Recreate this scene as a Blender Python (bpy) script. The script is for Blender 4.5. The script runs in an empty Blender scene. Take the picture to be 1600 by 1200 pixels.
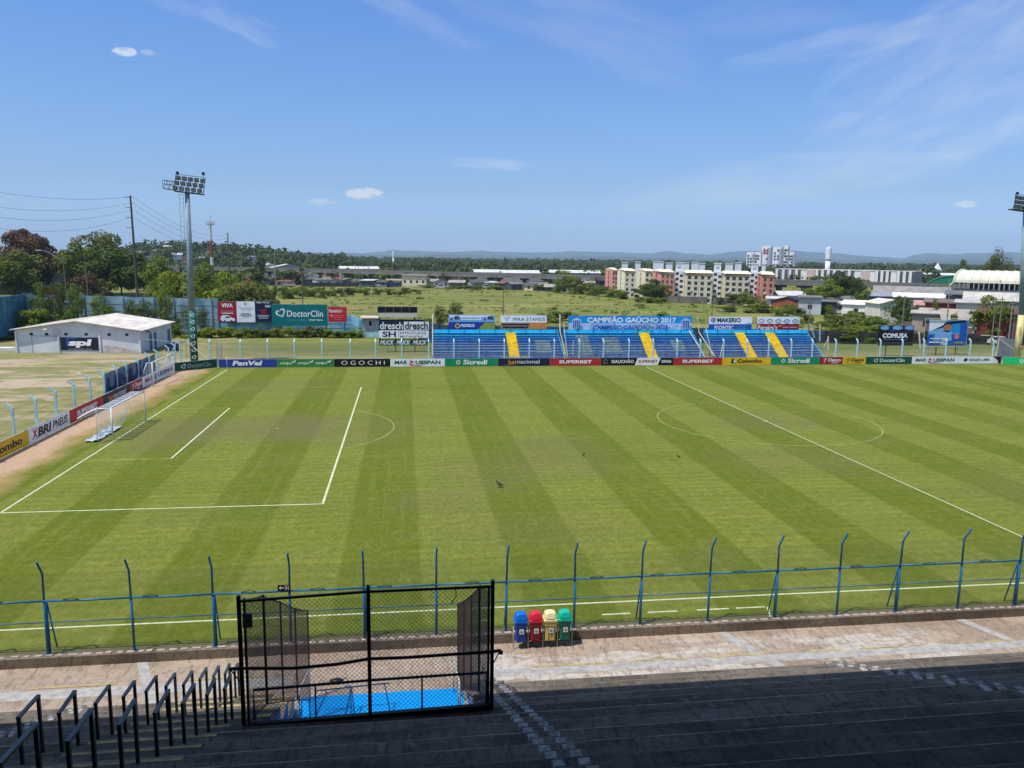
import bpy, math, random
from mathutils import Vector, Matrix, noise
R_ = math.radians
SC = bpy.context.scene
COL = SC.collection
# ------------------------------------------------------------------ camera
F, CX, CY, CZ, YAW, PIT, ROL = 1239.34, 21.048, -29.092, 13.464, -.1358, -.1560, -.0129
def rotm():
    return Matrix.Rotation(YAW, 3, 'Z') @ Matrix.Rotation(PIT, 3, 'X') @ Matrix.Rotation(ROL, 3, 'Y')
RM = rotm()
cam = bpy.data.cameras.new('camera'); camo = bpy.data.objects.new('camera', cam); COL.objects.link(camo)
cam.sensor_width = 36; cam.lens = F/1600*36; cam.clip_start = .2; cam.clip_end = 60000
r, f, u = RM @ Vector((1,0,0)), RM @ Vector((0,1,0)), RM @ Vector((0,0,1))
m = Matrix.Identity(4)
for i in range(3):
    m[i][0], m[i][1], m[i][2] = r[i], u[i], -f[i]
m[0][3], m[1][3], m[2][3] = CX, CY, CZ
camo.matrix_world = m; SC.camera = camo
OC = Vector((CX, CY, CZ))
def ray(px, py): return RM @ Vector(((px-800)/F, 1, -(py-600)/F))
def gz(px, py, z=0): d = ray(px, py); return OC + d*((z-CZ)/d.z)
def gy(px, py, Y): d = ray(px, py); return OC + d*((Y-CY)/d.y)
def gx(px, py, X): d = ray(px, py); return OC + d*((X-CX)/d.x)
def gd(px, py, D): d = ray(px, py); return OC + d*(D/math.hypot(d.x, d.y))
# ------------------------------------------------------------------ world, sun
SUNDIR = Vector((-1.0, -.55, 2.44)).normalized()
W = bpy.data.worlds.new('World'); SC.world = W; W.use_nodes = True
nt = W.node_tree; N = nt.nodes; L = nt.links
bg = N['Background']
sky = N.new('ShaderNodeTexSky'); sky.sky_type = 'NISHITA'; sky.sun_disc = False
sky.sun_elevation = math.asin(SUNDIR.z); sky.sun_rotation = math.atan2(SUNDIR.x, SUNDIR.y)
sky.altitude = 50; sky.air_density = 1.3; sky.dust_density = .6; sky.ozone_density = 3.2
bg.inputs[1].default_value = .115
def nd(t, **k):
    n = N.new(t)
    for a, b in k.items(): setattr(n, a, b)
    return n
def vm(op, a, b=None):
    n = nd('ShaderNodeVectorMath', operation=op)
    for i, q in enumerate((a, b)):
        if q is None: continue
        if hasattr(q, 'is_output'): L.new(q, n.inputs[i])
        else: n.inputs[i].default_value = q
    return n
def mt(op, a, b=None, clamp=False):
    n = nd('ShaderNodeMath', operation=op, use_clamp=clamp)
    for i, q in enumerate((a, b)):
        if q is None: continue
        if hasattr(q, 'is_output'): L.new(q, n.inputs[i])
        else: n.inputs[i].default_value = q
    return n.outputs[0]
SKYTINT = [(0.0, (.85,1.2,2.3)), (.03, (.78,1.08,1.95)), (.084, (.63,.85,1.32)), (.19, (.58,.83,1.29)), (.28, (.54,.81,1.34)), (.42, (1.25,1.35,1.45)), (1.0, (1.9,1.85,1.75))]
tc = nd('ShaderNodeTexCoord'); D_ = tc.outputs['Generated']
def cloud_blob(px, py, rx, ry, amount, nscale, sharp, tilt=0.0, stretch=1.0):
    c = ray(px, py).normalized()
    rt = Vector((c.y, -c.x, 0)).normalized(); up = rt.cross(c)
    a, b = math.cos(tilt), math.sin(tilt)
    rt, up = rt*a+up*b, up*a-rt*b
    x = mt('DIVIDE', vm('DOT_PRODUCT', D_, rt).outputs['Value'], rx/F)
    y = mt('DIVIDE', vm('DOT_PRODUCT', D_, up).outputs['Value'], ry/F)
    rr = mt('ADD', mt('MULTIPLY', x, x), mt('MULTIPLY', y, y))
    fal = mt('SUBTRACT', 1.0, rr)
    cb = nd('ShaderNodeCombineXYZ'); L.new(mt('MULTIPLY', x, rx/100*nscale/stretch), cb.inputs[0]); L.new(mt('MULTIPLY', y, ry/100*nscale), cb.inputs[1])
    cb.inputs[2].default_value = px*.013
    no = nd('ShaderNodeTexNoise'); no.inputs['Scale'].default_value = 1; no.inputs['Detail'].default_value = 7; no.inputs['Roughness'].default_value = .62
    no.inputs['Distortion'].default_value = .4
    L.new(cb.outputs[0], no.inputs['Vector'])
    front = mt('GREATER_THAN', vm('DOT_PRODUCT', D_, c).outputs['Value'], .5)
    v = mt('MULTIPLY', mt('ADD', mt('MULTIPLY', fal, .55), mt('MULTIPLY', mt('SUBTRACT', no.outputs['Fac'], .55), 1.9)), sharp, True)
    v = mt('MULTIPLY', mt('MULTIPLY', v, mt('GREATER_THAN', fal, 0.0)), front)
    v = mt('MULTIPLY', v, mt('MULTIPLY', fal, 3.0, True))
    return mt('MULTIPLY', v, amount)
tot = None
for a in [(572,303,36,11,.95,7,3.5,0,1.5), (503,316,26,7,.6,7,2.5,0,2), (194,80,17,8,.75,8,3,0,1.5), (230,82,13,5,.35,8,2,0,2), (1508,319,20,6,.8,8,3,0,1.8),
          (1190,285,300,40,.36,3,1.1,.10,5), (1540,90,260,130,.42,3,.9,.5,4), (900,40,260,60,.26,2.4,.9,-.3,6), (770,257,80,13,.4,5,1.3,-.05,4),
          (1300,70,180,22,.26,5,1.2,.12,7), (1540,210,150,30,.3,4,1,.15,4), (640,20,150,26,.2,5,1,-.4,5), (380,38,70,22,.26,5,1.1,-.35,4), (285,10,60,14,.14,5,1.2,-.2,4),
          (1330,340,320,60,.12,2,1,-.1,5), (730,383,40,6,.25,6,1.3,0,3), (1230,15,160,40,.13,3,1,0,5), (1310,190,70,12,.12,5,1.2,.1,5)]:
    b = cloud_blob(*a)
    tot = b if tot is None else mt('ADD', tot, b)
tot = mt('MINIMUM', tot, .93)
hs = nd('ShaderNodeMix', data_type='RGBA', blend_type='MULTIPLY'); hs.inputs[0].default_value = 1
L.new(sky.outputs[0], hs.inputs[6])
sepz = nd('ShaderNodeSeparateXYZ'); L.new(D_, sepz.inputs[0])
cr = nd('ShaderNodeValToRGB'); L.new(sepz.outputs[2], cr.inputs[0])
for i, (p_, c_) in enumerate(SKYTINT):     # clear sky tint; stops above the frame raised as added fill for facades
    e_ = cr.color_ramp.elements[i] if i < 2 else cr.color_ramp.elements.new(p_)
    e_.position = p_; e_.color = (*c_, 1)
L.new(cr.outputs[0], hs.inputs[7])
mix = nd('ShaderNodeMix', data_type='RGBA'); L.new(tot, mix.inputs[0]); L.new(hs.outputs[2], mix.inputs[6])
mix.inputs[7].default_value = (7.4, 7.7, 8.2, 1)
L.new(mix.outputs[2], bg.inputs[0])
sun = bpy.data.lights.new('sun', 'SUN'); sun.energy = 4.8; sun.angle = R_(.53); sun.color = (1, .955, .88)
so = bpy.data.objects.new('sun', sun); COL.objects.link(so)
so.rotation_euler = (-SUNDIR).to_track_quat('-Z', 'Y').to_euler(); so.location = (0, 0, 120)
vs = SC.view_settings; vs.view_transform = 'Standard'; vs.look = 'None'; vs.exposure = 0; vs.gamma = 1
SC.cycles.max_bounces = 6; SC.cycles.transparent_max_bounces = 12; SC.cycles.volume_bounces = 0
SC.cycles.use_denoising = True
# ------------------------------------------------------------------ materials
MATS = {}
def srgb(c): return tuple((x/255/12.92 if x/255 <= .04045 else ((x/255+.055)/1.055)**2.4) for x in c)
def mat(key, col, rough=.8, var=.12, vs_=3.0, metal=0, spec=.3, col2=None, bump=0, rnd=0, trans=0, stretch=(1,1,1), det=5):
    if key in MATS: return MATS[key]
    M = bpy.data.materials.new(key); M.use_nodes = True; n = M.node_tree.nodes; l = M.node_tree.links
    p = n['Principled BSDF']; p.inputs['Roughness'].default_value = rough; p.inputs['Metallic'].default_value = metal
    p.inputs['Specular IOR Level'].default_value = spec
    t = n.new('ShaderNodeTexCoord'); mp = n.new('ShaderNodeMapping'); mp.inputs['Scale'].default_value = stretch
    l.new(t.outputs['Object'], mp.inputs[0])
    no = n.new('ShaderNodeTexNoise'); no.inputs['Scale'].default_value = vs_; no.inputs['Detail'].default_value = det; no.inputs['Roughness'].default_value = .6
    l.new(mp.outputs[0], no.inputs['Vector'])
    c2 = col2 if col2 else tuple(x*(1-var*2) for x in col); c1 = col if col2 else tuple(min(1, x*(1+var)) for x in col)
    rp = n.new('ShaderNodeMapRange'); rp.inputs[1].default_value = .36; rp.inputs[2].default_value = .64
    l.new(no.outputs['Fac'], rp.inputs[0])
    mx = n.new('ShaderNodeMix'); mx.data_type = 'RGBA'; l.new(rp.outputs[0], mx.inputs[0])
    mx.inputs[6].default_value = (*c2, 1); mx.inputs[7].default_value = (*c1, 1)
    out = mx.outputs[2]
    if rnd:
        oi = n.new('ShaderNodeObjectInfo'); hv = n.new('ShaderNodeHueSaturation')
        a = n.new('ShaderNodeMapRange'); a.inputs[3].default_value = 1-rnd; a.inputs[4].default_value = 1+rnd; l.new(oi.outputs['Random'], a.inputs[0]); l.new(a.outputs[0], hv.inputs['Value'])
        b = n.new('ShaderNodeMapRange'); b.inputs[3].default_value = .5-rnd*.07; b.inputs[4].default_value = .5+rnd*.05; 
        w = n.new('ShaderNodeMath'); w.operation = 'FRACT'; w2 = n.new('ShaderNodeMath'); w2.operation = 'MULTIPLY'; w2.inputs[1].default_value = 7.13
        l.new(oi.outputs['Random'], w2.inputs[0]); l.new(w2.outputs[0], w.inputs[0]); l.new(w.outputs[0], b.inputs[0]); l.new(b.outputs[0], hv.inputs['Hue'])
        l.new(out, hv.inputs['Color']); out = hv.outputs[0]
    l.new(out, p.inputs['Base Color'])
    if bump:
        bp = n.new('ShaderNodeBump'); bp.inputs['Strength'].default_value = bump; bp.inputs['Distance'].default_value = .05
        l.new(no.outputs['Fac'], bp.inputs['Height']); l.new(bp.outputs[0], p.inputs['Normal'])
    if trans:
        tr = n.new('ShaderNodeBsdfTranslucent'); l.new(out, tr.inputs[0]); ms = n.new('ShaderNodeMixShader'); ms.inputs[0].default_value = trans
        l.new(p.outputs[0], ms.inputs[1]); l.new(tr.outputs[0], ms.inputs[2]); l.new(ms.outputs[0], n['Material Output'].inputs[0])
    MATS[key] = M; return M
def cm(name, rgb, rough=.6, **k):     # plain paint from an sRGB colour, scaled to a surface albedo
    return mat(name, tuple(x*.86 for x in srgb(rgb)), rough, **{**dict(var=.05, vs_=1.5), **k})
class NT:   # small helper to write node graphs
    def __init__(s, name):
        s.M = bpy.data.materials.new(name); s.M.use_nodes = True; s.n = s.M.node_tree.nodes; s.l = s.M.node_tree.links; s.p = s.n['Principled BSDF']
        s.tc = s.n.new('ShaderNodeTexCoord').outputs['Object']; s.sep = s.n.new('ShaderNodeSeparateXYZ'); s.l.new(s.tc, s.sep.inputs[0])
        s.X, s.Y, s.Z = s.sep.outputs
    def i(s, sock, v):
        if hasattr(v, 'is_output'): s.l.new(v, sock)
        else: sock.default_value = v
    def m(s, op, a, b=0., c=0., clamp=False):
        k = s.n.new('ShaderNodeMath'); k.operation = op; k.use_clamp = clamp
        s.i(k.inputs[0], a); s.i(k.inputs[1], b); s.i(k.inputs[2], c); return k.outputs[0]
    def noise(s, scale, st=(1,1,1), det=4, rough=.55, off=(0,0,0), dist=0):
        mp = s.n.new('ShaderNodeMapping'); mp.inputs['Scale'].default_value = st; mp.inputs['Location'].default_value = off; s.l.new(s.tc, mp.inputs[0])
        k = s.n.new('ShaderNodeTexNoise'); k.inputs['Scale'].default_value = scale; k.inputs['Detail'].default_value = det; k.inputs['Roughness'].default_value = rough
        k.inputs['Distortion'].default_value = dist
        s.l.new(mp.outputs[0], k.inputs['Vector']); return k.outputs['Fac']
    def ramp(s, v, a, b, lo=0., hi=1., smooth=True):
        k = s.n.new('ShaderNodeMapRange'); k.interpolation_type = 'SMOOTHSTEP' if smooth else 'LINEAR'
        s.i(k.inputs[0], v); k.inputs[1].default_value = a; k.inputs[2].default_value = b; k.inputs[3].default_value = lo; k.inputs[4].default_value = hi; return k.outputs[0]
    def mix(s, f, a, b, blend='MIX'):
        k = s.n.new('ShaderNodeMix'); k.data_type = 'RGBA'; k.blend_type = blend
        s.i(k.inputs[0], f)
        for j, q in ((6, a), (7, b)):
            if hasattr(q, 'is_output'): s.l.new(q, k.inputs[j])
            else: k.inputs[j].default_value = (*q, 1)
        return k.outputs[2]
    def box(s, x0, x1, y0, y1, soft):
        a = s.m('MULTIPLY', s.ramp(s.X, x0-soft, x0+soft), s.ramp(s.X, x1-soft, x1+soft, 1., 0.))
        b = s.m('MULTIPLY', s.ramp(s.Y, y0-soft, y0+soft), s.ramp(s.Y, y1-soft, y1+soft, 1., 0.))
        return s.m('MULTIPLY', a, b)
    def done(s, col, rough=.9, bump=None, bs=.3, bd=.03, spec=.2):
        s.i(s.p.inputs['Base Color'], col); s.p.inputs['Roughness'].default_value = rough; s.p.inputs['Specular IOR Level'].default_value = spec
        if bump is not None:
            b = s.n.new('ShaderNodeBump'); b.inputs['Strength'].default_value = bs; b.inputs['Distance'].default_value = bd
            s.l.new(bump, b.inputs['Height']); s.l.new(b.outputs[0], s.p.inputs['Normal'])
        return s.M
# ------------------------------------------------------------------ objects
def tag(o, label=None, cat=None, group=None, kind=None):
    if label: o['label'] = label
    if cat: o['category'] = cat
    if group: o['group'] = group
    if kind: o['kind'] = kind
    return o
def thing(name, label, cat, loc=(0,0,0), rz=0, group=None):
    o = bpy.data.objects.new(name, None); COL.objects.link(o); o.location = loc; o.rotation_euler = (0,0,rz); o.empty_display_size = .3
    return tag(o, label, cat, group)
class MB:
    def __init__(s): s.v = []; s.f = []; s.mi = []; s.m = []
    def mat(s, M):
        if M not in s.m: s.m.append(M)
        return s.m.index(M)
    def face(s, pts, M=None):
        k = len(s.v); s.v += [tuple(p) for p in pts]; s.f.append(tuple(range(k, k+len(pts)))); s.mi.append(s.mat(M) if M else 0)
    def mesh(s, V, Fs, M=None):
        k = len(s.v); s.v += [tuple(p) for p in V]; i = s.mat(M) if M else 0
        for q in Fs: s.f.append(tuple(k+a for a in q)); s.mi.append(i)
    def box(s, x0, y0, z0, x1, y1, z1, M=None, T=None):
        V = [Vector((x, y, z)) for z in (z0, z1) for y in (y0, y1) for x in (x0, x1)]
        if T: V = [T @ q for q in V]
        s.mesh(V, [(0,2,3,1), (4,5,7,6), (0,1,5,4), (2,6,7,3), (0,4,6,2), (1,3,7,5)], M)
    def beam(s, p, q, w, h=None, M=None):
        p, q = Vector(p), Vector(q); h = h or w; d = (q-p).normalized()
        a = d.cross(Vector((0,0,1)))
        if a.length < 1e-3: a = Vector((1,0,0))
        a.normalize(); b = a.cross(d)
        V = [c + a*(w/2*i) + b*(h/2*j) for c in (p, q) for j in (-1,1) for i in (-1,1)]
        s.mesh(V, [(0,2,3,1), (4,5,7,6), (0,1,5,4), (2,6,7,3), (0,4,6,2), (1,3,7,5)], M)
    def tube(s, pts, r, n=8, M=None, r2=None):
        pts = [Vector(p) for p in pts]; V = []; Fs = []; prev = None
        for i, p in enumerate(pts):
            d = ((pts[i+1] if i+1 < len(pts) else p) - (pts[i-1] if i else p)).normalized()
            a = prev if prev is not None else (Vector((1,0,0)) if abs(d.x) < .9 else Vector((0,1,0)))
            a = (a - d*a.dot(d)).normalized(); prev = a; b = d.cross(a)
            rr = r if r2 is None else r + (r2-r)*i/(len(pts)-1)
            V += [p + a*(rr*math.cos(2*math.pi*k/n)) + b*(rr*math.sin(2*math.pi*k/n)) for k in range(n)]
        for i in range(len(pts)-1):
            for k in range(n): Fs.append((i*n+k, i*n+(k+1) % n, (i+1)*n+(k+1) % n, (i+1)*n+k))
        Fs.append(tuple(range(n-1, -1, -1))); Fs.append(tuple((len(pts)-1)*n+k for k in range(n)))
        s.mesh(V, Fs, M)
    def prism(s, poly, d, M=None):   # planar polygon (list of Vector) extruded by vector d
        n = len(poly); d = Vector(d); V = [Vector(p) for p in poly]; V += [p+d for p in V]
        s.mesh(V, [tuple(range(n-1, -1, -1)), tuple(range(n, 2*n))] + [(k, (k+1) % n, n+(k+1) % n, n+k) for k in range(n)], M)
    def data(s, name, smooth=False):
        me = bpy.data.meshes.new(name); me.from_pydata(s.v, [], s.f)
        for M in s.m: me.materials.append(M)
        if s.m: me.polygons.foreach_set('material_index', s.mi)
        if smooth: me.polygons.foreach_set('use_smooth', [True]*len(s.f))
        me.update(); return me
    def build(s, name, parent=None, smooth=False, loc=None):
        o = bpy.data.objects.new(name, s.data(name, smooth)); COL.objects.link(o)
        if parent: o.parent = parent
        if loc: o.location = loc
        return o
def copy_tree(o, parent=None):
    c = o.copy(); COL.objects.link(c); c.parent = parent
    for ch in list(o.children): copy_tree(ch, c)
    return c
# ------------------------------------------------------------------ lettering
TXT = {}
def textgeo(s, bold=0., shear=0., space=1.0):
    k = (s, bold, shear, space)
    if k in TXT: return TXT[k]
    c = bpy.data.curves.new('lettering', 'FONT'); c.body = s; c.offset = bold; c.shear = shear; c.space_character = space; c.resolution_u = 3
    o = bpy.data.objects.new('lettering', c); sc = bpy.data.scenes.get('text_tmp') or bpy.data.scenes.new('text_tmp')
    sc.collection.objects.link(o); vl = sc.view_layers[0]; vl.update(); dg = vl.depsgraph
    e = o.evaluated_get(dg); me = e.to_mesh()
    V = [(v.co.x, v.co.y) for v in me.vertices]; Fs = [tuple(p.vertices) for p in me.polygons]; e.to_mesh_clear()
    sc.collection.objects.unlink(o); bpy.data.objects.remove(o); bpy.data.curves.remove(c)
    xs = [v[0] for v in V]; ys = [v[1] for v in V]; bb = (min(xs), max(xs), min(ys), max(ys))
    TXT[k] = (V, Fs, bb); return TXT[k]
def ci(name): # colour table for signs
    T = dict(white=(238,238,238), offw=(238,240,244), black=(18,18,20), navy=(22,30,66), red=(196,38,48), dred=(160,34,44), yellow=(232,186,28), green=(8,128,88), dgreen=(12,82,62),
             teal=(0,112,112), blue=(40,62,150), sky=(30,150,215), cmpc=(58,132,62), orange=(226,140,60), grey=(120,125,135), lgreen=(22,196,120), muck=(18,70,52), superred=(184,44,48),
             mid=(20,90,180), lblue=(120,175,225), pale=(196,205,222), tan=(190,150,90), pink=(225,120,130), skin=(176,118,90), dark=(32,38,52), sicgreen=(6,140,92), faded=(92,112,150), uniao=(24,50,110), olive=(150,155,60), lgrey=(165,172,184))
    return mat('paint_'+name, tuple(x*.97 for x in srgb(T[name])), .55, var=.07, vs_=1.1)
def sign_art(items, p0, ex, ez, n, w, h, root, off=.02):
    """Lettering and artwork laid on a board face that starts at p0, runs w along ex and h along ez."""
    tx, ar = MB(), MB(); lay = 0
    def P(u_, v_, o): return p0 + ex*(u_*w) + ez*(v_*h) + n*o
    for it in items:
        k = it[0]; lay += 1; o = off + .004*lay
        if k == 't':
            _, s, u0, u1, v0, v1, c = it[:7]; b = it[7] if len(it) > 7 else .02; sh = it[8] if len(it) > 8 else 0; sp = it[9] if len(it) > 9 else 1
            V, Fs, bb = textgeo(s, b, sh, sp)
            tx.mesh([P(u0+(x-bb[0])/(bb[1]-bb[0])*(u1-u0), v0+(y-bb[2])/(bb[3]-bb[2])*(v1-v0), o) for x, y in V], Fs, ci(c))
        elif k == 'r':
            _, u0, u1, v0, v1, c = it; ar.face([P(u0,v0,o), P(u1,v0,o), P(u1,v1,o), P(u0,v1,o)], ci(c))
        elif k == 'p': ar.face([P(a, b, o) for a, b in it[1]], ci(it[2]))
        elif k == 'c':
            _, cu, cv, rr, c = it; ar.face([P(cu+rr*h/w*math.cos(a), cv+rr*math.sin(a), o) for a in [i*math.pi/9 for i in range(18)]], ci(c))
        elif k == 'ring':
            _, cu, cv, rr, t, c = it[:6]; a0, a1 = (it[6], it[7]) if len(it) > 6 else (0, 6.2832); K = 20
            for i in range(K):
                A = [a0+(a1-a0)*(i+j)/K for j in (0, 1)]
                ar.face([P(cu+q*h/w*math.cos(a), cv+q*math.sin(a), o) for q, a in ((rr-t, A[0]), (rr, A[0]), (rr, A[1]), (rr-t, A[1]))], ci(c))
        elif k == 'flower':
            _, cu, cv, rr, c = it
            for i in range(8):
                a = i*math.pi/4; ar.face([P(cu+(math.cos(a)*q+math.sin(a)*s_)*h/w, cv+math.sin(a)*q-math.cos(a)*s_, o) for q, s_ in ((rr*.25, 0), (rr*.6, rr*.24), (rr, .05*rr), (rr*.62, -rr*.14))], ci(c))
        elif k == 'heart':
            _, cu, cv, rr, c = it
            pts = []
            for i in range(26):
                t = .35+i/25*5.6; x = 16*math.sin(t)**3/17; y = (13*math.cos(t)-5*math.cos(2*t)-2*math.cos(3*t)-math.cos(4*t))/17
                pts.append((x, y))
            ca, sa = math.cos(.45), math.sin(.45)
            for i in range(25):
                q = []
                for (x, y), s_ in ((pts[i], 1), (pts[i+1], 1), (pts[i+1], .68), (pts[i], .68)):
                    x, y = x*s_*rr, y*s_*rr; q.append(P(cu+(x*ca-y*sa)*h/w, cv+x*sa+y*ca, o))
                ar.face(q, ci(c))
    if tx.f: tx.build('lettering', root)
    if ar.f: ar.build('artwork', root)
def board(name, label, cat, a, b, z0, z1, bgc, items, thick=.06, group=None, posts=0, post_mat=None, roots=None):
    """Upright board from ground point a to b (seen with a on its left)."""
    a, b = Vector((a[0], a[1], 0)), Vector((b[0], b[1], 0)); w = (b-a).length; ex = (b-a)/w; n = ex.cross(Vector((0,0,1)))
    root = thing(name, label, cat, (a+b)/2, 0, group); mid = (a+b)/2; a0 = a-mid
    pn = MB(); q = a0+Vector((0,0,z0)); h = z1-z0
    pn.prism([q, q+ex*w, q+ex*w+Vector((0,0,h)), q+Vector((0,0,h))], -n*thick, ci(bgc)); pn.build('panel', root)
    fr = MB(); bm = cm('board_edge', (190,192,190))
    fr.beam(q+Vector((0,0,h+.012))-n*thick/2, q+ex*w+Vector((0,0,h+.012))-n*thick/2, thick+.01, .022, bm); fr.build('top_rail', root)
    sign_art(items, q, ex, Vector((0,0,1)), n, w, h, root, .006)
    if posts:
        for i in range(posts):
            t = (i+.5)/posts; pm = MB(); c = a0+ex*(w*t)-n*(thick+.07)
            pm.beam(c, c+Vector((0,0,z1-.05)), .11, .11, post_mat or cm('steel_post', (120,110,100))); pm.build('post', root)
    return root
SKY_BLUE = cm('light_blue_paint', (184,226,236), .6, var=.12, vs_=2.5)
STEELBLUE = cm('near_fence_blue', (36,112,165), .4, var=.1)
BLACKM = mat('black_steel', (.006,.007,.009), .4, var=.1)
WHITE = cm('white_paint', (235,235,230), .5)
GREYC = mat('grey_concrete', (.25,.25,.24), .9, var=.15, vs_=.8)
# ================================================================== SETTING
FW, FL = 68.5, 103.5
# ---- ground
def make_ground():
    g = NT('ground_soil')
    n1 = g.noise(.012, det=6); n2 = g.noise(.09, det=6, off=(7,3,0)); n3 = g.noise(.9, det=5, rough=.7); n4 = g.noise(.03, (1,3.2,1), 5, off=(31,9,0))
    c = g.mix(g.ramp(n4, .38, .62), (.125,.145,.024), (.235,.215,.055))
    c = g.mix(g.ramp(n1, .47, .66), c, (.13,.165,.025))
    c = g.mix(g.m('MULTIPLY', g.ramp(n2, .56, .74), .5), c, (.26,.22,.08))
    # bare red earth behind the small board
    e = g.m('MULTIPLY', g.box(-7, 20, 172, 190, 5), g.ramp(n2, .42, .6)); c = g.mix(e, c, (.36,.20,.11))
    # worn dry lawn inside the ground
    ins = g.m('MAXIMUM', g.box(-60, -3, -8, 112, 3), g.box(-20, 190, 60, 96, 4))
    dry = g.mix(g.ramp(g.noise(.16, (1,2,1), 6, .65), .36, .66), (.27,.225,.10), (.17,.175,.05))
    dry = g.mix(g.m('MULTIPLY', g.box(-60, -5, 40, 84, 8), g.ramp(g.noise(.10, (.8,1.5,1), 7, .7, off=(3,8,1), dist=1.0), .47, .60)), dry, (.43,.33,.23))
    dry = g.mix(g.m('MULTIPLY', g.box(-2, 150, 84, 112, 6), .75), dry, (.085,.12,.022))
    c = g.mix(ins, c, dry)
    # sandy strip along the boards
    st = g.box(-5.6, -1.6, -2, 69, .7); sn = g.ramp(g.m('ADD', g.m('MULTIPLY', g.m('SUBTRACT', g.X, -3.2), -.28), g.noise(.45, det=6, rough=.65)), .38, .62)
    c = g.mix(g.m('MULTIPLY', st, sn), c, g.mix(g.ramp(n3, .3, .7), (.40,.25,.16), (.47,.33,.23)))
    c = g.mix(g.m('MULTIPLY', g.ramp(n3, .35, .75), .35), c, (.06,.07,.015))
    M = g.done(c, .95, n3, .35, .08)
    mb = MB(); yy = [(-300, -.45), (-2.2, -.45), (-2.2, -.015), (40, -.015), (200, -.015), (1200, -.015), (30000, -.015)]
    for (y0, z0), (y1, z1) in zip(yy, yy[1:]):
        mb.face([(-20000, y0, z0), (20000, y0, z0), (20000, y1, z1), (-20000, y1, z1)], M)
    tag(mb.build('ground'), kind='structure')
make_ground()
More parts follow.
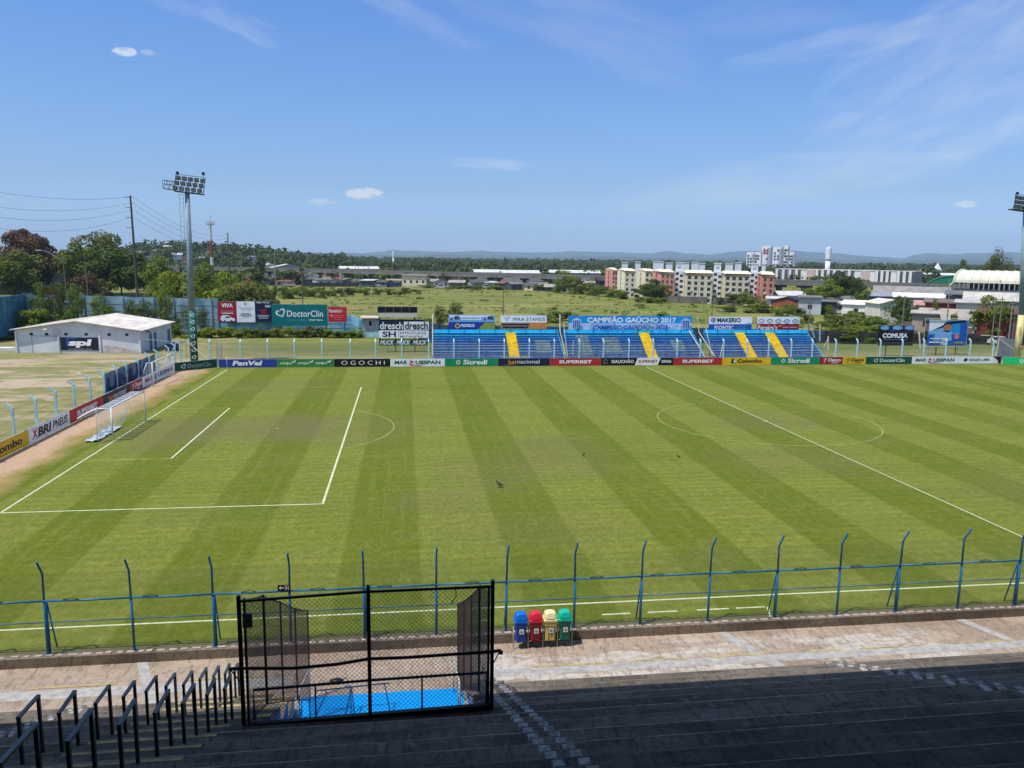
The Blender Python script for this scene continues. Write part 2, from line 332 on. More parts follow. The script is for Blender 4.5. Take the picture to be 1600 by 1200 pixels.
# ---- pitch
def make_pitch():
    g = NT('pitch_grass')
    wob = g.m('MULTIPLY', g.m('SUBTRACT', g.noise(.25, det=3), .5), .22)
    s1 = g.m('FRACT', g.m('DIVIDE', g.m('ADD', g.m('SUBTRACT', g.X, 21.04), g.m('ADD', wob, 755.)), 7.52))
    dark = g.m('MULTIPLY', g.ramp(s1, -.01, .035), g.ramp(s1, .465, .51, 1., 0.))
    dark = g.m('MULTIPLY', dark, g.ramp(g.noise(.13, (1,.6,1), 4), .3, .6, .66, .92))
    # light cross-mowing lines and wheel tracks
    s2 = g.m('FRACT', g.m('DIVIDE', g.m('ADD', g.Y, 4.), 5.1)); cross = g.m('MULTIPLY', g.ramp(s2, .0, .1), g.ramp(s2, .5, .6, 1., 0.))
    trk = g.m('FRACT', g.m('DIVIDE', g.X, .94)); track = g.m('MULTIPLY', g.ramp(trk, .0, .12), g.ramp(trk, .4, .52, 1., 0.))
    big = g.noise(.055, det=5, off=(4,2,0)); med = g.noise(.5, det=5, rough=.6); fine = g.noise(5.5, (1,.5,1), 5, .75); streak = g.noise(.9, (.25,2.2,1), 5, .65, off=(9,9,0)); st2 = g.noise(1.1, (2.4,.12,1), 4, .6)
    c = g.mix(dark, (.212,.226,.042), (.128,.150,.015))
    c = g.mix(g.m('MULTIPLY', cross, .16), c, (.09,.14,.018))
    t3 = g.m('FRACT', g.m('DIVIDE', g.Y, .83)); c = g.mix(g.m('MULTIPLY', g.m('MULTIPLY', g.ramp(t3, .0, .12), g.ramp(t3, .4, .55, 1., 0.)), .22), c, (.09,.12,.012))
    c = g.mix(g.m('MULTIPLY', track, g.m('MULTIPLY', g.ramp(st2, .45, .66), .26)), c, (.23,.26,.06))
    c = g.mix(g.m('MULTIPLY', g.ramp(streak, .5, .75), .35), c, (.19,.21,.05))
    c = g.mix(g.m('MULTIPLY', g.ramp(big, .46, .7), .26), c, (.085,.13,.010))
    c = g.mix(g.m('MULTIPLY', g.ramp(g.noise(.17, (1,1.3,1), 6, .7, off=(40,3,0)), .5, .7), .38), c, (.17,.165,.055))
    c = g.mix(g.m('MULTIPLY', g.ramp(g.noise(.28, (.35,1.6,1), 6, .7, off=(4,33,0)), .52, .68), .30), c, (.21,.235,.06))
    c = g.mix(g.m('MULTIPLY', g.ramp(med, .54, .72), .34), c, (.20,.185,.07))
    gr = g.noise(1.7, (1,.8,1), 6, .8, off=(1,50,0)); c = g.mix(g.m('MULTIPLY', g.ramp(gr, .42, .6, 1., 0.), .26), c, (.07,.095,.006)); c = g.mix(g.m('MULTIPLY', g.ramp(gr, .54, .68), .30), c, (.24,.25,.06))
    # tired turf: goal mouth, centre line, wear in front of the near stand
    def spot(x, y, rx, ry):
        a = g.m('DIVIDE', g.m('SUBTRACT', g.X, x), rx); b = g.m('DIVIDE', g.m('SUBTRACT', g.Y, y), ry)
        return g.ramp(g.m('ADD', g.m('ADD', g.m('MULTIPLY', a, a), g.m('MULTIPLY', b, b)), g.m('MULTIPLY', g.m('SUBTRACT', med, .5), 2.2)), .1, 1.5, 1., 0.)
    for x, y, rx, ry, am in ((3.5,34,4.5,6,.5), (11,34.5,5,5.5,.45), (17,34,7,6,.25), (23,14,3,2.5,.3), (26,20,4,5,.25), (51.7,34,5,4,.3), (48,22,6,4,.22), (32,24,4,6,.3), (62,12,9,5,.25), (8,55,6,5,.22), (27,9,6,3,.2)):
        c = g.mix(g.m('MULTIPLY', spot(x, y, rx, ry), am), c, (.165,.135,.072))
    c = g.mix(g.m('MULTIPLY', g.ramp(fine, .34, .72), .42), c, (.03,.05,.003))
    c = g.mix(g.m('MULTIPLY', g.ramp(g.noise(13, det=4, rough=.8), .5, .75), .28), c, (.25,.26,.05))
    # ragged sandy edge on the goal-line side
    edge = g.m('ADD', g.X, g.m('MULTIPLY', g.m('SUBTRACT', g.noise(.35, (1,.5,1), 6, .65), .5), 5.0))
    sand = g.mix(g.ramp(fine, .3, .7), (.40,.25,.155), (.46,.34,.23)); tan = (.30,.22,.085)
    c = g.mix(g.ramp(edge, -3.0, -1.1, .85, 0.), c, tan)
    c = g.mix(g.ramp(edge, -3.9, -2.5, 1., 0.), c, sand)
    ey = g.m('ADD', g.Y, g.m('MULTIPLY', g.m('SUBTRACT', fine, .5), .6)); c = g.mix(g.ramp(ey, -1.95, -1.5, .8, 0.), c, (.27,.22,.12))
    M = g.done(c, .92, g.m('ADD', fine, g.m('MULTIPLY', g.noise(16, det=3, rough=.8), .8)),   .55, .05, .05)
    mb = MB(); nx, ny = 40, 26
    poly = [(-5.3,-2.06), (112,-2.06), (112,70.2), (-1.4,70.2), (-5.3,66.6)]
    mb.face([(x, y, 0) for x, y in poly], M)
    tag(mb.build('pitch'), kind='structure')
    # painted lines
    P = mat('line_paint', (.62,.66,.48), .8, var=.0, vs_=5, col2=(.40,.47,.23))
    PF = mat('worn_line_paint', (.33,.38,.15), .8, var=.0, vs_=1.1, col2=(.18,.22,.04))
    lm = MB(); z = .006; t = .055
    def ln(x0, y0, x1, y1, k=1.0, P=P):
        if x0 > 60 and x1 > 60: P = PF
        d = Vector((x1-x0, y1-y0, 0)); q = Vector((-d.y, d.x, 0)).normalized()*t*k
        a, b = Vector((x0, y0, z)), Vector((x1, y1, z)); lm.face([a-q, b-q, b+q, a+q], P)
    def arc(cx, cy, r, a0, a1, n=64, k=1.0, P=PF):
        for i in range(n):
            A = [a0+(a1-a0)*(i+j)/n for j in (0, 1)]
            lm.face([(cx+q*math.cos(a), cy+q*math.sin(a), z) for q, a in ((r-t*k, A[0]), (r+t*k, A[0]), (r+t*k, A[1]), (r-t*k, A[1]))], P)
    c = FW/2
    ln(0, 0, FL, 0); ln(0, FW, FL, FW, .6, PF); ln(FL/2, 0, FL/2, FW, .7); arc(FL/2, c, 9.15, 0, 2*math.pi, 96, .8); arc(FL/2, c, .12, 0, 6.28, 12, P=P)
    for s_, x0 in ((1, 0), (-1, FL)):
        ln(x0, 0, x0, FW); ln(x0, c-20.16, x0+16.5*s_, c-20.16); ln(x0, c+20.16, x0+16.5*s_, c+20.16, .8, PF); ln(x0+16.5*s_, c-20.16, x0+16.5*s_, c+20.16, 1.15)
        ln(x0, c-9.16, x0+5.5*s_, c-9.16, .9, PF); ln(x0, c+9.16, x0+5.5*s_, c+9.16, .9, PF); ln(x0+5.5*s_, c-9.16, x0+5.5*s_, c+9.16, 1.1); arc(x0+11*s_, c, .13, 0, 6.28, 12)
        a = math.acos(5.5/9.15)
        arc(x0+11*s_, c, 9.15, (-a if s_ > 0 else math.pi-a), (a if s_ > 0 else math.pi+a), 30, .8)
    for x0, x1 in ((23.6,24.3), (25.9,26.9), (28.5,29.6), (30.3,31.5), (32.3,33.6), (33.9,35.1)): ln(x0, -1.07, x1, -1.07, .9)
    ln(34.9, -1.95, 35.2, -1.1, .8)
    tag(lm.build('pitch_lines'), kind='structure')
make_pitch()
# ---- near walkway, kerb and terrace
D0, H0, Y0, Z0 = 1.25, .56, -6.0, -.31
XL, XR = 17.62, 22.86     # recess of the player tunnel
def concrete(name, base_tone, dark, stain, white=None):
    g = NT(name)
    a = g.noise(.35, (.5,1.4,1), 7, .68); b = g.noise(1.3, (.5,1.6,1), 7, .7, off=(5,1,0)); f_ = g.noise(11, det=5, rough=.8); k = g.noise(2.6, (1,1,1), 6, .7, off=(3,3,3))
    c = g.mix(g.ramp(a, .36, .64), dark, base_tone); c = g.mix(g.m('MULTIPLY', g.ramp(b, .48, .66), .65), c, stain)  # paler and darker concrete tones mixed at random by noise
    if white:
        zone = g.m('MULTIPLY', g.box(23.3, 41, -5.9, -2.9, .6), g.ramp(g.noise(.55, (.55,1.7,1), 7, .72, off=(2,6,4)), .47, .56)); c = g.mix(g.m('MULTIPLY', zone, .8), c, white)
        c = g.mix(g.m('MULTIPLY', g.ramp(k, .58, .66), .35), c, white)
    dg = g.noise(2.2, (2.6,.5,1), 6, .75, off=(1,7,2), dist=1.2); c = g.mix(g.m('MULTIPLY', g.ramp(dg, .50, .60), .55), c, tuple(q*.5 for q in dark))
    cr_ = g.m('ABSOLUTE', g.m('SUBTRACT', g.noise(.8, (1,1,1), 7, .65, off=(8,8,8)), .5)); c = g.mix(g.ramp(cr_, .0, .006, .8, 0.), c, tuple(q*.3 for q in dark))
    c = g.mix(g.m('MULTIPLY', g.ramp(f_, .52, .78), .45), c, tuple(q*.45 for q in dark))
    return g.done(c, .93, g.m('ADD', f_, b), .5, .03)
WALK = concrete('walkway_concrete', (.42,.335,.26), (.29,.22,.165), (.35,.285,.225), (.52,.49,.44))
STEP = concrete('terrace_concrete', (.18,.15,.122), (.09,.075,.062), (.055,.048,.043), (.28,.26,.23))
KERBM = concrete('kerb_concrete', (.25,.20,.155), (.15,.12,.092), (.10,.08,.066))
DRAINM = mat('drain_cover_grey', (.38,.36,.34), .9, var=.12, vs_=4, bump=.3)
YELP = mat('worn_yellow_paint', (.50,.40,.13), .8, var=0, vs_=3.2, col2=(.26,.21,.14))
WHP = mat('worn_white_paint', (.42,.42,.41), .8, var=0, vs_=5.5, col2=(.16,.15,.14))
def make_terrace():
    mb = MB(); mb.face([(-60,-6.3,Z0), (120,-6.3,Z0), (120,-2.3,Z0), (-60,-2.3,Z0)], WALK); tag(mb.build('walkway'), kind='structure')
    mb = MB(); mb.box(-60, -2.36, -.5, 120, -2.04, .035, KERBM)
    k = tag(mb.build('kerb'), kind='structure')
    mb = MB(); rnd = random.Random(3)      # pale chipped blocks on top of the kerb
    x = -8.
    while x < 70:
        w = rnd.uniform(.16, .3); mb.box(x, -2.3+rnd.uniform(0,.03), .034, x+w, -2.13-rnd.uniform(0,.03), .05+rnd.uniform(0,.02), mat('chipped_mortar', (.40,.32,.26), .9)); x += w+rnd.uniform(.08,.22)
    mb.build('mortar_bed', k)
    # drain strip, cross strips and yellow dashes painted on the walkway
    dm = MB(); z = Z0+.004
    dm.face([(-60,-4.42,z), (XL-.3,-4.42,z), (XL-.3,-3.86,z), (-60,-3.86,z)], DRAINM); dm.face([(XR+.3,-4.65,z), (120,-4.85,z), (120,-4.35,z), (XR+.3,-4.15,z)], DRAINM)
    for x0, x1 in ((11.9, 12.25), (32.5, 32.95), (42.4, 42.8), (53, 53.4)):
        dm.face([(x0+1.2,-5.3,z+.004), (x1+1.2,-5.3,z+.004), (x1,-2.36,z+.004), (x0,-2.36,z+.004)], DRAINM)
    tag(dm.build('drain_strip'), kind='structure')
    ym = MB(); rnd = random.Random(5); x = 5.
    while x < 60:
        w = rnd.uniform(1.2, 3.0)
        if not XL-1.2 < x < XR+1: y = -3.72 if x < XL else -4.13-.0015*(x-XR); ym.face([(x,y-.05,z+.008), (x+w,y-.05,z+.008), (x+w,y+.05,z+.008), (x,y+.05,z+.008)], YELP)
        x += w+rnd.uniform(.4, 2.2)
    tag(ym.build('yellow_dashes'), kind='structure')
    # stepped profile, cut away over the recess
    mb = MB(); NS = 26; NOSE = [mat('worn_nosing', (.34,.30,.26), .8, var=0, vs_=2.6, col2=(.13,.11,.09)), mat('dull_nosing', (.20,.17,.14), .8, var=0, vs_=1.6, col2=(.11,.09,.075))]
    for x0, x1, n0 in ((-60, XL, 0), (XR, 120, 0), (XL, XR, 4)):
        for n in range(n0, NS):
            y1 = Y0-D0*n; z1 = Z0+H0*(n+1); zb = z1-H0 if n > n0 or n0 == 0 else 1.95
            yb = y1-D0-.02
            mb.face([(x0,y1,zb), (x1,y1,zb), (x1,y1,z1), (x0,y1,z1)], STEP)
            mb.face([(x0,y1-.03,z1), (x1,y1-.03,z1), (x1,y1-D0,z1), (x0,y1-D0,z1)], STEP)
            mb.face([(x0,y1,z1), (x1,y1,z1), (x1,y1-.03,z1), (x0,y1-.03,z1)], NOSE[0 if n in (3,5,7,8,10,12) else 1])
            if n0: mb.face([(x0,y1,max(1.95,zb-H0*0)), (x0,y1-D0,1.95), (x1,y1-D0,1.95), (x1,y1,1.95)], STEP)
    for x in (XL, XR):       # side walls of the recess
        for n in range(0, 12):
            y1 = Y0-D0*n; z1 = Z0+H0*(n+1); mb.face([(x,y1,Z0), (x,y1-D0,Z0), (x,y1-D0,z1), (x,y1,z1)], cm('recess_white', (205,200,190), .8, var=.2) if n < 1 else cm('recess_blue', (20,110,190), .6))
    tag(mb.build('terrace'), kind='structure')
    # blue painted floor of the tunnel
    bm = MB(); B = mat('blue_floor_paint', (.0,.27,.72), .5, var=.04, vs_=.6, spec=.3); bm.box(XL+.05, -16, Z0-.1, XR-.05, -5.22, Z0+.02, B)
    tag(bm.build('tunnel_floor'), kind='structure')
    # half-height aisle steps with their paint
    am = MB(); pm = MB(); rnd = random.Random(9)
    for xa, xb, skew, paint, two in ((11.15, 11.65, .0, WHP, True), (14.2, 16.9, 0, YELP, False), (23.35, 24.15, .0, WHP, True), (35.2, 36.0, 0, WHP, True), (47.5, 48.3, 0, WHP, True)):
        for n in range(-1, 18):
            y1 = Y0-D0*n; z1 = Z0+H0*(n+1); xs = skew*n
            if n >= 0:
                pass
            hz = z1+H0/2; yb = y1-D0; yh = yb+.62
            am.box(xa+xs, yb-.01, z1-.01, xb+xs, yh, hz, STEP)
            for (ya, yc, zz) in ((yh-.04, yb+.04, hz), (yb-.06, yb-.5, z1+H0)):
                if two:
                    w = (xb-xa)
                    if n > 7 and xa > 20: a0 = .0; 
                    for j in (0, 1):
                        x0 = xa+xs+.04+j*(w*.55); pm.face([(x0,yc,zz+.004), (x0+w*.26,yc,zz+.004), (x0+w*.26,ya,zz+.004), (x0,ya,zz+.004)], paint)
                elif zz > hz: pm.face([(xa+xs+.02,ya-.09,zz+.004), (xb+xs-.02,ya-.09,zz+.004), (xb+xs-.02,ya,zz+.004), (xa+xs+.02,ya,zz+.004)], paint)
    tag(am.build('aisle_steps'), kind='structure'); tag(pm.build('aisle_paint'), kind='structure')
    # yellow nosings left of the cage seen through its mesh
    nm = MB()
    for n in range(0, 4):
        y1 = Y0-D0*n; z1 = Z0+H0*(n+1)
        nm.face([(16.95,y1-.14,z1+.005), (XL-.02,y1-.14,z1+.005), (XL-.02,y1-.01,z1+.005), (16.95,y1-.01,z1+.005)], YELP)
    tag(nm.build('nosing_paint'), kind='structure')
make_terrace()
# ---- stand roof and back wall behind and above the viewer: it throws the big shadow
def make_roof():
    t = thing('stand_roof', 'roof and rear wall of the main stand shading the upper terrace', 'roof', (40, -30, 0))
    M = mat('roof_dark_sheet', (.045,.05,.06), .7, var=.1); zr = 20.0; ye = YROOF
    a = MB(); a.box(-140, ye-34+30, zr, 140, ye+30, zr+.35, M); a.build('roof_sheet', t)
    b = MB(); b.box(-140, ye-34+30, -1, 140, ye-33.6+30, zr, M); b.build('rear_wall', t)
    for x in (-34, 78):  # unseen end walls added to keep side skylight off the shaded steps
        c = MB(); c.box(x, ye-33.6+30, -1, x+.4, ye-8+30, zr, M); c.build('shade_wall', t)
    for x in range(-100, 120, 20):
        if abs(x) < 10 or x < -30 or x > 70: continue
        c = MB(); c.box(x, ye-33+30, -1, x+.5, ye-32.5+30, zr, M); c.build('column', t)
YROOF = -8.55-.225*(20-1.3)
make_roof()
# ---- far hills, road
def make_hills():
    M = mat('hill_woodland', (.035,.05,.03), .95, var=.3, vs_=.004, col2=(.07,.08,.05))
    prof = {'far': (12500, [(-300,398),(-100,396),(100,396),(300,394),(400,392.5),(480,395),(560,396),(590,394),(612,390.5),(650,392.5),(700,394),(745,392),(790,394),(850,395),(900,393),(960,394),(1010,396),(1040,393),(1075,396),(1110,398),(1140,393.5),(1180,392),(1240,392),(1275,394),(1300,396),(1340,399),(1380,402),(1410,404),(1430,398),(1450,396),(1490,397),(1530,395.5),(1570,394),(1620,396),(1700,398),(1900,402)]),
            'mid': (8000, [(-300,399),(200,398.5),(420,397),(520,398),(620,399.5),(700,398),(760,400),(850,402),(950,401),(1020,403),(1100,404),(1200,403),(1300,405.5),(1400,407.5),(1500,406),(1600,408),(1900,411)])}
    for nm, (Dd, pts) in prof.items():
        mb = MB(); rnd = random.Random(Dd); P = []
        x = pts[0][0]; i = 0
        while x < pts[-1][0]:
            while pts[i+1][0] < x: i += 1
            t = (x-pts[i][0])/(pts[i+1][0]-pts[i][0]); t2 = t*t*(3-2*t); y = pts[i][1]*(1-t2)+pts[i+1][1]*t2
            y += .55*(noise.noise(Vector((x*.05, Dd*.01, 0)))+.5*noise.noise(Vector((x*.16, Dd*.01, 3))))
            P.append((x, y)); x += 4
        K = 8
        rows = []
        for j in range(K+1):
            s = j/K; row = []
            for x, y in P:
                dd = Dd*(.72+.28*s); q = gd(x, y, Dd); top = q.z; z = top*(math.sin(s*math.pi/2)**1.3)*(1-.0*s) + (0 if j in (0, K) else 16*noise.noise(Vector((x*.03, j*1.7, Dd))))
                p = gd(x, y, dd); row.append((p.x, p.y, max(-1, z) if j else -2))
            rows.append(row)
        back = [(p[0]+(p[0]-CX)*.2, p[1]+(p[1]-CY)*.2, -2) for p in rows[-1]]; rows.append(back)
        V = [p for r_ in rows for p in r_]; n = len(P)
        mb.mesh(V, [(j*n+i, j*n+i+1, (j+1)*n+i+1, (j+1)*n+i) for j in range(len(rows)-1) for i in range(n-1)], M)
        tag(mb.build('hills', smooth=True), kind='structure')
    # town hill at the left
    mb = MB(); H = [(90,396),(150,386),(200,382),(240,378.5),(285,377),(320,379),(360,381),(400,385),(440,390),(480,395),(540,399)]
    G = mat('town_hill_ground', (.06,.10,.03), .95, var=.25, vs_=.02)
    n = 46; rows = []
    for j, (dd, k) in enumerate(((640,0), (720,.35), (800,.7), (880,.93), (950,1), (1050,.8), (1300,0))):
        row = []
        for i in range(n):
            x = 90+450*i/(n-1)
            q = 0
            while q < len(H)-2 and H[q+1][0] < x: q += 1
            t = (x-H[q][0])/(H[q+1][0]-H[q][0]); y = H[q][1]*(1-t)+H[q+1][1]*t
            z = max(0, gd(x, y+9, 950).z); p = gd(x, 400, dd); row.append((p.x, p.y, z*k-1))
        rows.append(row)
    V = [p for r_ in rows for p in r_]
    mb.mesh(V, [(j*n+i, j*n+i+1, (j+1)*n+i+1, (j+1)*n+i) for j in range(len(rows)-1) for i in range(n-1)], G)
    tag(mb.build('town_hill', smooth=True), kind='structure')
    def hill_z(px, D):
        q = 0
        if px < 90 or px > 540: return 0
        while q < len(H)-2 and H[q+1][0] < px: q += 1
        t = (px-H[q][0])/(H[q+1][0]-H[q][0]); y = H[q][1]*(1-t)+H[q+1][1]*t; zt = max(0, gd(px, y+9, 950).z)
        ks = [(640,0), (720,.35), (800,.7), (880,.93), (950,1), (1050,.8), (1300,0)]
        for (a, ka), (b, kb) in zip(ks, ks[1:]):
            if a <= D <= b: return zt*(ka+(kb-ka)*(D-a)/(b-a))-1
        return 0
    return hill_z
HILLZ = make_hills()
rm = MB(); ASPH = mat('asphalt', (.17,.155,.145), .9, var=.1, vs_=.5)
a = [gd(-260,440,330), gd(-60,452,300), gd(60,452,292), gd(110,452,295), gd(170,450,330)]; b = [gd(-260,440,318), gd(-60,452,284), gd(60,452,277), gd(112,452,279), gd(176,450,318)]
for i in range(4): rm.face([(b[i].x,b[i].y,.01), (b[i+1].x,b[i+1].y,.01), (a[i+1].x,a[i+1].y,.01), (a[i].x,a[i].y,.01)], ASPH)
tag(rm.build('road'), kind='structure')
# ================================================================== NEAR OBJECTS
def lattice(mb, P0, eu, ev, w, h, cell, t, M, n=None, hole=None):
    """Chain-link wires: both diagonal families of straight thin strips clipped to a w x h panel."""
    n = n or eu.cross(ev).normalized()
    for fam in (1, -1):
        k = -h if fam == 1 else 0.
        while k < w + (0 if fam == 1 else h):
            pts = []
            # line u = k + fam*v
            v0, v1 = 0., h
            if fam == 1: v0 = max(v0, -k); v1 = min(v1, w-k)
            else: v0 = max(v0, k-w); v1 = min(v1, k)
            if v1-v0 > cell*.4:
                a = P0+eu*(k+fam*v0)+ev*v0; b = P0+eu*(k+fam*v1)+ev*v1
                d = (b-a).normalized(); s_ = d.cross(n)*t/2; q = n*(t/2)
                mb.mesh([a-s_-q*.7, a+s_-q*.7, a+q, b-s_-q*.7, b+s_-q*.7, b+q], [(0,1,4,3), (1,2,5,4), (2,0,3,5)], M)
            k += cell
    return mb
X3, Y3, Z3 = Vector((1,0,0)), Vector((0,1,0)), Vector((0,0,1))
def near_fence():
    t = thing('pitchside_fence', 'tall blue tubular fence with bent tips and chain link standing on the near kerb', 'fence', (25, -2.15, 0))
    B = STEELBLUE; xs = [3.8, 6.4, 9.01, 11.78, 14.44, 17.0, 19.56, 22.1, 24.62, 27.15, 29.67, 32.3, 34.98, 37.5, 39.98, 42.6, 45.12, 47.7, 50.2]
    for i, x in enumerate(xs):
        m_ = MB(); x0 = x-25; lean = .02*((i*7) % 3-1)
        m_.tube([(x0, 0, .03), (x0+lean*.3, 0, 1.97)], .045, 8, B); m_.tube([(x0+lean*.3, 0, 1.9), (x0+lean, 0, 2.86), (x0+lean, -.02, 2.96), (x0+lean, -.33, 3.45)], .036, 8, B)
        m_.box(x0-.09, -.1, .03, x0+.09, .1, .05, B)
        m_.build('post', t, True)
        if i % 2 == 0:
            m_ = MB(); m_.tube([(x0+.02, .13, .03), (x0+.02, .1, 1.9)], .034, 6, B); m_.tube([(x0+.03, .12, 1.9), (x0+.03, .62, .02)], .028, 6, B); m_.tube([(x0, .02, .85), (x0+.02, .45, .75)], .018, 6, B)
            m_.build('brace', t, True)
    for i in range(len(xs)-1):
        a, b = xs[i]-25, xs[i+1]-25
        m_ = MB(); m_.tube([(a, -.03, 1.97), ((a+b)/2, -.03, 1.955), (b, -.03, 1.97)], .036, 8, B); m_.build('rail', t, True)
        m_ = MB(); m_.tube([(a, 0, 1.2), (b, 0, 1.2)], .018, 6, B); m_.build('rail', t, True)
        m_ = MB(); w0 = a+.8*((i*37 % 10)/10)+.3; m_.tube([(w0, -.05, 2.01), (w0+.3, -.06, 2.06), (w0+.5, -.05, 2.01)], .014, 5, mat('loose_cord', (.02,.05,.05), .8)); m_.build('cord', t, True)
    n_ = MB(); WM = cm('fence_wire', (60,80,60), .6)
    lattice(n_, Vector((xs[0]-25, -.005, .06)), X3, Z3, xs[-1]-xs[0], 2.85, .075, .0034, WM); n_.build('chain_link', t)
near_fence()
def cage():
    t = thing('tunnel_cage', 'black chain link cage with two gates closing the blue player tunnel in the terrace', 'cage', (20, -11.05, 0))
    B = BLACKM; O = Vector((20, -11.05, 0)); zb, zt = 2.42, 5.78
    def L(x, y, z): return Vector((x, y, z))-O
    corners = [(17.2, 2.36, 5.72), (20.15, 2.42, 5.84), (23.1, 2.5, 5.84)]
    for x, z0, z1 in corners: m_ = MB(); m_.beam(L(x,-11.1,z0), L(x,-11.1,z1), .085, .085, B); m_.build('post', t)
    for (a, b), (za, zc) in (((0,1), (5.58,5.68)), ((1,2), (5.68,5.68))):
        m_ = MB(); m_.beam(L(corners[a][0]+.04,-11.1,za), L(corners[b][0]-.04,-11.1,zc), .05, .055, B); m_.build('top_rail', t)
    m_ = MB(); m_.beam(L(17.2,-11.1,2.44), L(23.1,-11.1,2.56), .12, .14, B); m_.build('bottom_beam', t)
    wires = BLACKM
    n_ = MB(); lattice(n_, L(17.24,-11.1,2.5), X3, Z3, 2.87, 3.06, .112, .010, wires); n_.build('chain_link', t)
    n_ = MB(); lattice(n_, L(20.19,-11.1,2.58), X3, Z3, 2.87, 3.08, .112, .010, wires); n_.build('chain_link', t)
    # inner guard rail in front of the drop
    m_ = MB(); 
    m_.tube([L(17.42,-10.95,2.5), L(17.42,-10.95,3.27), L(20.15,-10.95,3.35), L(22.98,-10.95,3.38), L(22.98,-10.95,2.5)], .035, 8, B)
    m_.tube([L(18.85,-10.95,2.5), L(18.85,-10.95,3.3)], .022, 6, B); m_.tube([L(21.4,-10.95,2.5), L(21.4,-10.95,3.36)], .022, 6, B)
    m_.build('guard_rail', t, True)
    # bar clamped across at chest height, sagging to the left and sticking out on both sides
    m_ = MB(); m_.tube([L(16.95,-11.25,4.0), L(17.2,-11.25,4.0), L(18.4,-11.25,3.93), L(19.4,-11.25,3.97), L(20.15,-11.22,4.05), L(21,-11.22,4.03), L(23.1,-11.25,4.08), L(23.3,-11.25,4.1)], .04, 8, B)
    m_.tube([L(23.3,-11.25,4.1), L(23.28,-11.3,4.02)], .055, 8, B); m_.tube([L(23.27,-11.25,4.08), L(23.1,-11.2,3.7)], .015, 6, B); m_.tube([L(16.98,-11.25,3.98), L(17.2,-11.2,3.6)], .015, 6, B)
    m_.build('cross_bar', t, True)
    # side panels over the recess walls, falling towards the pitch
    RU = mat('rusty_dark_steel', (.085,.042,.036), .7, var=.3, vs_=9)
    for name_, xa, xb in (('side_panel', 17.3, 18.0), ('side_panel', 23.02, 22.66)):
        s_ = MB(); ya, yb = -11.0, -5.3; K = 5
        pos = [(xa+(xb-xa)*i/(K-1), ya+(yb-ya)*i/(K-1)) for i in range(K)]
        tops = [5.56, 5.0, 4.2, 3.35, 2.62] if xa < 20 else [5.62, 5.0, 4.15, 3.35, 2.62]; bots = [2.5, 2.1, 1.3, .5, -.36]
        for i in range(K):
            x, y = pos[i]; s_.beam(L(x,y,bots[i]), L(x,y,tops[i]+.04), .06 if i < 2 else .045, .06 if i < 2 else .045, B if i < 2 else RU)
        for i in range(K-1):
            a, b = pos[i], pos[i+1]; s_.beam(L(a[0],a[1],tops[i]), L(b[0],b[1],tops[i+1]), .035, .035, B)
            s_.beam(L(a[0],a[1],bots[i]), L(b[0],b[1],bots[i+1]), .03, .03, RU)
        s_.build(name_, t)
        n_ = MB()
        for i in range(K-1):      # mesh bay by bay, sheared along the slope
            a, b = pos[i], pos[i+1]; A = L(a[0],a[1],bots[i]); dx = Vector((b[0]-a[0], b[1]-a[1], bots[i+1]-bots[i])); w = dx.length; h = (tops[i]+tops[i+1]-bots[i]-bots[i+1])/2
            lattice(n_, A, dx/w, Z3, w, h, .10, .009, RU if i > 1 else wires, n=X3)
        n_.build('chain_link', t)
    # scrap of cable, plate and hanging tie
    m_ = MB(); m_.box(17.28-20, -.12, 4.95, 17.5-20, -.1, 5.3, cm('grey_tag', (120,125,130))); m_.build('plate', t)
    m_ = MB(); m_.tube([L(22.2,-11.12,5.74), L(22.22,-11.14,5.5), L(22.1,-11.14,5.3)], .012, 5, B); m_.build('tie', t)
    m_ = MB()
    for i in range(4): m_.box(22.96-20+i*.0, .1+i*.22, 3.0, 22.98-20, .22+i*.22, 3.03, B)
    m_.tube([L(22.9,-10.8,3.4), L(23.02,-10.2,3.1)], .02, 5, B); m_.build('latch', t)
    # handrails on the recess side walls and the shadowed trestle
cage()
def recess_rail(x0, x1, label):
    t = thing('ramp_handrail', label, 'handrail', (x0, -6, Z0)); m_ = MB(); Wt = cm('worn_white_tube', (200,200,195), .5, var=.15)
    m_.tube([(0, -.9, .3), (0, -.6, 1.05), (x1-x0, .75, 1.1), (x1-x0, .95, .85)], .028, 8, Wt); m_.build('rail', t, True)
    for f_ in (0.15, .85):
        p = MB(); p.tube([((x1-x0)*f_, -.6+1.35*f_, 0), ((x1-x0)*f_, -.6+1.35*f_, 1.06)], .02, 6, Wt); p.build('post', t, True)
recess_rail(17.86, 18.05, 'pale handrail on the left wall of the blue tunnel ramp')
recess_rail(22.62, 22.5, 'pale handrail on the right wall of the blue tunnel ramp')
def trestle():
    t = thing('trestle', 'thin dark trestle frame lying over the blue tunnel floor', 'trestle', (19.6, -6.3, Z0+.02)); B = cm('trestle_blue', (10,60,120), .6)
    a = MB(); a.tube([(-1.3,.1,.75), (.9,.25,.78)], .02, 6, B); a.build('bar', t, True)
    for x, y, x2, y2 in ((-.25,.15,-.45,-.4), (-.25,.15,-.1,-.45), (.75,.24,.95,-.35)):
        a = MB(); a.tube([(x, y, .76), (x2, y2, 0)], .018, 6, B); a.build('leg', t, True)
trestle()
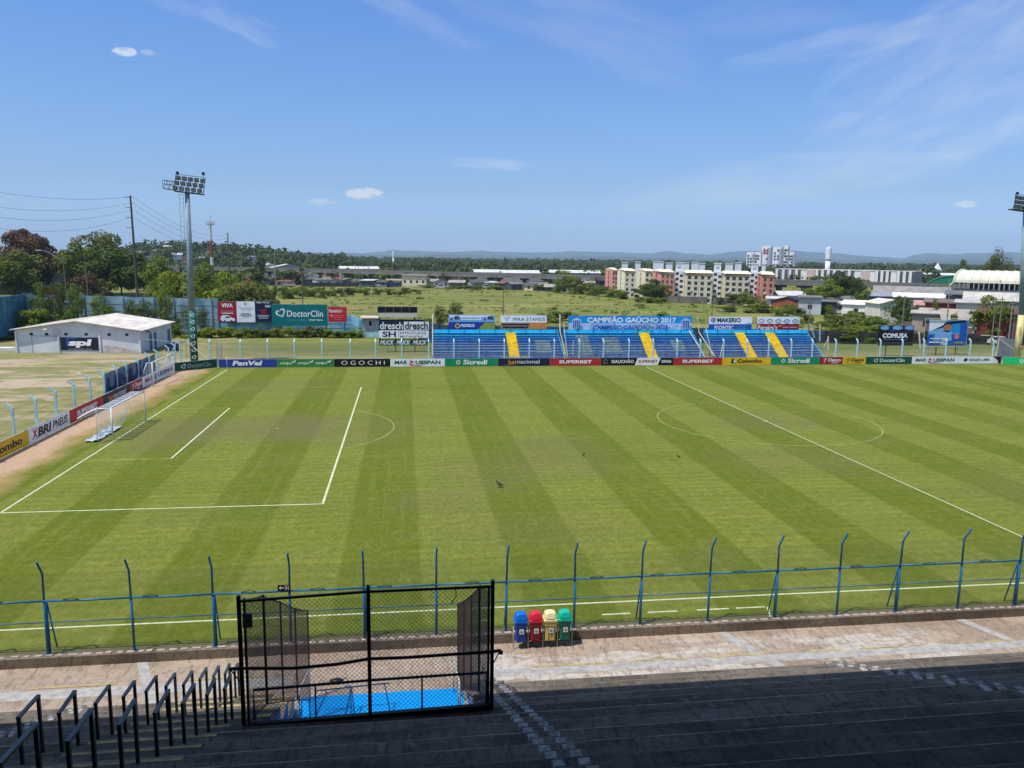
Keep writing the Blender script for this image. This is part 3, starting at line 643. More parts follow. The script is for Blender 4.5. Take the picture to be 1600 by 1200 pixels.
def junk():
    t = thing('dark_bag', 'small crumpled black bag left on the walkway behind the cage', 'bag', (18.75, -4.45, Z0+.01)); m_ = MB(); rnd = random.Random(4); V = []; 
    for j in range(6):
        for i in range(10):
            a = i/10*6.283; q = math.sin(math.pi*(j+.5)/6)*(.85+.3*rnd.random()); V.append((.24*q*math.cos(a), .12*q*math.sin(a), .08-.08*math.cos(math.pi*(j+.5)/6)))
    m_.mesh(V, [(j*10+i, j*10+(i+1) % 10, (j+1)*10+(i+1) % 10, (j+1)*10+i) for j in range(5) for i in range(10)]+[tuple(range(9,-1,-1)), tuple(50+i for i in range(10))], BLACKM)
    m_.tube([(.15,0,.1), (.3,.03,.13), (.36,.0,.05)], .015, 5, BLACKM); m_.build('bag', t, True)
junk()
# ---- handrails of the aisle
RA = [(13.58,-13.79,4.58,-12.96,4.54),(14.17,-13.45,4.42,-12.7,4.45),(14.34,-12.12,3.83,-11.33,3.79),(14.56,-11.13,3.39,-10.39,3.35),(14.72,-10.1,2.92,-9.31,2.87),(14.9,-9.17,2.51,-8.39,2.43),(15.28,-8.99,2.43,-8.17,2.35),(15.34,-7.67,1.84,-6.97,1.78),(15.53,-6.96,1.52,-6.32,1.48),(15.71,-6.36,1.25,-5.77,1.24),(15.85,-5.75,.98,-5.25,.97)]
RB = [(15.68,-18.67,6.77,-17.64,6.68),(15.87,-17.11,6.06,-16.2,6.03),(16.09,-15.64,5.4,-14.87,5.4),(16.27,-14.36,4.83,-13.49,4.79),(16.44,-13.18,4.31,-12.29,4.23),(16.56,-11.75,3.66,-11.03,3.65),(16.7,-10.71,3.2,-10.05,3.19)]
ORD = ['nearest','second','third','fourth','fifth','sixth','seventh','eighth','ninth','tenth','eleventh','twelfth','thirteenth','fourteenth','fifteenth','sixteenth','seventeenth','eighteenth','nineteenth','twentieth','twenty-first','twenty-second','twenty-third','twenty-fourth','twenty-fifth','twenty-sixth','twenty-seventh','twenty-eighth','twenty-ninth','thirtieth']
def nth(i, first='first'):
    return first if i == 0 else (ORD[i] if i < len(ORD) else str(i+1)+'th')
def terr_z(y):
    if y > Y0: return Z0
    n = int((Y0-y)/D0); fr = (Y0-y)/D0-n
    return Z0+H0*(n+1) - (0 if fr < .5 else 0)
HB = mat('handrail_paint', (.028,.04,.045), .35, var=.15, vs_=6, spec=.5)
for row, nm in ((RA, 'far'), (RB, 'near')):
    for i, (x, y0, z0, y1, z1) in enumerate(row):
        side = 'in the left file beside the wide aisle' if nm == 'far' else 'in the right file next to the cage'
        t = thing('aisle_handrail', 'black arched handrail %s, %s from the viewer' % (side, nth(i, 'nearest')), 'handrail', (x, y0, z0), 0, 'black handrails on the terrace aisle')
        m_ = MB(); w = .085 if True else .07; m_.beam((0, -.03, 0), (0, y1-y0+.03, z1-z0), .075, .045, HB); m_.build('rail', t)
        for yy, zz in ((0, 0), (y1-y0, z1-z0)):
            p = MB(); zb = terr_z(y0+yy)-z0-.02; p.beam((0, yy, zb), (0, yy, zz-.02), .06, .06, HB); p.build('post', t)
# ---- recycling bins
def bin_(x, rgb, lid, label):
    t = thing('recycling_bin', label, 'bin', (x, -2.72, Z0), R_(-2), 'recycling bins in a row')
    Mb = cm('bin_'+label.split()[0]+'_body', rgb, .35, var=.03); Ml = cm('bin_'+label.split()[0]+'_lid', lid, .3, var=.02)
    def ringp(w, d, z, r=.05):
        P = []
        for cx, cy, a0 in ((w/2-r, d/2-r, 0), (-w/2+r, d/2-r, 90), (-w/2+r, -d/2+r, 180), (w/2-r, -d/2+r, 270)):
            for k in range(4): a = R_(a0+k*30); P.append((cx+r*math.cos(a), cy+r*math.sin(a), z))
        return P
    def loft(rings, M, nm, par=t):
        m_ = MB(); V = [p for r_ in rings for p in r_]; n = 16
        m_.mesh(V, [(j*n+i, j*n+(i+1) % n, (j+1)*n+(i+1) % n, (j+1)*n+i) for j in range(len(rings)-1) for i in range(n)]+[tuple(range(n-1,-1,-1)), tuple((len(rings)-1)*n+i for i in range(n))], M)
        return m_.build(nm, par)
    z = .28
    body = loft([ringp(.33,.3,z+.0), ringp(.36,.33,z+.04), ringp(.40,.37,z+.56), ringp(.45,.42,z+.60), ringp(.46,.43,z+.74)], Mb, 'body')
    rib = MB()
    for dx in (-.1, .1): rib.box(dx-.014, -.205, z+.05, dx+.014, -.165, z+.5, Mb)
    rib.build('rib', t)
    loft([ringp(.50,.47,z+.74), ringp(.51,.48,z+.80), ringp(.47,.44,z+.83)], Ml, 'rim')
    hood = loft([ringp(.45,.43,z+.83), ringp(.44,.42,z+.90), ringp(.38,.36,z+1.02, .08), ringp(.30,.28,z+1.06, .1)], Ml, 'lid')
    fl = MB(); fl.mesh([(-.15,-.226,z+.86), (.15,-.226,z+.86), (.12,-.17,z+1.04), (-.12,-.17,z+1.04), (-.15,-.236,z+.86), (.15,-.236,z+.86), (.12,-.18,z+1.05), (-.12,-.18,z+1.05)], [(4,5,6,7), (0,3,2,1), (0,1,5,4), (2,3,7,6), (1,2,6,5), (0,4,7,3)], Ml); fl.build('flap', t)
    st = MB(); st.box(-.07, -.214, z+.33, .09, -.208, z+.52, WHITE); sk = st.build('sticker', t)
    g_ = MB(); g_.face([(-.03,-.217,z+.37), (.05,-.217,z+.37), (.05,-.217,z+.43), (-.03,-.217,z+.43)], ci('grey')); 
    for k in range(3):
        a = k*2.094+.5; g_.face([(.01+.045*math.cos(a+b_)*q, -.219, z+.445+.04*math.sin(a+b_)*q) for b_, q in ((0,1), (1.2,1), (1.2,.6), (0,.6))], ci('dark'))
    g_.build('symbol', t)
    fr = MB(); S = cm('bin_frame_tube', (190,180,160), .4)
    for sx in (-.27, .27): fr.tube([(sx,-.1,.0), (sx,-.1,.86)], .016, 6, S); fr.tube([(sx,-.2,.02), (sx,.2,.02)], .016, 6, S)
    fr.tube([(-.27,-.1,.28), (.27,-.1,.28)], .012, 6, S); fr.build('frame', t, True)
    return t
bin_(25.08, (20,72,170), (25,110,215), 'blue recycling bin with white sticker, leftmost of the four by the fence')
bin_(25.61, (150,28,48), (215,45,70), 'red recycling bin between the blue and the cream bins')
bin_(26.14, (214,196,120), (240,230,175), 'cream yellow recycling bin between the red and the green bins')
bin_(26.67, (18,120,100), (20,190,160), 'green recycling bin, rightmost of the four by the fence')
# ---- little exit sign on the fence rail
sg = thing('exit_sign', 'small black arrow sign fixed on the blue fence rail above the cage', 'sign', (16.62, -2.24, 2.02))
q = MB(); q.box(0,0,0,.42,.015,.2, BLACKM); q.build('panel', sg)
sign_art([('p', [(.1,.5), (.28,.85), (.28,.6), (.5,.6), (.5,.4), (.28,.4), (.28,.15)], 'white'), ('r', .6, .64, .1, .9, 'white'), ('r', .86, .9, .1, .9, 'white'), ('r', .6, .9, .82, .9, 'white'), ('t', 'E', .69, .8, .25, .7, 'white', .02)], Vector((0,0,0)), X3, Z3, -Y3, .42, .2, sg, .003)
# ---- goals
def goal(name, label, X, yn, depth_top, depth_bot, sgn, full=True):
    t = thing(name, label, 'goal', (X, yn+3.66, 0)); w = 3.66; h = 2.44; r = .06; Wp = WHITE
    for s_ in (-1, 1): p = MB(); p.tube([(0, s_*(w+.06), 0), (0, s_*(w+.06), h+.06)], r, 10, Wp); p.build('post', t, True)
    p = MB(); p.tube([(0, -w-.06, h+.06), (0, w+.06, h+.06)], r, 10, Wp); p.build('crossbar', t, True)
    NM = cm('goal_net_cord', (232,236,240), .7)
    if full:
        for s_ in (-1, 1):
            p = MB(); p.tube([(0, s_*w, h), (sgn*depth_top, s_*w, h-.02)], .03, 8, Wp); p.tube([(sgn*depth_top, s_*w, h-.02), (sgn*(depth_top+.05), s_*w, .0)], .022, 8, Wp); p.build('net_support', t, True)
        p = MB(); p.tube([(sgn*depth_top, -w, h-.02), (sgn*depth_top, w, h-.02)], .022, 8, Wp); p.build('rear_bar', t, True)
        n_ = MB(); c = .12; tw = .009; k = -w
        top, bot = [], []
        K = int(2*w/c)
        def prof(y, s):    # net profile from crossbar over rear bar down to the ground
            sl = .35*abs(math.sin(y*1.15+.4))
            P = [(0, h+.02), (sgn*depth_top, h), (sgn*(depth_top+.02+sl*.25), h*.45), (sgn*(depth_top+.35+sl*.6), .02)]
            return P
        for i in range(K+1):
            y = -w+2*w*i/K; P = prof(y, 0)
            for a, b in zip(P, P[1:]): n_.tube([(a[0], y, a[1]), (b[0], y, b[1])], tw/2, 3, NM)
        for seg, cnt in ((0, 8), (1, 10), (2, 10)):
            for j in range(cnt+1):
                f_ = j/cnt; L_ = []
                for i in range(0, K+1, 3):
                    y = -w+2*w*i/K; P = prof(y, 0); a, b = P[seg], P[seg+1]; L_.append((a[0]+(b[0]-a[0])*f_, y, a[1]+(b[1]-a[1])*f_))
                n_.tube(L_, tw/2, 3, NM)
        for s_ in (-1, 1):
            for j in range(12): z = h*j/12; n_.tube([(0, s_*w, z), (sgn*(depth_top+.05), s_*w, z)], tw/2, 3, NM)
            for j in range(8): x = sgn*depth_top*j/8; n_.tube([(x, s_*w, 0), (x, s_*w, h)], tw/2, 3, NM)
        n_.build('net', t)
        # slack cloth-like folds of net on the ground and over the roof
        fm = MB(); rnd = random.Random(8); FN = NT('folded_net'); FN.M.name = 'folded_net'
        fo = FN.noise(2.2, det=6, rough=.7); Mf = FN.done(FN.mix(FN.ramp(fo, .42, .6), (.12,.20,.30), (.50,.54,.56)), .8)
        def sheet(x0, x1, y0, y1, z, amp, nx=6, ny=26):
            V = []; fm = MB()
            for j in range(ny+1):
                for i in range(nx+1):
                    u, v = i/nx, j/ny; V.append((x0+(x1-x0)*u+.18*math.sin(v*21+u*3)*amp*4*(u if amp > .06 else 0), y0+(y1-y0)*v, z+amp*(noise.noise(Vector((u*3, v*16, z)))+.9)))
            fm.mesh(V, [(j*(nx+1)+i, j*(nx+1)+i+1, (j+1)*(nx+1)+i+1, (j+1)*(nx+1)+i) for j in range(ny) for i in range(nx)], Mf); fm.build('net_fold', t, True)
        sheet(sgn*(depth_top-.05), sgn*(depth_top+.85), -w-.2, w-2.4, .02, .12)
        for j in range(9):
            y_ = -w+.1+j*.8; sheet(sgn*.1, sgn*(depth_top-.03), y_, y_+.26, h-.04, .03, 4, 4)
        rr = MB(); rr.tube([(sgn*(depth_top+.0), -w+.3, h-.05), (sgn*(depth_top+.35), -w-.6, h-.2), (sgn*(depth_top+.7), -w-1.5, h-.42)], .10, 8, WHITE, .06); rr.build('rolled_net', t, True)
    else:
        for s_ in (-1, 1):
            p = MB(); y = s_*w; p.tube([(0, y, h), (sgn*depth_top, y, h)], .03, 8, Wp); p.tube([(sgn*depth_top, y, h), (sgn*depth_bot, y, .03)], .045, 8, Wp); p.tube([(sgn*depth_bot, y, .04), (0, y, .04)], .045, 8, Wp); p.build('side_frame', t, True)
        p = MB(); p.tube([(sgn*depth_bot, -w, .04), (sgn*depth_bot, w, .04)], .035, 8, Wp); p.tube([(sgn*1.0, -w, 1.3), (sgn*1.0, w, 1.3)], .03, 8, Wp); p.build('rear_bar', t, True)
        n_ = MB()
        for s_ in (-1, 1):
            for j in range(1, 18):
                z = h*j/18; n_.tube([(0, s_*w, z), (sgn*(depth_bot+(depth_top-depth_bot)*z/h), s_*w, z)], .007, 3, NM)
            for j in range(1, 8): n_.tube([(sgn*depth_bot*j/8, s_*w, .04), (sgn*depth_top*j/8, s_*w, h)], .005, 3, NM)
        for i in range(40): y = -w+2*w*i/40; n_.tube([(sgn*depth_top, y, h), (sgn*depth_bot, y, .03)], .004, 3, NM)
        n_.build('net', t)
goal('goal', 'white goal with slack draped net standing on the left goal line', 0, FW/2-3.66, 1.05, 1.9, -1)
goal('training_goal', 'white box goal parked off the pitch by the advertising boards', -4.72, 56.1, .55, 1.45, -1, False)
# ---- corner flag, small bits on the pitch
cf = thing('corner_flag', 'thin white corner pole with a limp pennant at the far left corner', 'flag', (0, FW, 0))
p = MB(); p.tube([(0,0,0), (0,0,1.55)], .02, 6, WHITE); p.build('pole', cf, True)
p = MB(); p.mesh([(0,0,1.55), (.06,.02,1.2), (.03,.03,1.12), (0,0,1.15), (.0,.012,1.55), (.06,.032,1.2)], [(0,1,2,3), (4,3,2,5), (0,4,5,1)], cm('pennant', (205,215,225))); p.build('pennant', cf)
def bird(x, y, rz, label, k=1.):
    t = thing('bird', label, 'bird', (x, y, 0), rz); t.scale = (k, k, k); m_ = MB(); V = []; n = 10; prof = [(-.26,.02,.16), (-.18,.035,.17), (-.1,.07,.2), (0,.095,.23), (.08,.09,.26), (.13,.06,.31), (.16,.04,.36), (.19,.045,.40), (.225,.03,.40), (.25,.008,.39), (.29,.003,.385)]
    for (px_, r_, z_) in prof:
        for k in range(n): a = k/n*6.283; V.append((px_, r_*math.cos(a), z_+r_*math.sin(a)*1.05))
    M = cm('plumage_brown', (70,58,48), .8, var=.2, vs_=20)
    m_.mesh(V, [(j*n+i, j*n+(i+1) % n, (j+1)*n+(i+1) % n, (j+1)*n+i) for j in range(len(prof)-1) for i in range(n)], M)
    for s_ in (-1, 1): m_.tube([(.02, s_*.03, .17), (.0, s_*.035, .09), (.02, s_*.035, 0), (.07, s_*.035, .005)], .008, 5, cm('bird_leg', (120,80,60)))
    m_.build('body', t, True)
    w_ = MB(); 
    for s_ in (-1, 1): w_.mesh([(.06, s_*.092, .28), (-.05, s_*.1, .29), (-.2, s_*.05, .2), (-.05, s_*.1, .2), (.05, s_*.097, .22)], [(0,1,2,3,4)], cm('wing_grey', (110,105,100), .8))
    w_.build('wings', t)
bird(26.57, 16.34, 2.6, 'brown lapwing standing on the grass right of the penalty arc')
bird(33.31, 23.41, .6, 'small dark bird on the grass between the penalty area and the halfway line', .6)
bird(39.77, 22.33, 3.5, 'small dark bird on the grass nearest the centre circle', .6)
# ================================================================== ADVERTISING BOARDS
YB = 70.35
def fb(x0, x1, nm, label, bgc, items, y=YB, h=1.0):
    a = gy(x0, 574, y); b = gy(x1, 573, y); board('advertising_board', label, 'advertising board', (a.x+.01, y), (b.x-.01, y), .02, h, bgc, items, group='advertising boards round the pitch')
def superbet(u0=.2, u1=.8, c='white', v0=.28, v1=.72): return [('t', 'SUPERBET', u0, u1, v0, v1, c, .045)]
fb(342, 433, '', 'blue PanVel advertising board at the far left corner of the pitch', 'blue', [('t','PanVel',.23,.75,.22,.82,'white',.045,.18)])
fb(433, 522, '', 'green cmpc board repeating its name three times, between PanVel and OGOCHI', 'cmpc', [q for k in range(3) for q in (('t','cmpc',.05+.31*k,.26+.31*k,.25,.58,'white',.015), ('p',[(.27+.31*k,.55),(.31+.31*k,.55),(.335+.31*k,.9),(.30+.31*k,.78)],'white'), ('p',[(.255+.31*k,.8),(.27+.31*k,.6),(.30+.31*k,.62)],'white'))])
fb(522, 610, '', 'black OGOCHI board with wide spaced white capitals', 'black', [('t','OGOCHI',.13,.9,.24,.76,'white',-.005,0,1.5)])
fb(610, 695, '', 'white MARQUESPAN board with red Q in front of the Muck sign', 'offw', [('c',.385,.5,.36,'red'), ('t','MAR',.08,.31,.3,.76,'dgreen',.03), ('t','Q',.33,.45,.24,.8,'offw',.03), ('t','UESPAN',.46,.92,.3,.76,'dgreen',.03), ('p',[(.3,.12),(.65,.22),(.5,.08)],'red')])
fb(695, 778, '', 'green Sicredi board in front of the left end of the blue bleachers', 'sicgreen', [('flower',.25,.5,.36,'white'), ('t','Sicredi',.34,.8,.2,.84,'white',.035,.1)])
fb(778, 859, '', 'navy betnacional board in front of the first yellow stairs', 'navy', [('t','bet',.2,.36,.24,.82,'orange',.015), ('t','nacional',.365,.8,.3,.82,'white',.0), ('p',[(.08,.05),(.3,.3),(.32,.24)],'orange')])
fb(859, 939, '', 'red SUPERBET board between betnacional and the black GAUCHÃO board', 'superred', superbet(.18,.82))
fb(939, 1052, '', 'black GAUCHÃO 2026 board with a slanted white SUPERBET plate', 'black', [('ring',.06,.5,.3,.06,'lgrey',.5,5.2), ('p',[(.04,.3),(.09,.48),(.09,.4)],'tan'), ('t','GAUCHÃO',.14,.45,.3,.82,'white',.03), ('p',[(.46,0),(.78,0),(.82,1),(.5,1)],'offw'), ('t','SUPERBET',.51,.78,.32,.7,'dred',.03), ('t','2026',.83,.97,.32,.7,'white',.035)], h=1.0)
fb(1052, 1128, '', 'red SUPERBET board between the black GAUCHÃO board and the yellow Colombo board', 'superred', superbet(.18,.82))
fb(1128, 1204, '', 'yellow Colombo board below the second gap of the bleachers', 'yellow', [('p',[(.18,.2),(.28,.2),(.29,.45),(.22,.5),(.24,.85),(.19,.8)],'dark'), ('c',.255,.42,.16,'offw'), ('t','Colombo',.31,.82,.26,.78,'dark',.03)])
fb(1204, 1280, '', 'green Sicredi board in front of the right end of the blue bleachers', 'sicgreen', [('flower',.25,.5,.36,'white'), ('t','Sicredi',.34,.8,.2,.84,'white',.035,.1)])
dz = lambda c: [('ring',.23,.55,.22,.06,c,.6,3.4), ('p',[(.17,.2),(.2,.2),(.3,.85),(.27,.85)],c), ('t','Desco',.36,.92,.38,.82,c,.03,.12), ('r',.5,.8,.16,.24,c)]
fb(1280, 1316, '', 'short red Desco board right of the green Sicredi board', 'dred', dz('white'))
fb(1316, 1352, '', 'short yellow Desco board right of its red twin', 'yellow', dz('dark'))
fb(1352, 1424, '', 'green DoctorClin board on the far side below the dark COMUSA billboard', 'dgreen', [('heart',.22,.5,.34,'white'), ('t','DoctorClin',.3,.84,.27,.76,'white',.015)])
fb(1424, 1496, '', 'white MARQUESPAN board below the billboard with the smiling man', 'offw', [('c',.385,.5,.36,'red'), ('t','MAR',.08,.31,.3,.76,'dgreen',.03), ('t','Q',.33,.45,.24,.8,'offw',.03), ('t','UESPAN',.46,.92,.3,.76,'dgreen',.03), ('p',[(.3,.12),(.65,.22),(.5,.08)],'red')])
fb(1496, 1563, '', 'white SOUZA LIMA board with navy arrow end, last before the corner', 'offw', [('p',[(.12,.35),(.2,.3),(.22,.7),(.14,.75)],'navy'), ('t','SOUZA LIMA',.25,.74,.35,.7,'navy',.02), ('p',[(.8,1),(1,1),(1,0),(.94,0),(.92,.4)],'navy'), ('p',[(.8,1),(.92,.4),(.94,0),(.84,.6)],'offw')])
board('advertising_board', 'bright green board with a white flower mark at the right edge', 'advertising board', (gz(1578,571).x, 69.6), (gz(1578,571).x+7.5, 67.3), .02, 1.0, 'lgreen', [('flower',.3,.5,.36,'white'), ('t','Sicredi',.45,.95,.2,.84,'white',.035,.1)], group='advertising boards round the pitch')
def lb(p0, p1, label, bgc, items, h=1.12, xa=-5.42, xb=-5.42):
    a = gx(p0[0], p0[1], xa); b = gx(p1[0], p1[1], xb); board('advertising_board', label, 'advertising board', (xa, a.y), (xb, b.y), .05, h, bgc, items, group='advertising boards round the pitch')
lb((-60,712), (44,669), 'yellow Colombo board at the left edge behind the goal line', 'yellow', [('c',.22,.4,.14,'offw'), ('t','Colombo',.28,.88,.28,.78,'dark',.03)])
lb((44,669), (108,641), 'white XBRI PNEUS board behind the goal line with red X', 'offw', [('t','X',.07,.2,.2,.82,'red',.04,.15), ('t','BRI',.2,.52,.2,.82,'black',.04,.15), ('t','PNEUS',.56,.94,.24,.8,'black',.015,.15)])
lb((108,641), (161,617.5), 'red SUPERBET board behind the net of the goal', 'superred', superbet(.2,.8))
lb((161,617.5), (203,599.5), 'navy betnacional board behind the near corner of the goal', 'navy', [('t','bet',.18,.36,.22,.82,'orange',.015), ('t','nacional',.365,.82,.3,.82,'white',.0)])
lb((203,599.5), (222,591), 'short red Desco board between betnacional and the training goal', 'dred', dz('white'))
lb((222,591), (272,567.5), 'white MARQUESPAN board seen behind the training goal', 'offw', [('t','MAR',.08,.31,.3,.76,'dark',.03), ('c',.385,.5,.36,'grey'), ('t','UESPAN',.46,.92,.3,.76,'dark',.03)])
board('advertising_board', 'dark green DoctorClin board angled across the far left corner', 'advertising board', (-5.42, 66.6), (-1.5, 70.1), .05, 1.08, 'dgreen', [('heart',.2,.5,.32,'white'), ('t','DoctorClin',.3,.86,.26,.76,'lgrey',.012)], group='advertising boards round the pitch')
# ---- concrete post fences
def bent_post(t, x, y, dx, dy, jit):
    m_ = MB(); P0 = Vector((x, y, 0)); k = Vector((x+jit, y, 2.78)); tip = Vector((x+dx*.42, y+dy*.42, 3.14))
    m_.beam(P0, k+Vector((0,0,.02)), .17, .15, SKY_BLUE); m_.beam(k-Vector((dx,dy,0))*.03, tip, .13, .13, SKY_BLUE)
    ca = MB(); return m_.build('post', t)
def wires(t, pts, zs, sag=.0):
    for z in zs:
        m_ = MB(); m_.tube([(x, y, z) for x, y in pts], .012, 4, cm('fence_strand', (120,130,130), .6)); m_.build('strand', t)
def concrete_fences():
    rnd = random.Random(2)
    t = thing('post_fence', 'light blue concrete posts with bent tops joined by wire behind the far boards', 'fence', (50, 73.2, 0))
    xs = [327,375,418,460,502.4,547,586.4,627.4,669.4,709,748.6,788,827,866,905,942.6,982.4,1020.6,1058,1094.4,1130.6,1167.6,1201,1236.4,1269.4,1305.6,1339.6,1375.5,1410,1444,1478,1516,1552]
    pts = []
    for x in xs: p = gy(x, 531, 73.4); bent_post(t, p.x-50, 0, 0, 1, rnd.uniform(-.03,.03)); pts.append((p.x-50, .09))
    wires(t, pts, (.5, 1.2, 1.9, 2.6))
    n_ = MB(); lattice(n_, Vector((pts[0][0], .1, .1)), X3, Z3, pts[-1][0]-pts[0][0], 2.5, .2, .006, cm('fence_wire_grey', (120,130,120))); n_.build('wire_mesh', t)
    t = thing('post_fence', 'light blue concrete posts with bent tops joined by wire behind the goal line boards', 'fence', (-6.3, 45, 0))
    tips = [(-30,651),(12.5,630.6),(48,617),(78.8,605.6),(107.5,595),(133,585.6),(158,577.5),(180,570),(199,564.4),(218.7,557.5),(233.7,551),(250,546),(265,539.5),(276,536),(287.5,533)]
    pts = []
    for x, y in tips:
        p = gz(x, y, 3.14); px = min(p.x+.42, -6.0); bent_post(t, px+6.3, p.y-45, -1, 0, rnd.uniform(-.03,.03)); pts.append((px+6.2, p.y-45))
    wires(t, pts, (.5, 1.2, 1.9, 2.65))
    return [(a-6.3+.0, b+45) for a, b in pts]
LP = concrete_fences()
# UNIAO banner on the left fence
def uniao():
    a = gx(161, 612, -6.15); b = gx(243, 575, -6.15); y0, y1 = a.y, b.y
    t = thing('fence_banner', 'faded blue fabric banner with dark letters UNIÃO tied along the left fence', 'banner', (-6.12, (y0+y1)/2, 0))
    m_ = MB(); n = 40; V = []
    for j in range(7):
        for i in range(n+1):
            u = i/n; v = j/6; V.append((.05*math.sin(u*37)*(.4+v)+.03*math.sin(u*13), (y0-y1)/2+(y1-y0)*u, .75+v*1.95-.06*abs(math.sin(u*6*math.pi))*v))
    g = NT('faded_banner_cloth'); M = g.done(g.mix(g.ramp(g.noise(.8, (1,2.5,.5), 5), .35, .65), (.11,.17,.26), (.20,.25,.33)), .85)
    m_.mesh(V, [(j*(n+1)+i, j*(n+1)+i+1, (j+1)*(n+1)+i+1, (j+1)*(n+1)+i) for j in range(6) for i in range(n)], M); m_.build('cloth', t, True)
    sign_art([('t','UNIÃO',.05,.93,.1,.92,'uniao',.03)], Vector((.09, (y0-y1)/2, .78)), Y3, Z3, X3, y1-y0, 1.9, t, .02)
    return t
uniao()
def wing_mesh(x0, y0, x1, y1, label):
    t = thing('mesh_screen', label, 'screen', (x0, y0, 0)); m_ = MB(); M = cm('pale_mesh', (175,185,195), .7); v = Vector((x1-x0, y1-y0, 0)); w = v.length
    for f_ in (0, 1): m_.beam((v.x*f_, v.y*f_, 0), (v.x*f_, v.y*f_, 3.0), .06, .06, M)
    m_.build('frame', t); n_ = MB(); lattice(n_, Vector((0,0,.1)), v/w, Z3, w, 2.8, .16, .02, M); n_.build('mesh', t)
wing_mesh(-1.6, 70.6, -1.1, 71.0, 'narrow pale mesh screen where the corner board meets the PanVel board')
def grey_sheet():
    a = gy(1556, 560, 74.2); b = gy(1588, 560, 74.2); t = thing('grey_screen', 'grey translucent net screen standing left of the right floodlight mast', 'screen', (a.x, 74.2, 0))
    m_ = MB(); M = cm('grey_net', (140,145,150), .8); n_ = MB(); n_.prism([Vector((0,0,.3)), Vector((b.x-a.x,0,.1)), Vector((b.x-a.x,0,3.0)), Vector((.3,0,3.2))], (0,.02,0), M); n_.build('net', t)
    m_.tube([(0,0,0), (.2,0,3.2)], .04, 6, WHITE); m_.tube([(.2,-.1,3.1), (3.2,-2.4,.1)], .03, 6, WHITE); m_.build('pole', t)
grey_sheet()
# ================================================================== FLOODLIGHT MASTS
def mast(x, y, label, kind, lean=.12, hs=0.):
    t = thing('floodlight_mast', label, 'floodlight mast', (x, y, 0)); G = cm('galvanised_mast', (142,162,168), .5, var=.1, vs_=1.2); Gd = cm('mast_lower_'+kind, (10,98,84) if kind == 'green' else (228,214,150), .6)
    m_ = MB(); m_.tube([(0,0,6.6), (lean,0,20.9)], .40, 14, G, .27); m_.build('pole', t, True)
    m_ = MB(); m_.tube([(0,0,0), (0,0,6.6)], .46, 16, Gd, .44); m_.box(-.7,-.7,0,.7,.7,.25, GREYC); low = m_.build('wrapped_base', t, True)
    if kind == 'green':
        for i in range(7):
            h = thing_art = MB(); z = 6.1-i*.88
            V = Vector((.12, -.49, z)); 
            sign_art([('heart', .5, .5, .42, 'white')], V+Vector((-.4,0,-.35)), X3, Z3, -Y3, .8, .7, low, .01)
    else:
        sign_art([('t','SUPERBET',.2,.8,.02,.98,'tan',.02)], Vector((-.16, -.5, 3.2)), Z3, -X3, -Y3, 2.2, .4, low, .01)
        sign_art([('c',.5,.5,.5,'red'), ('c',.5,.5,.25,'white')], Vector((-.3, -.5, 1.9)), X3, Z3, -Y3, .6, .6, low, .01)
    # ladder on the left
    l = MB(); 
    for dx in (-1.0, -.55): l.tube([(dx, .1, 0.4), (dx+.15, .1, 20.8)], .022, 5, G)
    for k in range(38): z = .8+k*.54; l.tube([(-1.0+z*.0072, .1, z), (-.55+z*.0072, .1, z)], .016, 4, G)
    l.build('ladder', t)
    DK = cm('lamp_housing', (38,44,50), .5); GL = mat('lamp_glass', (.20,.24,.24), .15, spec=.7)
    # head frame: platform and three tilted rows
    hx = lean-.12+hs; zt = 20.95; fr = MB(); fr.box(-1.3,-.55,zt,2.0,.75,zt+.12, DK)
    if kind == 'green': fr.box(-2.6,-.3,zt+.15,-1.3,.5,zt+.2, DK)
    for z in (zt+.2, zt+.75, zt+1.2) if kind == 'green' else (): fr.tube([(-2.6,-.3,z), (-1.4,-.3,z)], .025, 5, DK); fr.tube([(-2.6,.5,z), (-1.4,.5,z)], .025, 5, DK)
    for x_ in (-2.6, -2.0, -1.4) if kind == 'green' else (): fr.tube([(x_,-.3,zt+.15), (x_,-.3,zt+1.2)], .025, 5, DK); fr.tube([(x_,.5,zt+.15), (x_,.5,zt+1.2)], .025, 5, DK)
    if kind == 'green': fr.tube([(-2.6,-.3,zt+.2), (-2.0,-.3,zt+1.2)], .02, 5, DK); fr.tube([(-2.0,-.3,zt+.2), (-1.4,-.3,zt+1.2)], .02, 5, DK)
    for a in (-1.3, 2.1): fr.tube([(a,-.4,zt+.1), (a+.25,-.1,zt+2.1)], .04, 6, DK)
    fr.tube([(-1.05,-.1,zt+2.1), (2.35,-.1,zt+2.1)], .035, 6, DK)
    fr.v = [(a_+hx, b_, c_-(a_*.10)) for a_, b_, c_ in fr.v]; fr.build('head_frame', t)
    for r_ in range(3):
        for c in range(5):
            x_ = hx-1.15+c*.72+r_*.17; z = zt+.38+r_*.62-(x_-hx)*.10; y_ = -.55+r_*.12
            o = MB(); T = Matrix.Translation(Vector((x_, y_, z))) @ Matrix.Rotation(R_(28), 4, 'X') @ Matrix.Rotation(R_(8*(c-2)), 4, 'Z')
            o.box(-.27,-.02,-.24,.27,.2,.24, DK, T); o.box(-.16,.2,-.15,.16,.38,.15, DK, T); lam = o.build('lamp', t)
            g_ = MB(); g_.box(-.25,-.035,-.22,.25,-.022,.22, GL, T); g_.build('glass', lam)
    for x_ in (-.85, 2.15): o = MB(); x_ += hx; o.box(x_-.16,-.25,zt+2.15,x_+.16,-.05,zt+2.5, DK); o.tube([(x_,-.1,zt+2.0),(x_,-.1,zt+2.2)], .03, 5, DK); o.build('top_lamp', t)
    # guy struts at the base
    return t
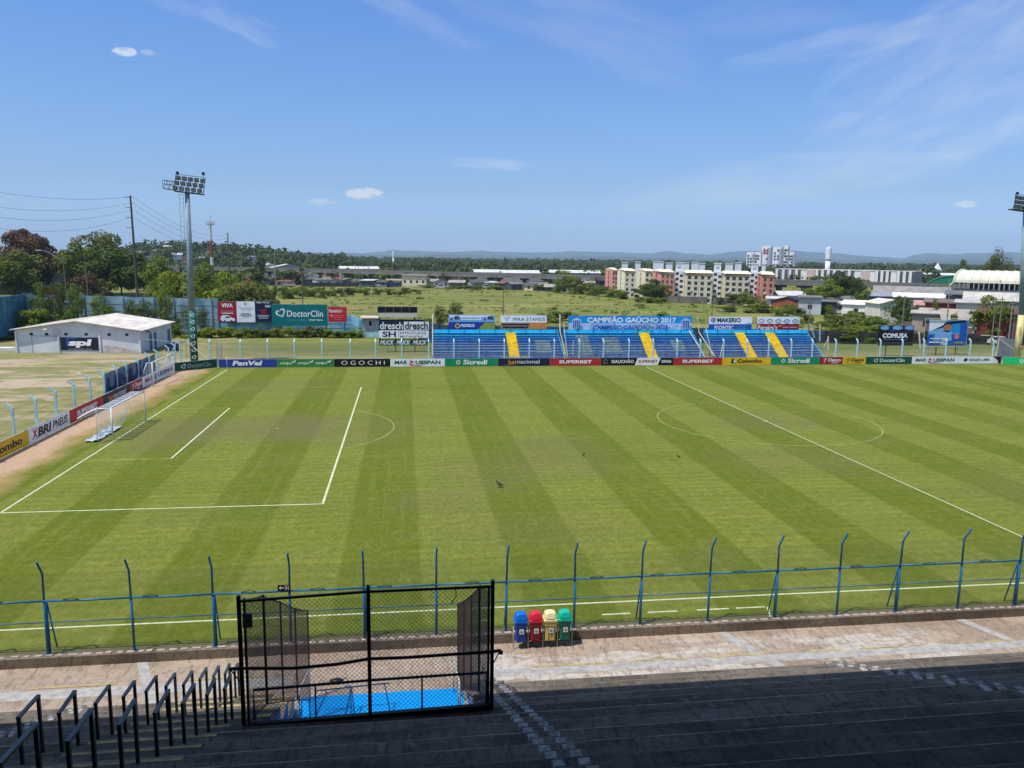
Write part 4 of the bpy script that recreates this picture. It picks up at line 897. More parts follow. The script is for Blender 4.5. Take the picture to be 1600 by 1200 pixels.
p = gz(306, 566.5); mast(p.x, p.y-.6, 'tall grey floodlight mast with green wrapped foot behind the far left corner', 'green')
p = gy(1588, 566, 72.3); mast(p.x, 72.3, 'floodlight mast cut by the right edge with cream wrapped foot', 'cream', -1.2, -.68)
def strut(a, b, label):
    a, b = Vector(a), Vector(b); t = tag(MB().build('brace_strut') if False else None, None) if False else None
    m_ = MB(); m_.tube([(0,0,0), b-a], .045, 6, cm('pale_strut', (205,205,195))); o = m_.build('brace_strut'); o.location = a; tag(o, label, 'strut'); return o
strut((-8.2, 72.8, 0), (-6.9, 73.4, 2.9), 'white slanting strut left of the left floodlight mast')
strut((-2.6, 73.0, 0), (-5.9, 74.0, 2.9), 'white slanting strut right of the left floodlight mast')
# ================================================================== BLEACHERS
def bleacher(x0, x1, label, aisles, bare):
    yf, yb_, n = 77.4, 82.6, 10; zt = 3.15; t = thing('bleacher', label, 'bleacher', (x0, yf, 0), 0, 'blue bleacher sections'); W_ = x1-x0
    cols = [(10,120,205), (20,100,195), (24,88,178), (26,80,165)]
    Bb = cm('bleacher_blue', (50,170,245), .45, var=.12, vs_=.6); Bd = cm('bleacher_blue_worn', (80,150,235), .6, var=.25, vs_=1.4); Ba = cm('bare_board', (150,172,178), .8, var=.2, vs_=1.5); Cy = cm('bleacher_cyan', (60,210,255), .4, var=.08)
    YL = cm('stair_yellow', (250,214,40), .6, var=.1); dk = cm('bleacher_under', (30,84,165), .9); 
    for i in range(n):
        y = .1+i*(yb_-yf)/n; z = .30+i*(zt-.30)/(n-1); M = Cy if i >= n-2 else Bb if i >= n-3 else Bd
        # plank row is left out where the yellow stairs run
        segs = []; c = 0
        for a, b in aisles: segs.append((c, a-x0)); c = b-x0
        segs.append((c, W_))
        m_ = MB()
        for a, b in segs:
            m_.box(a, y, z-.05, b, y+.30, z, M); m_.box(a, y+.31, z-.30, b, y+.50, z-.26, M if i != 4 else Bb); m_.box(a, y+.44, z-.24, b, y+.46, z-.02, dk)
        m_.build('seat_row', t)
        for a, b, i0, i1 in bare:
            if i0 <= i <= i1:
                m_ = MB(); m_.box(a-x0, y+.01, z, b-x0, y+.29, z+.012, Ba); m_.box(a-x0, y+.0-.012, z-.2, b-x0, y+.0, z, Ba); m_.build('bare_panel', t)
    for a, b in aisles:
        m_ = MB()
        for i in range(2*n): y = i*(yb_-yf)/(2*n); z = .15+i*(zt-.15)/(2*n-1); m_.box(a-x0, y, z-.07, b-x0, y+.27, z, YL); m_.box(a-x0, y+.25, z-.07, b-x0, y+.262, z+.14, YL)
        m_.build('stairs', t)
    fr = MB(); F_ = cm('bleacher_frame', (40,90,150), .6); k = 0
    while k < W_:
        fr.beam((k, .2, .05), (k, yb_-yf, zt-.25), .06, .08, F_); fr.beam((k, yb_-yf-.1, 0), (k, yb_-yf-.1, zt+.9), .06, .06, F_); fr.beam((k, 2.4, 0), (k, 2.4, 1.5), .05, .05, F_); k += 2.2
    fr.beam((W_, .0, .1), (W_, yb_-yf, zt-.1), .08, .14, Cy); fr.beam((0, .0, .1), (0, yb_-yf, zt-.1), .08, .14, F_)
    fr.build('frame', t)
    b_ = MB(); b_.box(0, yb_-yf-.06, zt-.02, W_, yb_-yf-.02, zt+.42, Cy); b_.build('rear_band', t)
    # front guard rail loops
    x = .8
    while x < W_-3:
        r_ = MB(); RL = cm('front_rail', (150,175,200), .5); r_.tube([(x,-.25,0), (x,-.25,1.05), (x+2.6,-.25,1.05), (x+2.6,-.25,0)], .022, 5, RL); r_.tube([(x,-.25,.55), (x+2.6,-.25,.55)], .018, 5, RL); r_.build('guard_rail', t); x += 3.3
def bx(px, py, Y): return gy(px, py, Y).x
x1 = bx(678, 540, 78); x2 = bx(879, 540, 79); x3 = bx(887, 540, 79); x4 = bx(1096, 540, 79); x5 = bx(1112, 540, 79); x6 = 80.9
A = lambda a, b: (bx(a, 535, 80), bx(b, 535, 80))
bleacher(x1, x2, 'left section of blue wooden bleachers with one yellow stairway', [A(793, 809)], [(bx(838,540,79), bx(862,540,79), 2, 6), (x1+9, x1+13, 0, 0)])
bleacher(x3, x4, 'middle section of blue bleachers with missing paint under the champions banner', [A(1005, 1021)], [(bx(905,540,79), bx(925,540,79), 1, 8), (bx(945,540,79), bx(972,540,79), 2, 7), (bx(1052,540,79), bx(1072,540,79), 3, 6)])
bleacher(x5, x6, 'right section of blue bleachers with two yellow stairways', [A(1158, 1173), A(1206, 1221)], [])
def lattice_pole(pts, label, r=.07):
    P0 = Vector(pts[0]); m_ = MB(); m_.tube([Vector(p_)-P0 for p_ in pts], r, 6, cm('pale_timber', (200,192,185), .8, var=.15)); o = m_.build('leaning_pole'); o.location = P0; tag(o, label, 'pole'); return o
def gp(px, py, Y): return gy(px, py, Y)
lattice_pole([gp(884,556,77.2), gp(875,517,80), gp(875,491,82)], 'pale bent pole left of the champions banner')
lattice_pole([gp(887,556,77.2), gp(882,520,80), gp(881,503,82)], 'thin pale pole beside the left end of the champions banner', .04)
lattice_pole([gp(895,556,76.9), gp(896,532,77.2)], 'short pale post at the gap left of the middle bleachers', .06)
lattice_pole([gp(1100,557,76.8), gp(1094,545,77.5), gp(1077,517,82)], 'pale slanting pole falling from the right end of the champions banner')
lattice_pole([gp(1117,557,76.8), gp(1092,519,82), gp(1090,495,82.4)], 'pale pole with a kink behind the right gap of the bleachers')
lattice_pole([gp(1113,557,76.9), gp(1103,513,80)], 'thin pale post in the right gap of the bleachers', .05)
lattice_pole([gp(1125,558,76.9), gp(1130,536,78)], 'short pale stake right of the gap in the bleachers', .05)
lattice_pole([gp(676,556,77.0), gp(676,540,78), gp(676,491,82)], 'tall pale pole at the left end of the bleachers')
lattice_pole([gp(1273,528,82.6), gp(1265,505,83)], 'leaning pale post behind the right end of the bleachers', .08)
lattice_pole([gp(1281,533,88), gp(1281,507,88)], 'upright concrete post behind the right end of the bleachers', .12)
lattice_pole([gp(1294,547,78.8), gp(1294,525,79.2)], 'short concrete post beside the right end of the bleachers', .1)
lattice_pole([gp(1287,543,78.8), gp(1294,528,79.2)], 'short slanting stake beside the right end of the bleachers', .05)
lattice_pole([gp(1438,545,80), gp(1436,518,80.5)], 'leaning light post right of the dark COMUSA billboard', .12)
# banner
def champions():
    a, b = gy(888,519,82.75), gy(1080,519,82.75); w = b.x-a.x; zb, zt = 3.42, gy(980,493,82.75).z; h = zt-zb
    t = thing('champions_banner', 'long blue and white fabric banner reading CAMPEÃO GAÚCHO 2017 above the middle bleachers', 'banner', (a.x, 82.68, 0))
    m_ = MB(); n = 60; rows = 8; V = []
    def wave(u, v): return .05*math.sin(u*46+v*3)*(.3+.7*abs(v-.5))+.04*math.sin(u*17+1)
    def top(u): return .0-.07*abs(math.sin(u*5*math.pi))
    for j in range(rows+1):
        for i in range(n+1): u, v = i/n, j/rows; V.append((u*w, wave(u, v), zb+v*h+top(u)*v))
    top_i = [(j*(n+1)+i, j*(n+1)+i+1, (j+1)*(n+1)+i+1, (j+1)*(n+1)+i) for j in range(rows) for i in range(n)]
    B1 = cm('banner_blue', (20,165,240), .5, var=.12, vs_=.8); B2 = cm('banner_pale', (200,218,248), .5, var=.06, vs_=.8)
    m_.mesh(V, top_i[:n*4], B2); m_.mesh(V, top_i[n*4:], B1); m_.build('cloth', t, True)
    shield = lambda cu: [('p',[(cu-.035,.72),(cu,.86),(cu+.035,.72),(cu+.036,.5),(cu+.024,.25),(cu,.12),(cu-.024,.25),(cu-.036,.5)],'pale')]+[('r',cu+d-.0045,cu+d+.0045,.2,.66,'mid') for d in (-.021,-.007,.007,.021)]+[('r',cu-.03,cu+.03,.64,.67,'mid')]
    sign_art(shield(.06)+shield(.945)+[('t','CAMPEÃO GAÚCHO 2017',.145,.865,.54,.96,'white',.035), ('t','CAMPEÃO GAÚCHO',.19,.655,.06,.44,'mid',.03), ('t','DE',.665,.685,.14,.28,'mid',.01), ('t','2025',.70,.80,.1,.4,'mid',.03)], Vector((0,-.2,zb)), X3, Z3, -Y3, w, h, t, .01)
    p_ = MB()
    for i in range(8): p_.beam((w*i/7, .12, 0), (w*i/7, .12, zt+.05), .07, .07, cm('steel_post', (120,110,100)))
    p_.build('posts', t)
champions()
def topb(x0, x1, y0, y1, label, items, bgc, Y=82.9):
    a = gy(x0, y1, Y); b = gy(x1, y1, Y); zt = gy((x0+x1)/2, y0, Y).z; zb = gy((x0+x1)/2, y1, Y).z
    board('stand_banner', label, 'banner', (a.x, Y), (b.x, Y), zb, zt, bgc, items, .04, 'advertising banners along the top of the bleachers', 3, cm('steel_post', (120,110,100)))
topb(701, 773, 492, 515, 'two tier banner with MB and a blue monaco half above the left bleachers', [('r',0,1,.52,1,'lblue'), ('r',.02,.98,.86,.97,'offw'), ('t','MB',.13,.23,.68,.95,'dark',.03), ('r',.27,.7,.66,.9,'offw'), ('r',.29,.68,.73,.83,'lgrey'), ('t','MB',.85,.97,.68,.95,'dark',.03), ('c',.06,.7,.08,'red'), ('c',.78,.7,.08,'red'), ('p',[(.62,0),(.78,.48),(1,.48),(1,0)],'olive'), ('ring',.19,.25,.17,.07,'yellow'), ('t','monaco',.26,.56,.17,.38,'white',.02)], 'blue')
topb(782, 854, 493, 514, 'two tier banner with WKA STANDS above an orange half over the bleachers', [('r',0,1,.48,1,'offw'), ('p',[(.07,.9),(.13,.55),(.19,.9),(.16,.9),(.13,.65),(.1,.9)],'lgrey'), ('t','WKA STANDS',.26,.96,.6,.85,'dark',.01,0,1.15), ('r',0,.66,0,.44,'tan'), ('r',.02,.62,.26,.4,'navy'), ('r',.04,.6,.06,.2,'navy'), ('r',.66,1,0,.48,'orange')], 'tan')
topb(1107, 1174, 495, 518, 'two tier banner with MAKERIO over a blue FRONTEC half', [('r',0,1,.5,1,'offw'), ('ring',.1,.77,.17,.06,'navy'), ('c',.1,.77,.07,'mid'), ('t','MAKERIO',.19,.74,.62,.93,'navy',.035), ('r',.86,.99,.55,.58,'grey'), ('t','FRONTEC',.13,.58,.12,.4,'white',.03), ('r',.62,.86,.3,.33,'lblue'), ('r',.62,.9,.18,.21,'lblue')], 'mid')
topb(1182, 1248, 495, 517, 'two tier banner with grey waves over a red Pereira\'s half', [('r',0,1,.5,1,'offw')]+[q for k in range(5) for q in (('ring',.1+.2*k,.56,.28,.06,'grey',.3,2.84), ('r',.05+.2*k,.15+.2*k,.54,.66,'lgrey'))]+[('t','Pereira\'s',.02,.48,.04,.42,'white',.02), ('r',.6,.95,.2,.3,'pink'), ('p',[(.46,.3),(.6,.44),(.56,.3)],'orange')], 'dred')
# ================================================================== SIGN TOWER AND SCOREBOARD
def sign_stack():
    a, b = gy(592,518,86), gy(670,518,86); w = b.x-a.x; zz = lambda r_: gy(630, r_, 86).z
    t = thing('sponsor_sign_stack', 'stack of sponsor panels reading dresch, SH ESTRUTURAS METÁLICAS and MUCK left of the bleachers', 'sign', (a.x, 86, 0))
    def pan(r0, r1, bgc, items, xa=0., xb=1.):
        m_ = MB(); m_.box(w*xa, 0, zz(r1), w*xb, .08, zz(r0), ci(bgc)); o = m_.build('panel', t); sign_art(items, Vector((w*xa, 0, zz(r1))), X3, Z3, -Y3, w*(xb-xa), zz(r0)-zz(r1), o, .004)
    pan(502, 516, 'navy', [('t','dresch',.02,.48,.1,.92,'white',.02), ('r',.5,1,.06,.96,'offw'), ('t','dresch',.52,.98,.1,.92,'black',.03)])
    pan(516.5, 528, 'offw', [('t','SH',.07,.34,.12,.88,'navy',.03), ('r',.385,.392,.1,.9,'grey'), ('t','ESTRUTURAS',.42,.94,.54,.84,'grey',.01), ('t','METÁLICAS',.42,.88,.1,.4,'grey',.01)])
    pan(530, 540, 'muck', [('t','MUCK',.02,.3,.14,.84,'white',.03,.25), ('t','MUCK',.35,.63,.14,.84,'white',.03,.25), ('t','MUCK',.68,.96,.14,.84,'white',.03,.25)])
    for f_ in (.33, .72): p_ = MB(); p_.beam((w*f_, .18, 0), (w*f_, .18, zz(500)), .14, .14, cm('rusty_post', (90,60,45), .8)); p_.build('post', t)
    for f_ in (.18, .5, .9): p_ = MB(); p_.beam((w*f_, .2, 0), (w*f_, .2, zz(505)), .04, .04, cm('rusty_post', (90,60,45), .8)); p_.build('post', t)
    a, b = gy(590,489,97), gy(652,489,97); w2 = b.x-a.x; z2 = lambda r_: gy(620, r_, 97).z
    s = thing('scoreboard', 'dark unlit five bay scoreboard above a cream strip behind the sponsor signs', 'scoreboard', (a.x, 97, 0))
    m_ = MB(); m_.box(0, 0, z2(488.5), w2, .35, z2(479.5), cm('scoreboard_dark', (22,24,34), .5)); m_.build('display', s)
    for i in range(6): m_ = MB(); m_.box(w2*i/5-.03, -.03, z2(488.5), w2*i/5+.03, 0, z2(479.5), ci('grey')); m_.build('divider', s)
    m_ = MB(); m_.box(.05, .02, z2(495.5), w2-.05, .32, z2(489.2), cm('cream_strip', (222,212,196), .7)); m_.build('lower_panel', s)
    for f_ in (.05, .93): p_ = MB(); p_.beam((w2*f_, .2, 0), (w2*f_, .2, z2(495)), .22, .22, BLACKM); p_.build('post', s)
    p_ = MB(); p_.box(.3, .25, z2(505), w2+1.2, .45, z2(499.5), ci('navy')); p_.build('rear_beam', s)
sign_stack()
def hut():
    a, b = gy(566,524,108), gy(592,524,108); w = b.x-a.x; h = gy(580,497.5,108).z; t = thing('ticket_hut', 'small grey hut with flat pale roof left of the sponsor signs', 'hut', (a.x, 108, 0))
    m_ = MB(); m_.box(0,0,0,w,3.5,h, cm('hut_wall', (170,175,185), .9, var=.15)); wl = m_.build('wall', t)
    m_ = MB(); m_.box(-.02,-.012,0,w+.02,3.52,.8, SKY_BLUE); m_.build('blue_band', wl)
    m_ = MB(); m_.box(-.3,-.5,h,w+.3,3.8,h+.18, cm('hut_roof', (215,195,180), .8)); m_.build('roof', t)
    m_ = MB(); m_.box(w*.42,-.03,h*.62,w*.58,.0,h*.86, BLACKM); m_.build('window', t)
hut()
# ================================================================== SHED
def shed():
    P = {'a': (-31.4, 86.7), 'b': (-15.05, 85.5), 'c': (-14.85, 99.8), 'd': (-31.2, 101.0)}; h = 3.12; hr = 4.3
    t = thing('shed', 'long white workshop with a shallow gabled pale roof beyond the left fence', 'building', (-23, 93, 0)); O = Vector((-23, 93, 0))
    Wm = mat('shed_whitewash', (.72,.73,.74), .9, var=0, vs_=.5, col2=(.55,.57,.60), bump=.2); L = lambda x, y, z: Vector((x, y, z))-O
    m_ = MB(); A_, B_, C_, D__ = [P[k] for k in 'abcd']
    mf = ((A_[0]+B_[0])/2, (A_[1]+B_[1])/2); mb_ = ((C_[0]+D__[0])/2, (C_[1]+D__[1])/2)
    m_.face([L(*A_,0), L(*B_,0), L(*B_,h), L(*mf,hr), L(*A_,h)], Wm); m_.face([L(*B_,0), L(*C_,0), L(*C_,h), L(*B_,h)], Wm); m_.face([L(*C_,0), L(*D__,0), L(*D__,h), L(*mb_,hr), L(*C_,h)], Wm); m_.face([L(*D__,0), L(*A_,0), L(*A_,h), L(*D__,h)], Wm)
    wall = m_.build('wall', t)
    RM_ = mat('shed_roof_sheet', (.74,.67,.59), .7, var=.12, vs_=1.2, stretch=(1,.2,1)); e = .55
    for s_, p0, p1 in ((-1, A_, D__), (1, B_, C_)):
        r_ = MB(); f0 = L(mf[0], mf[1]-e, hr+.06); f1 = L(mb_[0], mb_[1]+e, hr+.06); q0 = L(p0[0]+s_*e, p0[1]-e, h-.02); q1 = L(p1[0]+s_*e, p1[1]+e, h-.02)
        r_.prism([f0, q0, q1, f1] if s_ < 0 else [q0, f0, f1, q1], (0,0,.09), RM_)
        for k in range(1, 28): u_ = k/28; a0 = f0.lerp(f1, u_); b0 = q0.lerp(q1, u_); r_.beam(a0+Vector((0,0,.10)), b0+Vector((0,0,.10)), .08, .03, RM_)
        r_.build('roof', t)
    ex = Vector((B_[0]-A_[0], B_[1]-A_[1], 0)); w = ex.length; ex /= w; n = ex.cross(Z3)
    for px in (49, 73, 103, 135, 171, 199):
        f_ = (px-25)/(219-25); c = L(*A_,0)+ex*(w*f_); v_ = MB(); T = Matrix.Translation(c+n*.02) @ Matrix(((ex.x, -n.x, 0, 0), (ex.y, -n.y, 0, 0), (0, 0, 1, 0), (0, 0, 0, 1))); v_.box(-.2,-.03,2.4,.2,.04,2.72, BLACKM, T); v_.build('vent', wall)
    # pilasters
    for f_ in (.0, .34, .675, 1.0): c = L(*A_,0)+ex*(w*f_); v_ = MB(); v_.beam(c+n*.05, c+n*.05+Vector((0,0,h-.1)), .22, .18, Wm); v_.build('pilaster', wall)
    v_ = MB(); c = L(*A_,2.3)+ex*(w*.12)+n*.02; v_.beam(c, c+ex*(w*.21), .03, .05, ci('grey')); c0 = L(*A_,0)+ex*(w*.125)+n*.02; v_.beam(c0, c0+Vector((0,0,2.3)), .04, .03, ci('grey')); v_.build('seam', wall)
    pl = MB(); pr = [(.69,.1), (.99,.05), (.985,.45), (.9,.55), (.8,.95), (.73,1.15), (.69,.9)]
    pl.face([L(*A_,0)+ex*(w*a)+n*.012+Vector((0,0,b)) for a, b in pr], mat('bare_plaster', (.42,.34,.30), .95, var=0, vs_=2.0, col2=(.6,.57,.54))); pl.build('bare_plaster', wall)
    # doors and windows on the right-hand side
    ey = Vector((C_[0]-B_[0], C_[1]-B_[1], 0)); wy = ey.length; ey /= wy; n2 = ey.cross(Z3)
    for f_, z0, z1, ww in ((.28,0,2.3,.9), (.42,.0,2.3,.9), (.86,0,2.2,1.2)): c = L(*B_,0)+ey*(wy*f_)+n2*.02; v_ = MB(); v_.prism([c+Vector((0,0,z0)), c+ey*ww+Vector((0,0,z0)), c+ey*ww+Vector((0,0,z1)), c+Vector((0,0,z1))], n2*.04, cm('shed_door', (90,115,140), .7)); v_.build('door', wall)
    v_ = MB(); c = L(*B_,2.75)+ey*(wy*.2)+n2*.02; v_.beam(c, c+n2*.6-Z3*.1, .3, .2, ci('grey')); v_.build('lamp', wall)
    # sign
    c = L(*A_,.38)+ex*(w*.355)+n*.03; sw = w*.305; sh = 1.75; s_ = MB(); s_.prism([c, c+ex*sw, c+ex*sw+Z3*sh, c+Z3*sh], n*.04, cm('spl_sign_navy', (28,38,58), .5)); s = s_.build('sign', t)
    sign_art([('p',[(.15,.3),(.17,.95),(.45,1),(.45,.93),(.22,.88),(.2,.3)],'mid'), ('t','spl',.2,.84,.2,.86,'white',.055,.12), ('t','COMUNICAÇÃO VISUAL',.2,.84,.05,.13,'white',.0)], c+n*.05, ex, Z3, n, sw, sh, s, .004)
    # lamp arm and tank beside the building
    l = thing('wall_lamp', 'small white lamp on a curved arm above the shed sign', 'lamp', (A_[0]+ex.x*w*.33+n.x*.1, A_[1]+ex.y*w*.33+n.y*.1, 2.3)); q = MB(); q.tube([(0,0,0), (-.15,-.5,.6), (-.6,-.9,1.0), (-.9,-1.0,1.0)], .03, 6, cm('lamp_arm', (150,160,175))); q.build('arm', l); q = MB(); q.tube([(-.85,-1,1.0), (-1.25,-1.1,.98)], .12, 8, WHITE, .07); q.build('head', l)
    g_ = thing('tube_hurdle', 'thin pale tube frame standing on the ground right of the shed', 'frame', (-14.3, 84.3, 0)); q = MB(); q.tube([(0,0,0), (0,0,2.1), (6.6,-3.4,1.9), (6.6,-3.4,0)], .035, 6, cm('lamp_arm', (150,160,175))); q.build('tube', g_)
    s2 = thing('water_tank', 'low dark blue tank on the ground right of the shed', 'tank', (-11.7, 88.5, 0)); q = MB(); q.tube([(0,0,0), (0,0,.9), (0,0,1.0)], .9, 14, cm('tank_blue', (30,50,80), .5)); q.build('body', s2); q = MB(); q.tube([(0,0,1.0), (0,0,1.1)], .95, 14, cm('tank_lid', (50,75,110), .5)); q.build('lid', s2)
    s3 = thing('pallet_stack', 'flat stack of white boards lying left of the shed', 'boards', (-33.9, 89, 0)); q = MB(); 
    for k in range(4): q.box(-1.6+.1*k, -.7, .12*k, 1.5-.15*k, .7, .12*k+.1, WHITE)
    q.build('boards', s3)
shed()
# ================================================================== PERIMETER WALLS AND BILLBOARDS
def wall(pts, label, rgb, pier=3.0, rows=3, name='perimeter_wall', col2=None, th=.18):
    """pts: (x, y, height)"""
    P0 = Vector((pts[0][0], pts[0][1], 0)); t = thing(name, label, 'wall', P0)
    M = mat('wall_paint_'+label.split()[0]+label.split()[1], tuple(v*.8 for v in srgb(rgb)), .9, var=0, vs_=.45, col2=tuple(v*.8 for v in srgb(col2 or tuple(int(c*.78) for c in rgb))), bump=.2)
    for (xa, ya, ha), (xb, yb, hb) in zip(pts, pts[1:]):
        a, b = Vector((xa, ya, 0))-P0, Vector((xb, yb, 0))-P0; w = (b-a).length; e = (b-a)/w; n = e.cross(Z3)
        m_ = MB(); m_.prism([a, b, b+Z3*hb, a+Z3*ha], -n*th, M)
        for r_ in range(1, rows+1):      # slab joints stand slightly proud
            k = r_/(rows+1); m_.beam(a+Z3*ha*k+n*.015, b+Z3*hb*k+n*.015, .05, .06, M)
        m_.build('slabs', t); q = 0
        while q <= w:
            p_ = MB(); c = a+e*q; hh = ha+(hb-ha)*q/w; p_.beam(c+n*.06, c+n*.06+Z3*(hh+.08), .22, .24, M); p_.build('pier', t); q += pier
zz_ = lambda px, row, Y: gy(px, row, Y).z
YW = 117
wl = [(gy(-60,470,96).x, 96, zz_(-60,478,96)), (gy(0,466,104).x, 104, zz_(0,464,104)), (gy(40,462,YW-2).x, YW-2, zz_(40,460,YW-2))]
wall(wl, 'deep blue tall wall turning in from the left edge beyond the shed', (100,150,170), 2.6, 2, col2=(62,112,132))
wl = [(gy(40,462,YW-2).x, YW-2, zz_(40,461,YW-2)), (gy(130,462,YW).x, YW, zz_(130,462,YW)), (gy(240,465,YW).x, YW, zz_(240,465,YW)), (gy(340,467,YW).x, YW, zz_(340,467,YW))]
wall(wl, 'pale blue tall slab wall overgrown with shrubs behind the shed', (176,202,208), 3.2, 4, col2=(100,142,155))
wl = [(gy(340,480,YW).x, YW-.1, zz_(340,486,YW)), (gy(450,486,YW).x, YW, zz_(450,488,YW)), (gy(548,490,YW).x, YW, zz_(548,492,YW)), (gy(566,498,YW).x, YW-3, zz_(566,498,YW))]
wall(wl, 'bright blue low wall carrying the row of billboards left of the hut', (150,200,225), 3.2, 3, col2=(95,155,190))
wl = [(gy(655,505,100).x, 100, zz_(655,504,100)), (gy(700,509,99).x, 99, zz_(700,508,99)), (gy(800,509,98.5).x, 98.5, zz_(800,509,98.5)), (gy(890,511,98).x, 98, zz_(890,511,98)), (gy(1000,511,98).x, 98, zz_(1000,511,98)), (gy(1130,511,97.5).x, 97.5, zz_(1130,513,97.5)), (gy(1290,515,97).x, 97, zz_(1290,517,97))]
wall(wl, 'dull blue rear wall behind the bleachers', (62,104,130), 3.2, 2, col2=(70,80,85))
wl = [(gy(1290,515,97).x, 97, zz_(1290,517,97)), (gy(1400,521,96).x, 96, zz_(1400,521,96)), (gy(1520,524,95).x, 95, zz_(1520,524,95)), (gy(1600,526,94).x, 94, zz_(1600,526,94)), (gy(1720,532,92).x, 92, zz_(1720,532,92))]
wall(wl, 'grey brown weathered wall closing the ground behind the two right billboards', (78,72,66), 3.2, 2, col2=(52,48,46))
def bill(px0, px1, r0, r1, Y, label, bgc, items, legs=0, th=.12, name='billboard'):
    a, b = gy(px0, r1, Y), gy(px1, r1, Y); m_ = (px0+px1)/2
    return board(name, label, 'billboard', (a.x, Y), (b.x, Y), zz_(m_, r1, Y), zz_(m_, r0, Y), bgc, items, th, None, legs, cm('rusty_post', (90,60,45), .8))
YBL = YW-1.0
bill(341, 370, 471.5, 503, YBL, 'red VIVA billboard with a white van on the blue wall', 'dred', [('t','VIVA',.2,.82,.72,.92,'white',.04), ('r',.15,.85,.53,.56,'pink'), ('r',.15,.85,.47,.50,'pink'), ('r',.2,.82,.41,.45,'offw'), ('p',[(.12,.1),(.16,.28),(.3,.34),(.55,.33),(.72,.22),(.9,.17),(.9,.06),(.3,.02)],'offw'), ('p',[(.35,.2),(.52,.3),(.68,.2)],'dark'), ('c',.36,.06,.04,'dark'), ('c',.72,.07,.04,'dark')])
bill(370.5, 399, 471, 503.5, YBL, 'white billboard with small green print between the red and the navy ones', 'offw', [('c',.48,.88,.06,'cmpc'), ('p',[(.42,.86),(.55,.95),(.52,.82)],'yellow'), ('r',.1,.9,.68,.70,'lgrey'), ('r',.2,.8,.6,.62,'lgrey'), ('r',.25,.72,.40,.43,'cmpc'), ('r',.15,.85,.33,.36,'cmpc'), ('r',.3,.7,.26,.28,'cmpc')])
bill(399.5, 425, 470.5, 503, YBL, 'navy SEJA FELIZ 24H billboard with red and white print', 'navy', [('t','SEJA FELIZ',.08,.9,.88,.97,'white',.02), ('t','24H',.6,.93,.7,.82,'white',.03), ('r',.25,.7,.54,.58,'red'), ('ring',.48,.47,.07,.03,'red'), ('r',.3,.7,.41,.43,'red'), ('r',.12,.85,.31,.33,'offw'), ('r',.15,.8,.24,.26,'offw'), ('r',.2,.75,.17,.19,'offw')])
bill(425.5, 512, 475.5, 509, YW-3.4, 'large teal DoctorClin billboard on the blue wall', 'teal', [('heart',.16,.6,.24,'white'), ('t','DoctorClin',.27,.92,.42,.72,'white',.012), ('t','O plano é simples,',.28,.62,.22,.31,'lblue',.0), ('t','viver bem.',.66,.92,.24,.32,'white',.03), ('p',[(.33,.97),(.45,1.0),(.5,1.0),(.36,.95)],'lblue')])
bill(513, 542, 479.5, 503, YW-5.4, 'small red Pereira\'s billboard at the right end of the billboard row', 'red', [('t','Pereira\'s',.05,.72,.62,.86,'white',.02), ('p',[(.7,.7),(.78,.9),(.76,.66)],'yellow'), ('c',.18,.42,.05,'white'), ('r',.25,.85,.42,.46,'pink'), ('r',.2,.8,.28,.32,'pink'), ('r',.3,.75,.14,.17,'pink')])
bill(1372, 1426, 508.5, 540, 79.2, 'dark COMUSA billboard with pale drops along its top', 'black', [('r',0,1,.75,1,'navy'), ('p',[(.02,.75),(1,.55),(1,.9),(.02,.95)],'dark')]+[('p',[(c+.13*math.cos(q)*k_, .88+.10*math.sin(q)) for q in [i*.524 for i in range(12)]],'lblue') for c, k_ in ((.15,1), (.52,1.2), (.86,1.1))]+[('t','COMUSA',.1,.83,.38,.62,'white',.045), ('t','A ÁGUA DE NOVO HAMBURGO',.13,.8,.28,.34,'lblue',.0), ('p',[(.3,.7),(.42,.85),(.46,.74)],'mid')], 2)
bill(1449, 1510, 500, 540.5, 80.5, 'billboard with a smiling bearded man in light blue framed in pale tube', 'mid', [('r',0,1,.45,1,'lblue'), ('p',[(0,1),(0,.55),(.35,.8),(.45,1)],'offw'), ('p',[(.1,.6),(.55,.95),(.9,1),(1,.85),(.5,.78)],'dark'), ('p',[(.5,.82),(1,.93),(1,.5),(.6,.5)],'sky'), ('p',[(.78,.88),(.98,.9),(.98,.45),(.8,.45)],'mid'),
    ('p',[(.12,.2),(.16,.45),(.3,.58),(.46,.57),(.58,.48),(.6,.2)],'lblue'), ('p',[(.36,.55),(.5,.55),(.52,.66),(.38,.66)],'skin'), ('p',[(.36,.66),(.37,.80),(.44,.87),(.54,.85),(.57,.72),(.53,.58),(.45,.54),(.39,.58)],'skin'), ('p',[(.36,.76),(.37,.86),(.45,.93),(.55,.9),(.58,.79),(.54,.83),(.44,.84)],'black'), ('p',[(.38,.63),(.40,.56),(.46,.535),(.53,.57),(.55,.63),(.51,.6),(.46,.61),(.42,.6)],'dark'), ('p',[(.43,.635),(.47,.62),(.51,.64),(.47,.605)],'white'), ('r',.41,.44,.725,.74,'dark'), ('r',.49,.52,.73,.745,'dark'),
    ('c',.72,.36,.1,'pink'), ('r',.05,.5,.27,.3,'white'), ('t','ÁGUA',.34,.52,.2,.34,'white',.04), ('r',.03,.3,.12,.17,'white'), ('t','FISA',.32,.5,.04,.18,'white',.04), ('r',.68,.9,.1,.17,'olive'), ('r',0,1,0,.03,'dgreen')], 2)
fb_ = thing('tube_gantry', 'pale tubular frame around the billboard with the man', 'frame', (gy(1446,500,80.4).x, 80.38, 0)); q = MB(); w_ = gy(1513,500,80.4).x-gy(1446,500,80.4).x; z0_, z1_ = zz_(1480,541,80.4), zz_(1480,498,80.4)
